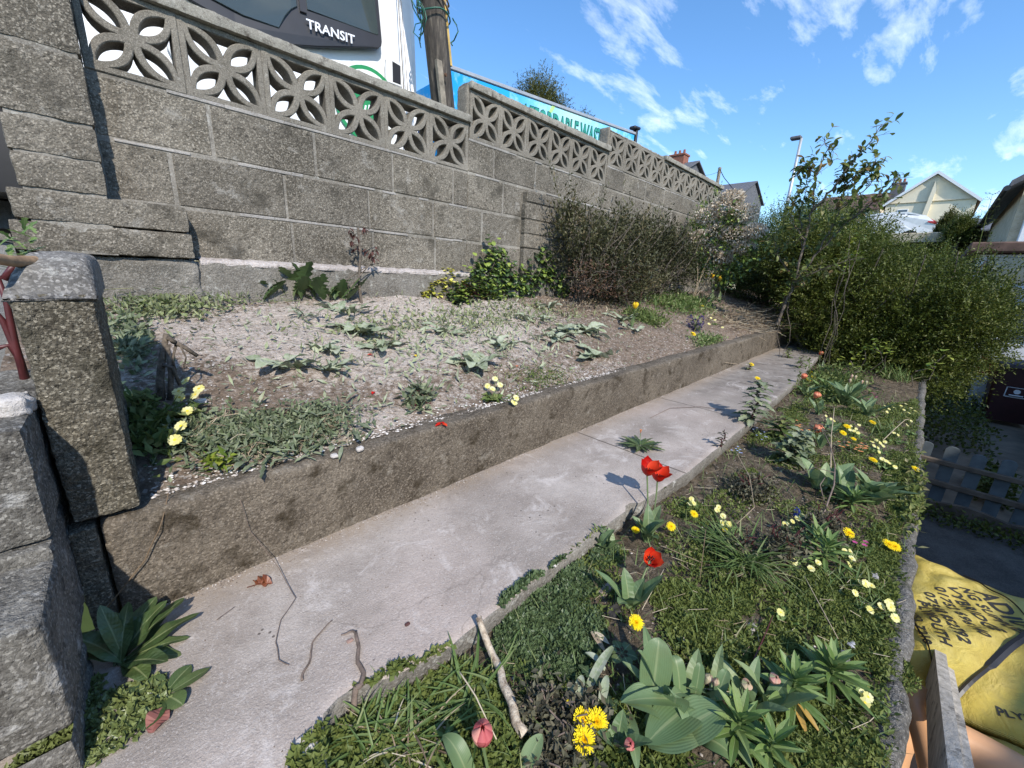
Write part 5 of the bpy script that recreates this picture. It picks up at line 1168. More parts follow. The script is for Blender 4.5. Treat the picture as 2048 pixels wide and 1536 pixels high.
# ivy and yellow shrub
p = onY(1010, 560, 2.36); o = thing('ivy', 'green and lime ivy climbing the block wall in the middle', 'ivy', (p[0], 2.3, -.17)); mb = MB(); mbs = MB()
for (u, v, r_, n) in ((985, 500, .05, 90), (995, 520, .06, 150), (960, 540, .06, 160), (1010, 545, .07, 200), (1060, 555, .07, 200), (1085, 510, .04, 70), (1095, 545, .07, 170), (1040, 580, .09, 220), (1120, 575, .08, 180), (980, 575, .07, 160), (1170, 580, .09, 140), (1000, 590, .08, 150)):
    c = onY(u, v, 2.34)
    for _ in range(int(n * .55)):
        q = c + rng.normal(size=3) * np.array([r_, .018, r_ * .8]); q[1] = min(q[1], 2.385); leaf(mb, q, -math.pi / 2 + R_(-1, 1), R_(-50, 20), R_(-70, -10), R_(.030, .046), R_(.030, .044), 'lance', 3, .15, R_(-.5, .5))
    tube(mbs, wig((c[0] + R_(-.05, .05), 2.37, -.16), c, 7, .05, 0, u), .003, 4)
obj('leaves', mb, G['ivy'], o); obj('stems', mbs, G['bark'], o)
for (u, v, m_, lab, nm) in ((760, 585, G['ivy'], 'green and yellow ivy clump right of the rose stick', 'ivy_clump'), (895, 590, G['yellowleaf'], 'bright yellow variegated low shrub in front of the ledge', 'variegated_shrub'), (955, 600, G['ivy'], 'green leafy tangle between the yellow shrub and the climbing ivy', 'leafy_tangle')):
    p = P2(u, v); o = thing(nm, lab, 'shrub', p); mb = MB(); mbs = MB()
    for _ in range(520 if m_ is not G['yellowleaf'] else 700):
        q = np.array([p[0] + R_(-.22, .22), p[1] + R_(-.05, .08), 0]); q[2] = gz(q[0], q[1]) + abs(R_(0, .20)) * (1 - abs(q[0] - p[0]) / .28); leaf(mb, q, R_(0, 6.3), R_(-30, 40), R_(-50, 10), R_(.026, .046), R_(.018, .034), 'lance', 3, .15, R_(-.5, .5))
    for k in range(16): tube(mbs, wig(p + np.array([R_(-.1, .1), R_(-.03, .03), 0]), p + np.array([R_(-.14, .14), R_(-.04, .04), R_(.05, .12)]), 5, .02, 0, k), .0018, 4)
    obj('leaves', mb, m_, o); obj('stems', mbs, G['redstem'], o)
# bare rose stick
p = P2(722, 605); o = thing('pruned_rose', 'bare pruned rose stick with withered leaves in front of the wall', 'rose', p); mb = MB(); mbl = MB()
yy = p[1]
def oy(u, v): return onY(u, v, yy)
for pl, r0, r1 in (([(722, 606), (718, 560), (720, 510), (717, 455)], .009, .007), ([(718, 470), (735, 460), (752, 448)], .003, .0015), ([(718, 480), (703, 462), (690, 462)], .003, .0015), ([(700, 575), (725, 545), (752, 512)], .005, .0025), ([(700, 590), (692, 560), (740, 530), (765, 525)], .004, .002), ([(745, 520), (758, 500), (755, 490)], .002, .001), ([(719, 500), (740, 505), (758, 510)], .002, .001)):
    tube(mb, [oy(u, v) + np.array([0, R_(-.01, .01), 0]) for u, v in pl], list(np.linspace(r0, r1, len(pl))), 7)
for (u, v) in ((712, 475), (708, 485), (712, 500), (740, 505), (745, 515), (735, 500), (700, 460), (725, 458), (750, 500)):
    for _ in range(5): leaf(mbl, oy(u, v) + rng.normal(size=3) * .008, R_(0, 6.3), R_(-80, 10), R_(-90, -30), .035, .014, 'lance', 4, .4, .5)
obj('stems', mb, G['bark'], o); obj('withered_leaves', mbl, leafm('dark_red_withered', [(0, (.05, .02, .02)), (1, (.14, .06, .05))], .8), o)
# dead woody stub with side branch
p = P2(325, 800); o = thing('dead_stub', 'broken dead woody stub with fallen side branch beside the primroses', 'dead plant', p); mb = MB()
def ox(u, v, dy=0): return onY(u, v, p[1] + dy)
for pl, r0, r1 in (([(322, 800), (320, 760), (325, 710), (333, 668)], .012, .008), ([(340, 800), (342, 750), (335, 690)], .008, .006), ([(345, 682), (370, 695), (395, 712)], .008, .006), ([(335, 675), (350, 685)], .007, .007), ([(352, 690), (345, 720), (352, 745)], .004, .003), ([(360, 690), (372, 715), (368, 735)], .003, .002), ([(325, 730), (345, 735), (360, 770)], .006, .005), ([(318, 780), (300, 790), (285, 800)], .003, .002)):
    tube(mb, [ox(u, v, R_(-.01, .01)) for u, v in pl], list(np.linspace(r0, r1, len(pl))), 8)
obj('stems', mb, G['bark'], o, smooth=True)
# primrose plants
PR = 'pale yellow primroses'
def primplant(label, u, v, fl, fr=.013, L=.07, W=.028, n=9, hh=.035, grp=PR, petal=None, leafmat=None):
    p = P2(u, v); o = thing('primrose', label, 'primrose', p, grp); mb = MB()
    if n: clump(mb, p, n, L, W, 'dock', (10, 45), (-20, 10), .15, .01, wave=.5, m=8); obj('leaves', mb, leafmat or G['lily'], o)
    sm = MB()
    for (fu, fv) in fl:
        c = above(fu, fv, hh * R_(.8, 1.2)); fm = MB(); em = MB(); primrose(fm, em, c, fr * R_(.9, 1.15)); f = obj('flower', fm, petal or G['prim'], o); obj('eye', em, G['primc'], f)
        stemto(sm, p + np.array([R_(-.008, .008), R_(-.008, .008), 0]), c, .0011, .008)
    obj('stems', sm, G['stem'], o)
    return o
primplant('primrose with wilting yellow flowers in the corner beside the dead stub', 350, 835, [(250, 788), (372, 762), (398, 778), (392, 790), (360, 795), (375, 822), (362, 852), (350, 880), (358, 783)], .016, .085, .032, 20, .05, leafmat=G['weed'])
primplant('second primrose plant left of the wilting one, close to the wing wall', 285, 800, [(243, 768), (262, 790)], .013, .07, .03, 12, .04, leafmat=G['weed'])
primplant('small primrose with yellow flowers on the gravel near the kerb', 985, 800, [(990, 758), (975, 772), (985, 778), (1000, 770), (1032, 796), (1028, 805)], .014, .07, .026, 18, .05, leafmat=G['weed'])
# yellow tulips + dandelions + hyacinths at the far end of upper bed
YT = 'yellow tulips at the far end of the upper bed'
def tulipplant(label, u, v, head, hs, ws, m, leaves_=(4, .16, .05), grp=None, openn=0., hh=.18, lm=None, tilt=(0, 0), sr=.003, gap=None):
    """u,v foot pixel; head pixel list"""
    p = P2(u, v); o = thing('tulip', label, 'tulip', p, grp); mb = MB()
    if leaves_[0]: clump(mb, p, leaves_[0], leaves_[1], leaves_[2], 'tulip', (50, 80), (15, 60), .25, .008, m=9, wave=.15); obj('leaves', mb, lm or G['tulip'], o)
    sm = MB()
    for (hu, hv) in head:
        r = ray(hu, hv); c = r * (p[0] / r[0]) * R_(.985, 1.0) if p[0] > 1.2 else above(hu, hv, hh)
        c = c - np.array([0, 0, hs * .5]); fm = MB(); tulip_head(fm, c, hs, ws, 6, openn, tilt); obj('flower', fm, m, o)
        stemto(sm, p, c, sr, .01)
    obj('stem', sm, G['stem'], o)
    return o
tulipplant('lone yellow tulip standing above the narrow leaf clump', 1262, 655, [(1271, 610)], .055, .05, G['ytul'], (3, .14, .03), YT, .3)
tulipplant('half hidden yellow tulip, leftmost of the three by the dark shrub', 1412, 605, [(1413, 553)], .045, .04, G['ytul'], (3, .18, .035), YT)
tulipplant('yellow tulip in the middle of the three by the dark shrub', 1422, 605, [(1425, 551)], .06, .055, G['ytul'], (3, .18, .035), YT, .3)
tulipplant('rounded yellow tulip, rightmost of the three by the dark shrub', 1438, 605, [(1441, 556)], .062, .058, G['ytul'], (3, .18, .035), YT)
p = P2(1392, 662); o = thing('purple_hyacinths', 'cluster of dark purple hyacinths among weeds above the kerb', 'hyacinth', p); mb = MB()
for (u, v) in ((1380, 640), (1390, 648), (1402, 642), (1385, 655), (1397, 656)):
    c = onX(u, v, p[0]); n = 110; q = dirs(n, 0); leaves(mb, c + q * np.array([.018, .018, .035]) * 1.1, q, .016, .009)
obj('flowers', mb, G['violet'], o); mb = MB(); clump(mb, p, 12, .16, .012, 'grass', (50, 80), (20, 60), .1, .04); obj('leaves', mb, G['grass'], o)
DG = 'dandelions'
def dand(label, u, v, heads, r=.02, hh=.05, nl=0, L=.09, foot=None, closed=False):
    p = P2(u, v); o = thing('dandelion', label, 'dandelion', p, DG); sm = MB()
    for (a, bq) in heads:
        c = above(a, bq, hh); fm = MB(); dandelion(fm, c, r * R_(.93, 1.07), (R_(-.45, -.1), R_(-.5, -.2), .8)); obj('flower', fm, G['dand'], o)
        stemto(sm, np.array([p[0] + (c[0] - p[0]) * .5, p[1] + (c[1] - p[1]) * .5, gz(c[0], c[1])]), c, .0016, .006)
    obj('stem', sm, G['stem'], o)
    if nl: mb = MB(); rosette(mb, p, nl, L, .022); obj('leaves', mb, G['dockl'], o)
    return o
dand('dandelion below the purple hyacinths on the upper bed', 1386, 672, [(1386, 668)], .026, .05)
dand('dandelion above the purple hyacinths', 1405, 620, [(1405, 612)], .02, .06)
primplant('tiny cream primroses right of the purple hyacinths', 1430, 650, [(1422, 636), (1430, 640), (1425, 630), (1445, 655), (1418, 648)], .014, .06, .02, 8, .05)
# purple-ish far weed stick in the upper bed
p = P2(1470, 600); o = thing('bare_forked_twig', 'bare forked pale twig in front of the dark hedge', 'twig', p); mb = MB()
for pl, r0, r1 in (([(1446, 600), (1456, 560), (1466, 530), (1470, 508)], .006, .003), ([(1458, 556), (1475, 540), (1492, 540)], .003, .0015), ([(1465, 530), (1476, 516)], .002, .001), ([(1456, 562), (1462, 545), (1478, 530)], .003, .001)):
    tube(mb, [onX(u, v, p[0] * .8) for u, v in pl], list(np.linspace(r0, r1, len(pl))), 5)
obj('stems', mb, G['dry'], o)
# debris on the upper bed: gravel, crumbs, petals
mb = MB()
def pebble(mb, c, s, r=None):
    k = np.array([[1, 0, 0], [-1, 0, 0], [0, 1, 0], [0, -1, 0], [0, 0, 1], [0, 0, -1], [.7, .7, .3], [-.7, .6, .3], [.6, -.7, .3], [-.6, -.7, .35]], float) * s * (np.array([1, .8, .55]))
    a = R_(0, 6.3); ca, sa = math.cos(a), math.sin(a); k = k * (1 + rng.normal(size=k.shape) * .15)
    k = np.stack([k[:, 0] * ca - k[:, 1] * sa, k[:, 0] * sa + k[:, 1] * ca, k[:, 2]], 1)
    F = [[0, 6, 4], [6, 2, 4], [2, 7, 4], [7, 1, 4], [1, 9, 4], [9, 3, 4], [3, 8, 4], [8, 0, 4], [0, 2, 6], [2, 1, 7], [1, 3, 9], [3, 0, 8], [2, 0, 5], [1, 2, 5], [3, 1, 5], [0, 3, 5]]
    mb.add(np.array(c) + k, F, r)
G['gravel'] = leafm('gravel', [(0, (.13, .10, .08)), (.45, (.30, .25, .21)), (.8, (.55, .50, .45)), (1, (.80, .77, .73))], .9, 0, .15, mott=.2, msc=200)
for _ in range(7000):
    x = R_(-.05, 4.2) ** 1.0; x = -.03 + 4.2 * random.random() ** 1.5; y = R_(1.25, 2.33); pebble(mb, (x, y, gz(x, y) + .002), R_(.0012, .0038) * (1.7 if random.random() < .06 else 1))
for _ in range(1600):
    x = R_(-.03, 2.2); y = 1.19 + abs(rng.normal()) * .05; pebble(mb, (x, y, max(gz(x, y), zkerb(x) - .002) + .002), R_(.002, .006), R_(.4, 1))
kind(obj('gravel', mb, G['gravel']), 'stuff', 'pale gravel and plaster crumbs scattered over the upper bed')
mb = MB()
for _ in range(1500):
    x = -.1 + 4.5 * random.random() ** 1.4; y = 1.13 - abs(rng.normal()) * .018; pebble(mb, (x, y, zpath(x) + .001), R_(.0010, .0028), R_(0, .9))
for _ in range(500):
    x = R_(-.1, 2.5); y = R_(yedge(x) + .02, 1.1); pebble(mb, (x, y, zpath(x) + .0005), R_(.0007, .0022), R_(0, .25))
kind(obj('grit', mb, G['gravel']), 'stuff', 'dark grit and crumbs on the path and along the foot of the kerb')
mb = MB()
for _ in range(2400):
    x = -.03 + 4.0 * random.random() ** 1.3; y = R_(1.24, 2.35); leaves(mb, np.array([[x, y, gz(x, y) + .004]]), np.array([[R_(-1, 1), R_(-1, 1), R_(-.1, .25)]]), R_(.01, .03), R_(.002, .008))
kind(obj('plant_litter', mb, G['grey']), 'stuff', 'dusty chopped leaf litter strewn over the upper bed')
mb = MB()
for _ in range(900):
    x = .2 + 5 * random.random() ** 1.2; y = R_(1.24, 2.3); d_ = np.array([R_(-1, 1), R_(-1, 1), R_(-.05, .15)]); z = gz(x, y) + .004; tube(mb, [(x, y, z), np.array([x, y, z]) + d_ * R_(.02, .06)], .0007, 3, False)
kind(obj('straw_litter', mb, G['dry']), 'stuff', 'thin dry stalks strewn over the upper bed')
for (u, v, s, lab) in ((402, 806, .016, 'white stone lying below the wilting primrose'), (672, 952, .012, 'small white pebble on the kerb edge below the weed heap'), (1002, 742, .007, 'single white pebble beside the lone broad leaves'), (720, 905, .012, 'pale stone on the gravel near the kerb by the weed heap')):
    p = P2(u, v); mb = MB(); roughbox(mb, p[0] - s, p[0] + s, p[1] - s * .8, p[1] + s * .8, p[2] - s * .3, p[2] + s * .9, res=s / 4, r=s * .7, amp=s * .18, sc=60); tag(obj('stone', mb, MT['whitemortar'], smooth=True), lab, 'stone', 'loose stones')
for (u, v, m_, lab) in ((737, 713, G['red'], 'fallen red petal on the white dust'), (747, 788, G['red'], 'small red petal on the brown soil'), (825, 712, G['ytul'], 'fallen yellow petal right of the pale leaf clumps'), (1037, 735, G['salmon'], 'dull orange petal on the soil below the flat dusty clump'), (885, 852, G['red'], 'torn red petals on the gravel near the kerb')):
    p = P2(u, v); mb = MB(); 
    for _ in range(1 if v < 800 else 4): leaf(mb, p + np.array([R_(-.01, .01), R_(-.01, .01), .006]), R_(0, 6.3), 20, -25, .026, .016, 'lance', 5, .3)
    tag(obj('petal', mb, m_), lab, 'petal')
# ================================================================ PATH ITEMS
def twig(label, pts, r0, r1, m, dz=.006, name='twig', wob=.004, cat='twig', y=None):
    P = []
    for i, q in enumerate(pts):
        p = groundp(q[0], q[1]) if y is None else onY(q[0], q[1], y)
        if y is None:
            pk_ = onY(q[0], q[1], YK - .014)
            if zpath(pk_[0]) < pk_[2] < zkerb(pk_[0]) + .01: p = pk_
            else: p[2] += (q[2] if len(q) > 2 else dz)
        P.append(p)
    Q = []
    for i in range(len(P) - 1):
        for s in np.linspace(0, 1, 5)[:-1]: Q.append(P[i] + (P[i + 1] - P[i]) * s + wob * np.array([nz(i + s, 1, pts[0][0]), nz(i + s, 2, pts[0][0]), .2 * nz(i + s, 3, 1)]))
    Q.append(P[-1]); mb = MB(); tube(mb, Q, list(np.linspace(r0, r1, len(Q))), 7); return tag(obj(name, mb, m, smooth=True), label, cat)
G['twig'] = plain('grey_brown_twig', (.20, .15, .12), .85, var=.25, sc=60, bst=.4, bsc=200)
twig('crooked grey stick lying on the path edge at the bottom', [(712, 1268), (718, 1300), (716, 1330), (728, 1352), (722, 1375), (714, 1400), (708, 1430)], .0035, .0065, G['twig'])
twig('short side spur beside the crooked grey stick', [(682, 1275), (700, 1268), (712, 1270)], .0015, .003, G['twig'])
twig('curved dark twig on the path left of the crooked stick', [(665, 1245), (645, 1265), (625, 1290), (622, 1320), (610, 1345), (605, 1365)], .0012, .0026, G['twig'])
twig('long wiry stalk bending over the kerb onto the path', [(480, 1000, .02), (500, 1062, .02), (560, 1150, .02), (592, 1202, .01), (562, 1245), (552, 1290), (558, 1325), (578, 1335)], .0008, .0012, G['twig'])
twig('straight thin stalk lying on the path', [(470, 1218), (434, 1245)], .0006, .001, G['twig'])
twig('pale dry stalk leaning over the kerb in the shade of the wing wall', [(340, 1000, .02), (318, 1060, .03), (290, 1120, .03), (212, 1218, .02)], .0011, .0015, G['dry'])
twig('thin reddish stem crossing the path near its far end', [(1300, 838), (1340, 818), (1400, 815), (1450, 822)], .0012, .002, G['twig'])
twig('pale bent straw at the foot of the kerb', [(1450, 725), (1475, 728), (1500, 740)], .002, .002, G['dry'])
p = P2(523, 1172); mb = MB()
for a in (.3, 1.1, 2.0, -.6): leaf(mb, p + np.array([0, 0, .004]), a, 30, -20, .028, .022, 'lance', 6, .5, .8, .6)
tube(mb, [p + np.array([0, 0, .008]), p + np.array([-.03, .01, .006])], .0012, 5)
tag(obj('dead_leaf', mb, leafm('dead_leaf_brown', [(0, (.10, .025, .012)), (1, (.22, .07, .03))], .4, .1, .5)), 'curled red-brown dead leaf on the path by the kerb', 'dead leaf')
p = P2(318, 1452); mb = MB(); leaf(mb, p + np.array([-.01, -.01, .004]), 1.0, 25, -15, .045, .034, 'lance', 10, .35, .5, .3); tag(obj('dead_leaf', mb, leafm('dead_leaf_pink', [(0, (.20, .07, .06)), (1, (.26, .10, .08))], .6, .1)), 'round dull pink dead leaf at the bottom left of the path', 'dead leaf')
for (u, v, s, lab) in ((607, 1483, .012, 'white painted chip, upper of two at the bottom path edge'), (622, 1505, .014, 'long white chip below the other at the bottom path edge'), (880, 1350, .013, 'pinkish stone on the broken path edge'), (1108, 1155, .010, 'tiny white chips on the path edge above the green mat'), (700, 1283, .007, 'little brown stone beside the crooked grey stick'), (815, 1250, .006, 'small dark red crumb on the path')):
    p = P2(u, v); mb = MB(); roughbox(mb, p[0] - s, p[0] + s, p[1] - s * .6, p[1] + s * .6, p[2] - s * .2, p[2] + s * .6, res=s / 4, r=s * .4, amp=s * .2, sc=70)
    tag(obj('stone', mb, MT['whitemortar'] if 'white' in lab else plain('pink_stone' + str(u), (.34, .22, .18) if u != 815 else (.10, .04, .035), .8, sc=40), smooth=True), lab, 'stone', 'loose stones')
p = P2(1280, 893); o = thing('dandelion', 'dandelion rosette with one orange bud growing flat on the path', 'dandelion', p); mb = MB(); rosette(mb, p, 26, .105, .026, m=14, e=(5, 30), e1=(-8, 8)); obj('leaves', mb, G['dockl'], o)
mb = MB(); c = above(1281, 866, .055); stemto(mb, p, c, .0018); obj('stem', mb, G['stem'], o); mb = MB(); 
for k in range(14): a = k * .45; leaf(mb, c, a, 80, 70, .02, .006, 'lance', 3, .2)
obj('bud', mb, G['orange'], o)
# broad rosette & mat in the bottom left corner
p = P2(238, 1330); o = thing('broadleaf_weed', 'dark green broad leaved rosette in the shady corner at the left end of the path', 'weed', p); mb = MB()
for (az, e0, e1, L, W) in ((1.9, 75, 55, .13, .030), (1.5, 60, 15, .11, .034), (.9, 45, 5, .14, .036), (.55, 35, 0, .15, .038), (.2, 25, -5, .14, .036), (-.2, 15, -10, .12, .034), (-.6, 12, -12, .11, .034), (2.4, 55, 20, .12, .04), (2.9, 50, 10, .10, .035), (-1.2, 20, -5, .10, .035), (.0, 55, 25, .12, .035), (1.2, 65, 40, .12, .034), (-.9, 35, 0, .12, .04), (.4, 60, 20, .12, .04)):
    leaf(mb, p + np.array([R_(-.01, .01), R_(-.01, .01), .004]), az, e0, e1, L, W, 'dock', 14, .18, R_(-.3, .3), .25)
obj('leaves', mb, G['dockl'], o)
p = P2(330, 1395); o = thing('broadleaf_weed', 'flat broad leaves right of the shady rosette on the path end', 'weed', p); mb = MB(); rosette(mb, p, 7, .07, .035, 'dock', 8, (5, 20), (-8, 5)); obj('leaves', mb, G['dockl'], o)
def matstuff(name, label, areas, n, L, W, h, m, flat=.9):
    mb = MB(); tot = sum(a[2] * a[3] for a in areas)
    for (cx, cy_, rx, ry) in areas:
        k = int(n * rx * ry / tot)
        a = rng.random(k) * 2 * math.pi; q = np.sqrt(rng.random(k)); ns = np.array([1 + .35 * noise.noise(Vector((math.cos(t) * 1.5 + cx * 5, math.sin(t) * 1.5 + cy_ * 5, 0))) for t in a]); X = cx + rx * q * np.cos(a) * ns; Y = cy_ + ry * q * np.sin(a) * ns
        hh = np.array([.5 + .6 * noise.noise(Vector((x * 22, y * 22, 0))) for x, y in zip(X, Y)]) * (1 - q ** 4)
        Z = np.array([gz(x, y) if y > YB + .005 else zlow(x, YB) for x, y in zip(X, Y)]) + h * np.clip(hh, .1, 1.2) * (.5 + .5 * rng.random(k))
        tone = np.clip(.25 + .5 * (Z - Z.min()) / max(1e-6, (Z.max() - Z.min())) * 0 + .25 * np.array([noise.noise(Vector((x * 12, y * 12, 4))) for x, y in zip(X, Y)]) + .35 * rng.random(k), 0, 1)
        leaves(mb, np.stack([X, Y, Z], 1), dirs(k, flat), L * (.6 + .7 * rng.random(k)), W * (.6 + .7 * rng.random(k)), rr=tone)
    return kind(obj(name, mb, m), 'stuff', label)
q = P2(165, 1490); matstuff('creeping_mat', 'succulent yellow-green ground cover in the near left corner', [(q[0] + .01, q[1] + .01, .10, .07), (q[0] - .03, q[1] + .10, .05, .06)], 2600, .013, .010, .03, leafm('succulent_leaves', [(0, (.08, .11, .03)), (1, (.26, .30, .11))], .4, .1, .5))

# ================================================================ LOWER BED
# dense small-leaved mats and general ground cover
def xy(u, v): p = P2(u, v); return p[0], p[1]
A = []
for (u, v, rx, ry) in ((1080, 1235, .14, .075), (1150, 1170, .10, .06), (1040, 1290, .09, .06), (1140, 1300, .12, .07), (1210, 1110, .08, .04)):
    x, y = xy(u, v); A.append((x, y, rx, ry))
matstuff('cranesbill_mat', 'dense dark green small leaved mat spilling over the middle of the path edge', A, 19000, .014, .011, .035, leafm('cranesbill', [(0, (.055, .09, .035)), (.5, (.11, .16, .07)), (1, (.20, .26, .13))], .45, .2, .4))
A = []
for (u, v, rx, ry) in ((1400, 1240, .13, .09), (1350, 1200, .10, .06), (1450, 1290, .10, .07), (1650, 1450, .11, .07), (1590, 1500, .10, .07), (1700, 1240, .14, .08), (1560, 1290, .10, .06), (1640, 1190, .12, .08), (1760, 1100, .20, .05), (1500, 960, .10, .05), (1770, 1330, .07, .06), (1700, 1500, .08, .05), (1470, 1200, .10, .05), (1790, 950, .30, .04), (1740, 1170, .12, .06), (1800, 1010, .22, .04)):
    x, y = xy(u, v); A.append((x, y, rx, ry))
matstuff('saxifrage_mat', 'bright mossy cushions covering the lower flower bed', A, 46000, .0095, .0065, .022, G['moss'])
A = []
for _ in range(130):
    x = .05 + 4.3 * random.random() ** 1.2; A.append((x, R_(YB + .06, yedge(x) - .05), R_(.06, .16), R_(.04, .09)))
A += [(x_, YB + .045 + R_(-.01, .02), R_(.05, .13), R_(.025, .04)) for x_ in np.arange(.2, 4.6, .11)]
matstuff('low_weeds', 'mixed low weeds covering the soil of the lower flower bed', A, 52000, .015, .0075, .028, G['moss'], .5)
A = []
for (u, v, rx, ry) in ((760, 1440, .10, .05), (860, 1400, .10, .05), (820, 1480, .14, .06), (700, 1500, .10, .05), (930, 1420, .10, .06), (1000, 1500, .12, .06), (1100, 1440, .10, .05), (1180, 1500, .14, .05), (1330, 1480, .10, .04), (1280, 1520, .12, .04)):
    x, y = xy(u, v); A.append((x, y, rx, ry))
matstuff('bedstraw_mat', 'low crinkled weeds along the near edge of the lower bed', A, 14000, .014, .010, .035, G['moss'], .6)
mb = MB()
for _ in range(2600):
    x = .02 + 4.6 * random.random() ** 1.3; y = R_(YB + .03, yedge(x) - .01); z = gz(x, y); leaf(mb, (x, y, z), R_(0, 6.3), R_(30, 85), R_(0, 60), R_(.03, .08), R_(.0018, .0035), 'grass', 3, .1)
kind(obj('grass', mb, G['grass']), 'stuff', 'thin grass blades scattered through the lower flower bed')
mb = MB()
for _ in range(1100):
    x = .05 + 4.2 * random.random() ** 1.2; y = R_(YB + .03, yedge(x) - .02); d_ = np.array([R_(-1, 1), R_(-1, 1), R_(-.05, .2)]); z = gz(x, y) + R_(.004, .025); tube(mb, [(x, y, z), np.array([x, y, z]) + d_ * R_(.02, .07)], .0007, 3, False)
kind(obj('straw', mb, G['dry']), 'stuff', 'thin dry stalks scattered through the lower flower bed')
mb = MB()
for _ in range(1300):
    x = .05 + 4.2 * random.random() ** 1.2; y = R_(YB + .02, yedge(x) - .01); pebble(mb, (x, y, gz(x, y) + .002), R_(.0015, .005), R_(0, .8))
kind(obj('soil_stones', mb, G['gravel']), 'stuff', 'small stones in the soil of the lower flower bed')
def blades(label, u, v, n, L, W, rad, e0=(40, 85), e1=(-20, 50), az=None, m=G['grass'], name='grass_tuft', cat='grass tuft', grp=None, pr='grass'):
    p = P2(u, v); o = thing(name, label, cat, p, grp); mb = MB()
    for k in range(n):
        a = (az[0] + R_(-az[1], az[1])) if az else R_(0, 6.3); x = p[0] + R_(-rad, rad); y = p[1] + R_(-rad, rad) * .7
        leaf(mb, (x, y, gz(x, y)), a, R_(*e0), R_(*e1), L * R_(.6, 1.1), W * R_(.8, 1.2), pr, 7, .25, R_(-.2, .2), 0, None, R_(-.3, .3))
    obj('leaves', mb, m, o); return o
blades('big arching green grass tuft in the middle of the lower bed', 1490, 1130, 150, .17, .006, .05, (25, 80), (-30, 30))
blades('second grassy tuft fanning towards the path behind the big tuft', 1440, 1090, 70, .14, .005, .05, (20, 70), (-30, 20))
blades('grass tuft at the broken near end of the path', 760, 1475, 60, .10, .0055, .06, (20, 70), (-20, 30), m=G['grass'])
blades('long grass blades lying over the bank near the crooked stick', 870, 1440, 60, .14, .007, .07, (10, 50), (-20, 10))
blades('dry straw coloured tuft between the crooked stick and the closed pink tulip', 830, 1490, 38, .12, .004, .05, (15, 60), (-30, 10), m=G['dry'])
blades('green blades beside the rotten stick', 960, 1400, 40, .13, .007, .06, (10, 55), (-15, 20))
blades('small fresh tuft above the rotten stick', 1060, 1265, 26, .06, .003, .04, (30, 70), (0, 40))
# rotten stick etc.
twig('pale rotten wooden stick lying down the lower bed', [(955, 1278, .03), (985, 1335, .032), (1003, 1385, .032), (1025, 1440, .034), (1048, 1492, .03)], .0075, .0105, G['rot'], name='rotten_stick', cat='stick', wob=.008)
twig('thin pale dry stalk crossing the closed pink tulip', [(918, 1420, .10), (950, 1465, .09), (990, 1536, .07)], .0015, .0012, G['dry'], name='dry_stalk', cat='stalk', wob=.001)
twig('bent white straw arching over the big grass tuft', [(1462, 940, .10), (1490, 990, .09), (1503, 1038, .05), (1470, 1062, .03)], .0014, .0012, G['dry'], name='dry_stalk', cat='stalk', wob=.002)
twig('straw lying by the open red tulip', [(1330, 1112, .03), (1400, 1136, .02)], .0014, .001, G['dry'], name='dry_stalk', cat='stalk', wob=.001)
twig('upright straw left of the big grass tuft', [(1403, 1100, .08), (1398, 1168, .01)], .0012, .001, G['dry'], name='dry_stalk', cat='stalk', wob=.001)
twig('straw beside the lone near dandelion', [(1282, 1232, .02), (1322, 1168, .05)], .001, .0012, G['dry'], name='dry_stalk', cat='stalk', wob=.001)
twig('long straw leaning down to the lily plants', [(1600, 1180, .05), (1672, 1290, .02)], .001, .001, G['dry'], name='dry_stalk', cat='stalk', wob=.001)
twig('dark red stem between the tulip buds and the mossy cushions', [(1540, 1250, .03), (1505, 1330, .02), (1500, 1360, .01)], .0015, .002, G['redstem'], name='dry_stalk', cat='stalk', wob=.002)
twig('forked white stalk standing by the bare arching branch', [(1650, 880, .20), (1648, 920, .14), (1652, 965, .08), (1642, 985, .03)], .002, .003, G['dry'], name='dry_stalk', cat='stalk', wob=.002)
p = P2(1620, 1070); o = thing('bare_branch', 'bare arching brown branch with dark buds standing in the lower bed', 'branch', p); mb = MB()
def hx(u, v, h): return above(u, v, h)
b_ = [hx(1632, 1060, .02), hx(1650, 1020, .05), hx(1668, 970, .09), hx(1670, 930, .13), hx(1660, 890, .17), hx(1648, 865, .20)]
tube(mb, b_, list(np.linspace(.0038, .002, 6)), 6); tube(mb, [hx(1668, 945, .12), hx(1630, 935, .12), hx(1592, 948, .10)], .0015, 5)
tube(mb, [hx(1650, 1010, .05), hx(1640, 970, .10), hx(1650, 955, .11)], .002, 5); obj('branch', mb, G['twig'], o, smooth=True)
mb = MB(); c = hx(1646, 862, .20)
for _ in range(60): leaf(mb, c + rng.normal(size=3) * .018, R_(0, 6.3), R_(-40, 60), R_(-60, 30), .02, .01, 'lance', 3, .2)
obj('leaves', mb, G['purple'], o)
twig('bare twig arching out over the yard from the bed edge', [(1760, 900, .06), (1800, 870, .10), (1850, 850, .16), (1915, 833, .22)], .002, .001, G['dry'], name='twig')
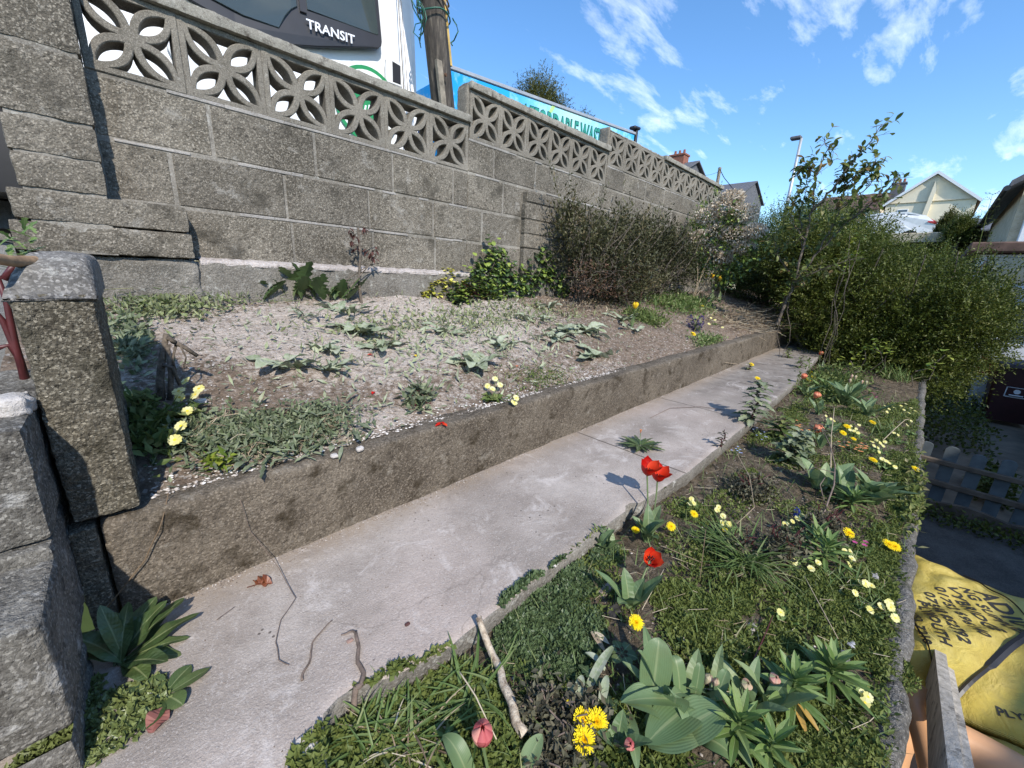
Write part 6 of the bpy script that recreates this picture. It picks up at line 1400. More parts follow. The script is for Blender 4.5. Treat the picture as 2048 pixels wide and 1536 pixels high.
# flat stone / slate pieces
for (u, v, sx_, sy_, c_, lab) in ((1212, 1182, .035, .015, (.30, .24, .20), 'flat pale brown stone sliver beside the open red tulip'), (1232, 1222, .03, .014, (.05, .045, .04), 'dark slate piece below the pale stone sliver'), (1500, 1262, .02, .010, (.32, .29, .26), 'white flecked stone in the bare soil strip'), (1700, 1292, .014, .010, (.40, .40, .42), 'small grey stone near the concrete edge'), (1685, 1322, .03, .008, (.22, .21, .20), 'long grey stone behind the tall lily shoots'), (1745, 1155, .02, .012, (.36, .34, .32), 'pale stone by the primroses at the bed edge'), (1490, 982, .02, .008, (.62, .60, .58), 'white pebble among the dark weeds')):
    p = P2(u, v); mb = MB(); roughbox(mb, p[0] - sx_, p[0] + sx_, p[1] - sy_, p[1] + sy_, p[2] - .004, p[2] + .011, res=.004, r=.005, amp=.0045, sc=60); tag(obj('stone', mb, plain('stone_%d' % u, c_, .85, var=.2, sc=50, bst=.6, bsc=150), smooth=True), lab, 'stone', 'loose stones')
p = P2(1180, 1278); mb = MB(); leaf(mb, p + np.array([0, 0, .02]), -1.9, 10, -10, .06, .012, 'lance', 7, .4, .8); leaf(mb, p + np.array([0, 0, .02]), -1.4, 12, -14, .05, .014, 'lance', 7, .4, .8); tag(obj('dead_leaf', mb, G['dry']), 'tan curled dead leaf above the big tulip leaves', 'dead leaf')
# ================================================================ LOWER BED FLOWERS
TU = 'tulips in the lower bed'
def tulip2(label, fu, fv, heads, hs, ws, m, nl, L, W, hh, openn=0.0, tilt=(-.25, -.3), sr=.0028, lm=None, az=None):
    p = P2(fu, fv); o = thing('tulip', label, 'tulip', p, TU)
    if nl: mb = MB(); clump(mb, p, nl, L, W, 'tulip', (50, 85), (15, 60), .28, .008, m=10, wave=.12, az=az); obj('leaves', mb, lm or G['tulip'], o)
    sm = MB()
    for (a, b_) in heads:
        c = above(a, b_, hh); fm = MB(); cc = c - np.array([tilt[0], tilt[1], 1.0]) / 1.1 * hs * .5; tulip_head(fm, cc, hs, ws, 6, openn, tilt); f = obj('flower', fm, m, o)
        if openn > .3: 
            am = MB(); 
            for k in range(6): a_ = k * 1.05; q = cc + np.array([.006 * math.cos(a_), .006 * math.sin(a_), .006]); tube(am, [q, q + np.array([tilt[0], tilt[1], 1]) * .018 + .3 * np.array([.006 * math.cos(a_), .006 * math.sin(a_), 0])], .0016, 5)
            obj('anthers', am, MT['rubber'], f)
        stemto(sm, p, cc, sr, .012)
    obj('stem', sm, G['stem'], o)
    return o
tulip2('two large open scarlet tulips side by side over the path edge', 1292, 1082, [(1298, 936), (1319, 948)], .062, .074, G['red'], 8, .14, .045, .17, .6, (-.15, -.2))
tulip2('single deep red cup shaped tulip nearer than the scarlet pair', 1262, 1215, [(1303, 1118)], .044, .054, G['red'], 6, .12, .036, .11, .6, (-.5, -.45))
tulip2('closed rose pink tulip at the bottom edge crossed by a straw', 985, 1590, [(965, 1470)],   .050, .038, G['pink'], 0, .14, .05, .09, 0, (-.1, -.1))
tulip2('small closed pink tulip bud at the bottom, near the big leaves', 1235, 1505, [(1258, 1490)], .024, .020, G['pink'], 5, .09, .030, .045)
tulip2('pale cream pink tulip bud, leftmost beside the big tulip leaves', 1380, 1400, [(1415, 1358)], .028, .017, G['bud'], 4, .12, .030, .06, 0, (.2, -.3))
tulip2('slender pale tulip bud right beside the leftmost pale bud', 1420, 1400, [(1431, 1366)], .030, .014, G['bud'], 3, .13, .026, .055, 0, (-.1, -.1))
tulip2('pale pink tulip bud with upright leaf left of the lilies', 1488, 1420, [(1492, 1370)], .024, .022, G['bud'], 4, .11, .028, .055)
tulip2('greenish pink tulip bud between two upright leaves beside the lilies', 1535, 1420, [(1548, 1358)], .024, .022, G['bud'], 4, .12, .034, .06)
tulip2('green unopened tulip bud hidden among the big leaves', 1300, 1400, [(1308, 1360)], .026, .014, G['lime'], 3, .13, .03, .05)
for (u, v, lab) in ((1608, 752, 'salmon tulip beside the yellow dandelions at the far path edge'), (1642, 706, 'far small salmon tulip at the corner of the path'), (1634, 790, 'closed salmon tulip behind the grey sow thistle'), (1637, 857, 'salmon tulip above the top of the bare arching branch')):
    tulip2(lab, u + 2, v + 40, [(u, v)], .050, .045, G['salmon'], 4, .15, .035, .16)
# big broad tulip leaf clump at the bottom
p = P2(1335, 1440); o = thing('tulip_leaf_clump', 'large clump of very broad blue-green tulip leaves at the bottom centre', 'tulip leaves', p); mb = MB()
def bigleaf(mb, u, v, uu, vv, W, h0=.01, h1=.05, hm=.07, fold=.25, m=12, roll=0.0):
    """leaf from ground pixel to a tip pixel, arching"""
    a = above(u, v, h0); e = above(uu, vv, h1); mid = (a + e) / 2; mid[2] = max(a[2], e[2]) + (hm - h1)
    d_ = e - a; s = np.cross(d_, [0, 0, 1.]); s /= np.linalg.norm(s); V = []
    for i in range(m + 1):
        t = i / m; q = a * (1 - t) ** 2 + 2 * t * (1 - t) * mid + e * t * t
        w = W / 2 * (math.sin(math.pi * min(1, .14 + .86 * t)) ** .7); up = np.array([0, 0, 1.]); ss = s * math.cos(roll) + up * math.sin(roll)
        for k, f in ((-1, 1), (-.5, .35), (0, 0), (.5, .35), (1, 1)): V.append(q + ss * w * k + up * fold * w * f * math.cos(roll) + up * .04 * w * math.sin(9 * t + k * 2))
    F = [[i * 5 + j, (i + 1) * 5 + j, (i + 1) * 5 + j + 1, i * 5 + j + 1] for i in range(m) for j in range(4)]
    mb.add(V, F, None, [1, .5, 0, .5, 1] * (m + 1), np.repeat(np.arange(m + 1) / m, 5))
for args in ((1300, 1420, 1318, 1275, .062, .01, .14, .13, .15), (1330, 1430, 1240, 1400, .060, .03, .05, .08, .3), (1345, 1430, 1350, 1395, .05, .03, .09, .11, .3), (1400, 1400, 1290, 1490, .075, .03, .04, .06, .2), (1430, 1420, 1240, 1405, .04, .02, .06, .09, .3), (1390, 1390, 1395, 1490, .085, .03, .03, .06, .15), (1290, 1470, 1405, 1470, .09, .02, .03, .055, .15), (1350, 1480, 1450, 1420, .075, .02, .05, .07, .2), (1405, 1480, 1470, 1525, .045, .02, .02, .05, .2), (1420, 1420, 1510, 1545, .03, .01, .02, .03, .2), (1360, 1420, 1345, 1310, .032, .02, .10, .11, .4), (1385, 1420, 1400, 1325, .022, .02, .11, .11, .4), (1430, 1410, 1455, 1340, .024, .02, .08, .09, .3), (1320, 1400, 1275, 1300, .022, .02, .12, .11, .5), (1250, 1420, 1275, 1545, .028, .01, .03, .05, .3)):
    bigleaf(mb, *args)
obj('leaves', mb, G['tulip'], o, smooth=True)
p = P2(945, 1560); o = thing('tulip_leaf', 'two broad tulip leaves at the bottom edge around the closed rose pink tulip', 'tulip leaves', p); mb = MB()
bigleaf(mb, 950, 1600, 885, 1470, .036, .01, .07, .10, .3); bigleaf(mb, 1040, 1560, 1085, 1468, .034, .01, .06, .05, .3); obj('leaves', mb, G['tulip'], o, smooth=True)
p = P2(1190, 1350); o = thing('nibbled_leaf_plant', 'grey-green nibbled leaves left of the big tulip leaf clump', 'weed', p); mb = MB()
for args in ((1170, 1390, 1230, 1290, .020, .01, .05, .06, .3), (1150, 1420, 1165, 1350, .020, .01, .04, .05, .3), (1210, 1340, 1170, 1305, .016, .02, .04, .05, .3), (1200, 1420, 1215, 1350, .018, .01, .04, .05, .2), (1120, 1400, 1160, 1375, .018, .01, .03, .04, .2)): bigleaf(mb, *args)
obj('leaves', mb, G['dusty'], o, smooth=True); mb = MB(); c = P2(1240, 1330)
for k in range(6): leaf(mb, c + np.array([0, 0, .035]), k * 1.05, 15, -15, .034, .024, 'round', 9, .12, .2)
obj('veined_leaves', mb, G['dockl'], o); mb = MB(); c = P2(1215, 1400); leaf(mb, c + np.array([0, 0, .02]), 1.6, 20, -10, .08, .03, 'serr', 13, .2); leaf(mb, c + np.array([.0, 0, .02]), -2.6, 15, -10, .06, .022, 'serr', 13, .2); obj('jagged_leaves', mb, G['dockl'], o)
# lily like whorled plants
LI = 'leafy lily shoots in the lower bed'
for (u, v, n, L, W, lab) in ((1655, 1375, 34, .095, .017, 'tallest star shaped lily shoot near the concrete edge'), (1575, 1405, 32, .085, .015, 'star shaped lily shoot with yellowing lower leaves, left of the tallest'), (1465, 1490, 26, .085, .015, 'dark green lily shoot at the bottom beside the big tulip leaves'), (1530, 1520, 20, .08, .014, 'lily shoot cut by the bottom of the picture'), (1645, 1130, 30, .10, .014, 'whorled lily shoot at the foot of the bare arching branch'), (1620, 1100, 20, .09, .012, 'second whorled shoot just left of the bare arching branch'), (1700, 1020, 24, .09, .013, 'whorled shoot in front of the broad leaf clump at the bed edge')):
    p = P2(u, v); o = thing('lily_shoot', lab, 'lily', p, LI); mb = MB(); sm = MB(); H = R_(.05, .08); top = p + np.array([R_(-.01, .01), R_(-.01, .01), H]); tube(sm, [p, top], .0035, 6)
    for k in range(n):
        t_ = k / n; q = p + (top - p) * (.25 + .75 * t_); leaf(mb, q, k * 2.4, 5 + 65 * t_ + R_(-6, 6), -25 + 80 * t_, L * (1 - .35 * t_) * R_(.8, 1.1), W, 'lance', 7, .35, R_(-.2, .2))
    obj('leaves', mb, G['lily'], o); obj('stem', sm, G['stem'], o)
    if 'yellowing' in lab:
        mb = MB(); 
        for a_ in (-2.4, -2.9, -1.9, 3.0): leaf(mb, p + np.array([0, 0, .02]), a_, -5, -30, .07, .014, 'lance', 7, .35)
        obj('yellow_leaves', mb, leafm('yellowed_leaves', [(0, (.45, .26, .06)), (1, (.50, .38, .10))]), o)
# broad leaf clumps further up
BL = 'broad leaf clumps along the lower bed'
for (u, v, n, L, W, m_, lab) in ((1745, 1010, 12, .17, .058, G['tulip'], 'big glossy broad leaf clump drooping at the concrete edge'), (1690, 1000, 7, .17, .05, G['tulip'], 'upright grey-green leaf clump behind the bare arching branch'), (1635, 975, 6, .16, .055, G['tulip'], 'pair of tall broad leaves left of the arching branch'), (1590, 930, 6, .16, .045, G['tulip'], 'broad leaf clump beside the blue-green sow thistle'), (1690, 810, 16, .22, .045, G['tulip'], 'large upright tulip leaf clump with green buds near the hedge'), (1660, 790, 10, .20, .05, G['lily'], 'broad bright leaf clump left of the large upright clump'), (1735, 835, 10, .20, .035, G['tulip'], 'narrow upright leaf clump right of the large upright clump'), (1210, 1100, 7, .09, .028, G['tulip'], 'sprawling pale leaves below the path edge near the scarlet pair'), (1660, 870, 8, .12, .04, G['tulip'], 'low clump among the far primroses')):
    p = P2(u, v); o = thing('broad_leaf_clump', lab, 'leaf clump', p, BL); mb = MB(); clump(mb, p, n, L, W, 'tulip', (45, 85), (5, 55), .28, .025, m=9, wave=.12, roll=.5); obj('leaves', mb, m_, o, smooth=False)
    if 'green buds' in lab:
        for k in range(5): 
            fm = MB(); c = p + np.array([R_(-.08, .05), R_(-.08, .02), .17 + R_(0, .04)]); tulip_head(fm, c, .035, .018, 6, 0); obj('bud', fm, G['bud'], o)
            sm = MB(); stemto(sm, p, c, .0025); obj('stem', sm, G['stem'], o)
# dandelions
for (u, v, r, lab) in ((1272, 1245, .019, 'lone dandelion on bare soil between the pale stone and the mossy cushion'), (1271, 1060, .015, 'orange-yellow dandelion directly under the scarlet tulip pair'), (1342, 1053, .016, 'dandelion just right of the scarlet tulip pair'), (1388, 1028, .015, 'dandelion left of the cream primrose cluster'), (1450, 1060, .010, 'tiny dandelion under the cream primrose cluster'), (1697, 1066, .020, 'flat dandelion beside the dark drooping weed at the bed edge'), (1746, 920, .020, 'dandelion above the glossy broad leaf clump'), (1832, 939, .020, 'dandelion hanging over the concrete edge towards the yard'), (1694, 853, .022, 'upper dandelion of two beside the salmon tulip by the branch'), (1686, 866, .022, 'lower dandelion of two beside the salmon tulip by the branch'), (1707, 878, .016, 'small dandelion just below those two'), (1745, 845, .022, 'dandelion behind the far primroses'), (1622, 745, .026, 'far dandelion highest beside the salmon tulip'), (1627, 754, .026, 'far dandelion in the middle beside the salmon tulip'), (1617, 760, .022, 'far dandelion lowest beside the salmon tulip'), (1515, 757, .024, 'dandelion on top of the grey sow thistle on the path'), (1503, 729, .022, 'dandelion at the foot of the kerb near the path end'), (1138, 1408, .007, 'half open dandelion bud between the rotten stick and the nibbled leaves')):
    dand(lab, u, v + (14 if r < .02 else 10), [(u, v)], r, .045)
dand('cluster of three large yellow dandelions at the bottom centre', 1178, 1475, [(1166, 1441), (1193, 1443), (1168, 1479)], .0225, .05, 9, .08)
dand('pair of dandelions on the moss close to the concrete edge', 1785, 1105, [(1777, 1089), (1789, 1093)], .019, .035)
# primroses
for (lab, u, v, fl) in (('cream primrose cluster above the big grass tuft', 1450, 1060, [(1446, 1032), (1452, 1046), (1444, 1046), (1458, 1048), (1437, 1014), (1434, 1020)]), ('primroses beside the small blue grape hyacinth', 1590, 1060, [(1570, 1048), (1585, 1043), (1596, 1037), (1604, 1030), (1576, 1050)]), ('pale primroses near the scarlet tulips on the path side', 1385, 1015, [(1383, 998), (1380, 1008), (1387, 1006)]), ('single large primrose flower on the mossy cushion', 1570, 1235, [(1561, 1225)]), ('upper primroses left of the flat dandelion', 1695, 1110, [(1689, 1102), (1701, 1104), (1704, 1117), (1698, 1129)]), ('lone primrose flower left of those by the flat dandelion', 1640, 1135, [(1636, 1125)]), ('small cream primroses half hidden by the dark drooping weed', 1590, 1125, [(1577, 1118), (1588, 1124), (1622, 1137)]), ('row of three primroses above the pale stones at the bed edge', 1735, 1180, [(1720, 1165), (1731, 1167), (1743, 1171)]), ('lower primroses near the concrete edge', 1765, 1220, [(1710, 1186), (1776, 1208), (1762, 1212), (1781, 1215), (1740, 1220), (1779, 1205), (1790, 1236)]), ('opening primrose beside the tallest lily shoot', 1735, 1400, [(1726, 1388), (1736, 1394), (1730, 1405)]), ('far left primroses beside the upright leaf clump', 1660, 850, [(1652, 832), (1662, 838), (1668, 842), (1656, 840)]), ('dense cream primroses in the middle of the far bed', 1710, 870, [(1702, 852), (1712, 858), (1718, 850), (1708, 862), (1700, 860), (1716, 866)]), ('largest far cluster of cream primroses', 1755, 905, [(1744, 884), (1752, 880), (1760, 886), (1766, 892), (1756, 896), (1748, 892), (1770, 884), (1758, 904)]), ('primroses near the hedge end of the bed', 1780, 835, [(1770, 812), (1778, 818), (1786, 814), (1774, 824)]), ('primroses at the far concrete edge', 1815, 835, [(1802, 812), (1812, 808), (1822, 816), (1830, 822), (1818, 826), (1808, 820)]), ('primroses beside the dandelion above the broad leaf clump', 1772, 935, [(1764, 918), (1772, 922), (1778, 926), (1790, 934)]), ('two primrose flowers right of the arching branch tip', 1795, 885, [(1788, 866), (1796, 870)]), ('primrose left of the salmon tulip by the branch', 1545, 880, [(1546, 868), (1540, 862)]), ('cream flowers beside the small far primroses', 1740, 830, [(1740, 818), (1746, 822), (1736, 824)]), ('primroses seen past the small dandelion in the far bed', 1830, 870, [(1822, 842), (1814, 850)])):
    primplant(lab, u, v, fl, .0100, .055, .020, 8, .035)
# wallflowers, forget-me-nots, grape hyacinth, magenta
for (u, v, m_, n, lab, nm, cat) in ((1590, 850, G['orange'], 9, 'upper peach orange wallflower left of the salmon tulip', 'wallflower', 'wallflower'), (1606, 864, G['orange'], 11, 'lower peach orange wallflower beside the upper one', 'wallflower', 'wallflower'), (1722, 895, G['orange'], 14, 'peach orange flower cluster left of the largest primrose cluster', 'wallflower', 'wallflower'), (1688, 886, G['orange'], 5, 'small orange flowers under the small dandelion', 'wallflower', 'wallflower'), (1745, 792, G['magenta'], 8, 'magenta flowers behind the narrow upright clump', 'magenta_primrose', 'primrose'), (1720, 1086, G['magenta'], 3, 'pinkish daisy under the flat dandelion', 'daisy', 'daisy'), (1513, 862, G['paleblue'], 6, 'pale blue forget-me-nots at the path edge', 'forget_me_not', 'forget-me-not'), (1472, 900, G['paleblue'], 7, 'pale blue forget-me-nots below the slab edge', 'forget_me_not', 'forget-me-not'), (1535, 872, G['paleblue'], 4, 'tiny blue flowers near the small primrose', 'forget_me_not', 'forget-me-not')):
    p = P2(u, v + 12); o = thing(nm, lab, cat, p); sm = MB()
    for k in range(n):
        c = above(u + R_(-12, 12), v + R_(-9, 9), .04); fm = MB()
        for j in range(5): a_ = j * 1.257; leaf(fm, c, a_, 25, 5, .009 if m_ is not G['paleblue'] else .006, .008 if m_ is not G['paleblue'] else .005, 'lance', 3, .1)
        obj('flower', fm, m_, o); stemto(sm, p, c, .0009)
    obj('stems', sm, G['stem'], o); mb = MB(); clump(mb, p, 9, .05, .012, 'lance', (20, 70), (0, 40), .2, .02); obj('leaves', mb, G['weed'], o)
p = P2(1592, 1045); o = thing('grape_hyacinth', 'single small deep blue grape hyacinth spike', 'grape hyacinth', p); fm = MB(); c = above(1593, 1024, .05)
n = 90; q = dirs(n, 0); leaves(fm, c + q * np.array([.006, .006, .015]), q, .006, .005); obj('flower', fm, G['blue'], o); sm = MB(); stemto(sm, p, c, .001); obj('stem', sm, G['stem'], o)
# dark purplish weeds, sow thistle
for (u, v, n, rx, ry, hgt, m_, lab) in ((1500, 990, 1500, .10, .07, .07, G['purple'], 'dull purple-brown weeds behind the big grass tuft'), (1640, 1075, 900, .07, .05, .08, G['purple'], 'dark drooping weed with brown stems right of the grape hyacinth'), (1560, 1120, 700, .08, .05, .09, G['purple'], 'brown stemmed weed leaning over the big grass tuft'), (1480, 1110, 350, .05, .04, .06, G['purple'], 'small purplish weed in front of the tuft centre'), (1150, 1480, 1100, .07, .05, .05, G['purple'], 'bronze leaved creeping weed around the end of the rotten stick'), (1080, 1440, 600, .06, .04, .05, G['purple'], 'bronze weed left of the nibbled leaves'), (1120, 1520, 800, .09, .03, .04, G['purple'], 'bronze weed along the bottom edge under the dandelion cluster')):
    p = P2(u, v); o = thing('dark_weed', lab, 'weed', p, 'purplish weeds'); mb = MB(); scatter_leaves(mb, p[0], p[1], rx, ry, n, .018, .009, hgt, flat=.4, gauss=True); obj('leaves', mb, m_, o); sm = MB()
    for k in range(12): tube(sm, wig(p + np.array([R_(-rx, rx) * .5, R_(-ry, ry) * .5, 0]), p + np.array([R_(-rx, rx) * .8, R_(-ry, ry) * .8, hgt * R_(.8, 1.5)]), 6, .02, 0, k), .0016, 5)
    obj('stems', sm, G['redstem'] if 'bronze' not in lab else G['twig'], o)
def thistle(label, u, v, hgt, n, L, W, m_, lean=(0, 0)):
    p = P2(u, v); o = thing('sow_thistle', label, 'weed', p, 'sow thistles'); mb = MB(); sm = MB(); top = p + np.array([lean[0], lean[1], hgt]); tube(sm, wig(p, top, 7, .02, 0, u), list(np.linspace(.005, .002, 7)), 6)
    for k in range(n):
        t_ = k / n; q = p + (top - p) * t_; leaf(mb, q, k * 2.4 + R_(-.3, .3), R_(-5, 40), R_(-40, 0), L * (1 - .5 * t_) * R_(.7, 1.2), W * R_(.8, 1.2), 'serr', 11, .2, R_(-.4, .4))
    obj('leaves', mb, m_, o); obj('stem', sm, G['redstem'], o)
thistle('tall grey-green sow thistle growing from the path slab edge', 1500, 850, .24, 60, .12, .040, G['grey'], (.05, 0))
thistle('small reddish thistle seedling on the slab edge in front of the tall one', 1438, 912, .09, 18, .045, .014, G['purple'])
thistle('blue-green sow thistle in the bed below the forget-me-nots', 1575, 925, .18, 56, .12, .042, G['tulip'] if False else G['grey'], (0, -.02))
thistle('leafy thistle behind the peach wallflowers', 1560, 880, .14, 44, .11, .036, G['weed'])
thistle('low weed growing at the far end of the path', 1575, 715, .10, 40, .07, .02, G['weed'])
thistle('weedy tuft at the kerb foot under the far dandelion', 1498, 740, .06, 22, .06, .018, G['weed'])
thistle('broad grey weed at the path edge by the far salmon tulip', 1600, 735, .12, 30, .08, .024, G['weed'])
matplant('far_bed_greens', 'leafy greens filling the far end of the lower bed below the hedge', 1660, 770, .8, .25, 2600, .035, .014, .10, G['weed'], 'weeds')
matplant('edge_weeds', 'leafy weeds hanging over the concrete edge beside the picket fence', 1835, 1000, .40, .05, 1100, .026, .014, .05, G['moss'], 'weeds')
blades('strappy grass blades at the far end of the lower bed', 1790, 760, 90, .24, .008, .14)
blades('bluebell like blades between the far primroses', 1770, 870, 60, .12, .006, .10)
blades('spare grass blades near the lower primroses', 1700, 1190, 40, .09, .004, .08)
# ================================================================ YARD OBJECTS
MT['bagm'] = None
m, t, b = mat('yellow_woven_bag'); p = pos(t); c = ramp(t, tex(t, 6, 5, .6, p), [(.3, (.42, .30, .045)), (.55, (.58, .45, .085)), (.75, (.68, .57, .18))]); c = mixc(t, rng_(t, tex(t, 18, 5, .7, p), .55, .75, 0, .35), c, (.30, .24, .08)); t.links.new(c, b.inputs['Base Color']); b.inputs['Roughness'].default_value = .5
w1 = N(t, 'ShaderNodeTexWave'); w1.inputs['Scale'].default_value = 190; t.links.new(p, w1.inputs[0]); bump(t, b, M_(t, 'ADD', w1.outputs[0], M_(t, 'MULTIPLY', tex(t, 14, 5, .6, p, 1.0), 14)), .5, .004); MT['bagm'] = m
bo = np.array([2.36, -.73, -1.9]); HB = .62
bag = thing('builders_bag', 'slumped yellow builders bulk bag with black printed writing in the yard', 'bulk bag', bo)
def bagtop(a, c_):      # a along x, c along y (both -1..1) -> z
    f = max(0, 1 - abs(a) ** 5) * max(0, 1 - abs(c_) ** 5)
    z = HB * (.80 + .20 * f ** .6) + .05 * noise.noise(Vector((a * 1.6, c_ * 1.6, 1))) - .06 * a * 0
    dd = a * .7 + c_ * .72; z += .013 * math.sin(dd * 11 + 2 * noise.noise(Vector((a * 2, c_ * 2, 7)))) * (1 - .4 * abs(a)) + .005 * math.sin(26 * (a * .5 + c_ * .86) + 3 * noise.noise(Vector((a * 3, c_ * 3, 3))))
    return z
RX, RY = .50, .54
def bagpt(s, q, off=0.0):   # s,q in -1..1 on the top square
    k = 1 + .03 * noise.noise(Vector((s * 2, q * 2, 5)))
    return bo + np.array([s * RX * k, q * RY * k, bagtop(s, q) + off])
mb = MB(); n = 120; V = []; idx = {}
for i in range(n + 1):
    for j in range(n + 1): V.append(bagpt(-1 + 2 * i / n, -1 + 2 * j / n))
F = [[i * (n + 1) + j, (i + 1) * (n + 1) + j, (i + 1) * (n + 1) + j + 1, i * (n + 1) + j + 1] for i in range(n) for j in range(n)]
ring = [(i, 0) for i in range(n)] + [(n, j) for j in range(n)] + [(n - i, n) for i in range(n)] + [(0, n - j) for j in range(n)]
base0 = len(V); R0 = [i * (n + 1) + j for i, j in ring]; K = 14; prev = R0
for k in range(1, K + 1):
    cur = []
    for (i, j), r0 in zip(ring, R0):
        s, q = -1 + 2 * i / n, -1 + 2 * j / n; P_ = V[r0]; tz = k / K; z = P_[2] + (bo[2] + .01 - P_[2]) * tz
        bul = 1 + .10 * math.sin(math.pi * tz) + .025 * math.sin(9 * (s + q) + 5 * tz); cur.append(len(V)); V.append(np.array([bo[0] + (P_[0] - bo[0]) * bul, bo[1] + (P_[1] - bo[1]) * bul, z]))
    m4 = len(cur)
    F += [[prev[a], cur[a], cur[(a + 1) % m4], prev[(a + 1) % m4]][::-1] for a in range(m4)]; prev = cur
mb.add(V, F, .5); obj('bag_body', mb, MT['bagm'], bag, smooth=True)
G['ink'] = plain('black_print', (.035, .03, .02), .6, var=.1)
def bagtext(body, u0, v0, u1, v1, hpx, name='lettering'):
    """baseline pixels u0,v0 -> u1,v1 hit the top of the bag; text mapped onto the folds"""
    A = np.array([(u0 - bo[0]) / RX, (v0 - bo[1]) / RY]); B = np.array([(u1 - bo[0]) / RX, (v1 - bo[1]) / RY]); du = np.array([u1 - u0, v1 - v0]); du = du / np.linalg.norm(du); nu = np.array([-du[1], du[0]])
    if nu[0] < 0: nu = -nu
    Cc = np.array([(u0 + nu[0] * hpx - bo[0]) / RX, (v0 + nu[1] * hpx - bo[1]) / RY])
    V, F = text_mesh(body, 1.0, 0.0, .030, 1.06, 0, 3); F = [f for f in F]
    w = V[:, 0].max(); h = .70
    bm = bmesh.new(); vs = [bm.verts.new(v) for v in V]
    for f in F:
        try: bm.faces.new([vs[i] for i in f])
        except ValueError: pass
    bmesh.ops.triangulate(bm, faces=bm.faces[:])
    for _ in range(3):
        long_ = [e for e in bm.edges if e.calc_length() > .12]
        if long_: bmesh.ops.subdivide_edges(bm, edges=long_, cuts=1, use_grid_fill=False); bmesh.ops.triangulate(bm, faces=bm.faces[:])
    bm.verts.index_update(); V = np.array([v.co[:] for v in bm.verts]); F = [[v.index for v in f.verts] for f in bm.faces]; bm.free()
    Q = []
    for x, y, z in V:
        st_ = A + (B - A) * (x / w) + (Cc - A) * (y / h); st_ = np.clip(st_, -1, 1); Q.append(bagpt(st_[0], st_[1], .0022))
    mb = MB(); mb.add(Q, F); obj(name, mb, G['ink'], bag)
import bmesh
for (tx, a, b_, c_, d__, h_) in (('ADIUM', 2.610, -.450, 2.42, -.610, .075), ('NG SUPPLIES', 2.585, -.400, 2.36, -.560, .042), ('VYBRIDGE', 2.545, -.358, 2.31, -.482, .042), ('01752 696140', 2.50, -.322, 2.22, -.442, .036), ('07548 852792', 2.44, -.292, 2.12, -.386, .034), ('PLYMOUTH', 2.375, -.276, 2.06, -.336, .030), ('01752 7210', 2.30, -.245, 2.02, -.290, .024), ('PLYMOUTH', 1.91, -.48, 1.95, -.66, .030)):
    bagtext(tx, a, b_, c_, d__, h_)
def bagline(u0, v0, u1, v1, wd, name, m_, off=.006, k=24):
    P_ = []
    for s in np.linspace(0, 1, k):
        u, v = u0 + (u1 - u0) * s, v0 + (v1 - v0) * s; q = onZ(u, v, bo[2] + HB * .97); s_, q_ = (q[0] - bo[0]) / RX, (q[1] - bo[1]) / RY; P_.append(bagpt(max(-1, min(1, s_)), max(-1, min(1, q_)), off))
    mb = MB(); V = []
    for i, q in enumerate(P_):
        d_ = P_[min(i + 1, k - 1)] - P_[max(i - 1, 0)]; s = np.cross(d_, [0, 0, 1.]); s /= np.linalg.norm(s) + 1e-9; w = wd * (1.0 if i < k * .6 else .6); V += [q - s * w, q + np.array([0, 0, .006]), q + s * w]
    mb.add(V, [[i * 3 + j, (i + 1) * 3 + j, (i + 1) * 3 + j + 1, i * 3 + j + 1] for i in range(k - 1) for j in (0, 1)]); return obj(name, mb, m_, bag)
bagline(2075, 1262, 1920, 1375, .013, 'lifting_strap', MT['black_trim']); bagline(1932, 1143, 2048, 1228, .003, 'printed_line', G['ink']); bagline(1830, 1245, 1872, 1330, .004, 'printed_line', G['ink'])
# grey timber board in the foreground
m, t, b = mat('grey_timber'); p = pos(t); mp_ = N(t, 'ShaderNodeMapping'); mp_.inputs['Scale'].default_value = (.25, 1, 1); t.links.new(p, mp_.inputs[0])
c = ramp(t, tex(t, 50, 6, .7, mp_.outputs[0]), [(.3, (.26, .235, .19)), (.5, (.46, .42, .355)), (.7, (.64, .59, .51))]); c = mixc(t, rng_(t, tex(t, 18, 4, .6, p), .60, .66, 0, .6), c, (.07, .06, .05)); t.links.new(c, b.inputs['Base Color']); b.inputs['Roughness'].default_value = .9; bump(t, b, tex(t, 90, 5, .7, mp_.outputs[0]), .6, .003); MT['timber'] = m
def rpt(u, v, dp): r = ray(u, v); return r / FPX * dp
pk = thing('timber_rail', 'weathered grey timber board with its end sticking up in front of the yellow bag', 'timber board', rpt(1890, 1400, 1.1))
def beam(mb, A, B, A2, B2, dn):   # top edge quad A-A2 (far), B-B2 (near) dropped by dn
    V = []; k = 14
    for s in np.linspace(0, 1, k):
        p1 = A + (B - A) * s; p2 = A2 + (B2 - A2) * s; wv = .0012 * nz(s * 12, 1, 2); V += [p1 + np.array([0, 0, wv]), p2 + np.array([0, 0, -wv]), p2 - np.array([0, 0, dn]), p1 - np.array([0, 0, dn])]
    F = [[i * 4 + j, i * 4 + (j + 1) % 4, (i + 1) * 4 + (j + 1) % 4, (i + 1) * 4 + j] for i in range(k - 1) for j in range(4)] + [[3, 2, 1, 0], [(k - 1) * 4 + j for j in range(4)]]
    mb.add(V, F, .5)
mb = MB(); beam(mb, rpt(1865, 1259, 1.76), rpt(1903, 1600, .68), rpt(1886, 1268, 1.76), rpt(1938, 1600, .68), .11); obj('board', mb, MT['timber'], pk)
mb = MB(); beam(mb, rpt(1891, 1322, 1.50) , rpt(1939, 1600, .68), rpt(1906, 1330, 1.50), rpt(1962, 1600, .68), .10); obj('backing_board', mb, MT['timber'], pk)
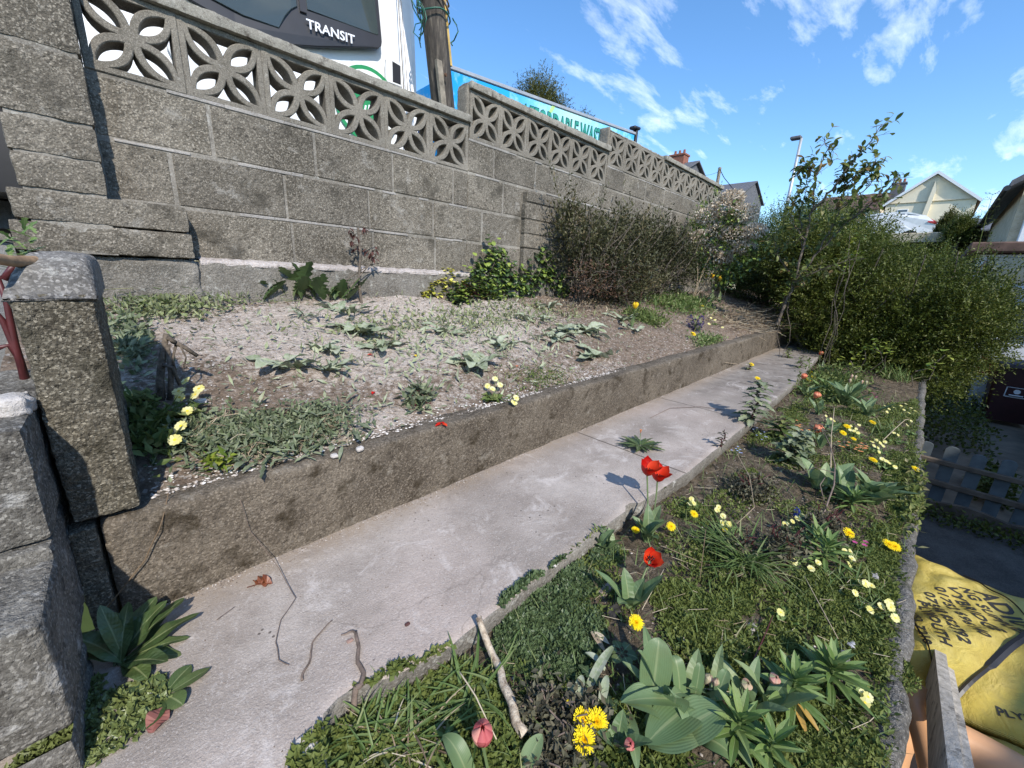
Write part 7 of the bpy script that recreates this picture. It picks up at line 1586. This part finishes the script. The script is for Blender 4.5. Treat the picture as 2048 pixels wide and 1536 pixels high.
# peach plastic tub
m_p = plain('peach_plastic', (.62, .34, .17), .45, var=.06, sc=6)
tb = thing('plastic_tub', 'peach orange plastic tub below the grey timber board', 'tub', (1.45, -.42, -1.9))
mb = MB(); V = []; k = 48; zt = -1.36; cx, cy0 = 1.37, -.62; ax_, ay_ = .40, .37
def sq(a, ex=.45): return math.copysign(abs(math.cos(a)) ** ex, math.cos(a)), math.copysign(abs(math.sin(a)) ** ex, math.sin(a))
prof_ = [(.78, -.50), (.92, -.08), (.95, -.02), (1.0, 0), (1.07, .004), (1.09, -.008), (1.085, -.03)]
inner_ = [(.0, -.47), (.70, -.47), (.76, -.44)] + [(.90, -.06)]
full = [(.74, -.52), (.93, -.06), (1.08, -.035), (1.09, -.010), (1.07, .0), (1.0, .0), (.94, -.012), (.90, -.06), (.74, -.44), (.66, -.47), (.02, -.47)]
for r_, z in full:
    for i in range(k):
        c1, s1 = sq(2 * math.pi * i / k); V.append((cx + ax_ * r_ * c1, cy0 + ay_ * r_ * s1, zt + z))
F = [[a * k + i, a * k + (i + 1) % k, (a + 1) * k + (i + 1) % k, (a + 1) * k + i] for a in range(len(full) - 1) for i in range(k)]; mb.add(V, F, .5); obj('tub_body', mb, m_p, tb, smooth=True)
mb = MB(); tube(mb, wig((1.15, -.30, -1.25), (1.75, -.28, -1.30), 6, .02, 0, 3), .028, 10); tag(obj('plastic_pipe', mb, m_p, smooth=True), 'peach coloured plastic pipe end tucked between the concrete edge and the timber board', 'pipe')
mb = MB(); roughbox(mb, 1.0, 2.6, -.36, -.25, -1.9, -1.42, res=.04, r=.02, amp=.01); tag(obj('dark_rubble_sack', mb, MT['rubber'], smooth=True), 'dark shape of a sack squeezed behind the yellow bag and the concrete edge', 'sack')
# picket fence
MT['bluefence'] = plain('faded_blue_paint', (.13, .155, .165), .8, var=.2, sc=8); MT['rail'] = plain('brown_rail', (.17, .13, .095), .85, var=.25, sc=9, bst=.4)
fc = thing('picket_fence', 'low faded blue-grey picket fence with brown rails in the shaded yard', 'fence', (5.2, -1.2, -1.9))
def fp(x, y): return x
mb = MB(); box(mb, 5.14, 5.175, -3.2, -.24, -1.475, -1.43, .006); obj('rail', mb, MT['rail'], fc)
mb = MB(); box(mb, 5.14, 5.175, -3.2, -.24, -1.68, -1.63, .006); obj('rail', mb, MT['rail'], fc)
y = -.30
while y > -3.1:
    mb = MB(); w = .045; h = -1.30 + R_(-.015, .015); A_ = [(y - w + .0, -1.86), (y + w, -1.86), (y + w, h - .03)] + [(y + w * math.cos(a_), h - .03 + w * .7 * math.sin(a_)) for a_ in np.linspace(.3, math.pi - .3, 6)] + [(y - w, h - .03)]
    prism(mb, A_, lambda a_, b_, d_: (5.178 + d_, a_, b_), .018); obj('picket', mb, MT['bluefence'], fc); y -= .165
mb = MB()
V = []; ys = np.arange(-.24, -3.2, -.03)
for y in ys: zt_ = -1.80 + .035 * abs(math.sin(y * 7)); V += [(5.02, y, -1.9), (5.02, y, zt_), (5.06, y, zt_), (5.06, y, -1.9)]
mb.add(V, [[i * 4 + j, (i + 1) * 4 + j, (i + 1) * 4 + j + 1, i * 4 + j + 1] for i in range(len(ys) - 1) for j in range(3)]); tag(obj('scalloped_edging', mb, MT['rail']), 'brown scalloped lawn edging along the foot of the picket fence', 'edging')
# wheelie bin
bn = thing('wheelie_bin', 'dark maroon wheeled bin with a white emblem standing in the shaded yard', 'wheelie bin', (9.9, -1.22, -1.9))
MT['bin'] = plain('maroon_plastic', (.045, .008, .012), .45, var=.15); MT['binlid'] = plain('dusty_lid', (.10, .075, .08), .6, var=.2)
def taper(mb, x0, x1, y0, y1, z0, z1, k, b=.03):
    V = []; 
    for z, s in ((z0, k), (z1, 1.0)):
        cx_, cy_ = (x0 + x1) / 2, (y0 + y1) / 2
        for a, c_ in ((x0, y0), (x1, y0), (x1, y1), (x0, y1)):
            px_, py_ = cx_ + (a - cx_) * s, cy_ + (c_ - cy_) * s; sx_ = 1 if a < cx_ else -1; sy_ = 1 if c_ < cy_ else -1
            pts = [(px_ + sx_ * b, py_), (px_, py_ + sy_ * b)]
            if (sx_ > 0) == (sy_ > 0): pts = pts[::-1]
            V += [(q[0], q[1], z) for q in pts]
    mb.add(V, [[i, (i + 1) % 8, 8 + (i + 1) % 8, 8 + i] for i in range(8)] + [list(range(8))[::-1], [8 + i for i in range(8)]])
mb = MB(); taper(mb, 9.62, 10.25, -1.55, -.98, -1.83, -.98, .80); obj('bin_body', mb, MT['bin'], bn)
mb = MB(); taper(mb, 9.57, 10.30, -1.585, -.945, -.975, -.93, 1.0, .05); taper(mb, 9.64, 10.22, -1.54, -.99, -.928, -.90, 1.05, .05); obj('lid', mb, MT['binlid'], bn)
mb = MB(); 
for a0 in np.linspace(0, 2 * math.pi, 17)[:-1]: pass
V = [(9.655, -1.16, -1.28), (9.655, -1.38, -1.28), (9.66, -1.38, -1.43), (9.66, -1.16, -1.43)]
for e in range(4):
    A_ = np.array(V[e]); B_ = np.array(V[(e + 1) % 4]); tube(mb, [A_ + np.array([-.01, 0, 0]), B_ + np.array([-.01, 0, 0])], .007, 4)
tube(mb, [(9.635, -1.27, -1.34), (9.66, -1.27, -1.34)], .035, 12); tube(mb, [(9.63, -1.20, -1.40), (9.63, -1.34, -1.40)], .010, 4); obj('emblem', mb, MT['white'], bn)
for y in (-1.56, -.97): mb = MB(); tube(mb, [(10.2, y - .02, -1.80), (10.2, y + .03, -1.80)], .10, 16); obj('wheel', mb, MT['rubber'], bn)
bn2 = thing('red_white_box', 'bright red and white box partly hidden behind the maroon bin', 'box', (10.6, -.9, -1.9)); mb = MB(); box(mb, 10.4, 10.8, -1.15, -.86, -1.25, -.96, .02); obj('red_top', mb, plain('bright_red', (.40, .02, .02), .5), bn2); mb = MB(); box(mb, 10.42, 10.78, -1.13, -.88, -1.9, -1.252, .02); obj('white_base', mb, MT['white'], bn2)
mb = MB(); A_ = onX(1990, 690, 11.2); B_ = onX(1963, 790, 11.2); tube(mb, [A_ + (A_ - B_) * .5, B_], .035, 8); tag(obj('downpipe', mb, MT['white'], smooth=True), 'white drainpipe left of the maroon bin', 'drainpipe')
mb = MB()
for k in range(5): z = -1.9 + .15 * k; box(mb, 11.4 + .3 * k, 14, -1.05, -.25, z, z + .145, .01)
tag(obj('yard_steps', mb, MT['paving']), 'dark steps rising beyond the bin under the hedge', 'steps')
mb = MB(); box(mb, 7.0, 9.4, -1.62, -1.48, -1.9, -1.15, .02); tag(obj('yard_wall', mb, MT['pebble']), 'end of a pale yard wall right of the bin', 'wall')
mb = MB(); n = 900; leaves(mb, np.stack([rng.uniform(5.6, 6.3, n), rng.uniform(-1.0, -.72, n), -1.9 + .28 * rng.random(n)], 1), dirs(n, .5), .05, .03); tag(obj('round_shrub', mb, G['hedge']), 'small dark green plant behind the picket fence', 'plant')
mb = MB(); n = 2200; leaves(mb, np.stack([rng.uniform(4.75, 5.1, n), rng.uniform(-3, -.25, n), -1.9 + .10 * rng.random(n)], 1), dirs(n, .5), .04, .02); kind(obj('yard_weeds', mb, G['hedge']), 'stuff', 'dark weeds along the foot of the fence in the yard')
# ================================================================ LEFT EDGE ITEMS
A_ = onY(95, 528, 1.25); B_ = onY(-60, 512, 1.10); mb = MB(); ks = np.linspace(0, 1, 10)
tube(mb, [A_ + (B_ - A_) * s + np.array([0, 0, .0015 * math.sin(9 * s)]) for s in ks], [.0105 + .0008 * math.sin(7 * s) for s in ks], 14)
tag(obj('sawn_branch', mb, plain('tan_wood', (.42, .27, .15), .8, var=.25, sc=40, bst=.4), smooth=True), 'short tan sawn branch resting on the rounded top of the wing wall', 'branch')
o = thing('red_stemmed_plant', 'dark red stems and sparse leaves at the far left behind the wing wall', 'plant', (-.24, 1.3, -.5)); mb = MB(); ml = MB()
for pl in ([(60, 790), (30, 690), (12, 600), (-10, 540)], [(55, 785), (40, 720), (5, 640), (-30, 600)], [(10, 560), (28, 530), (45, 545)], [(-20, 700), (20, 690), (50, 740)]):
    tube(mb, [onY(u, v, 1.42) for u, v in pl], list(np.linspace(.0085, .004, len(pl))), 7)
for (u, v) in ((30, 535), (50, 500), (20, 520), (60, 480), (45, 470), (20, 490), (70, 515)):
    for _ in range(3): leaf(ml, onY(u, v, 1.55) + rng.normal(size=3) * .01, R_(0, 6.3), R_(0, 70), R_(-20, 40), R_(.04, .07), .016, 'serr', 9, .2)
obj('stems', mb, G['redstem'], o, smooth=True); obj('leaves', ml, G['lily'], o)
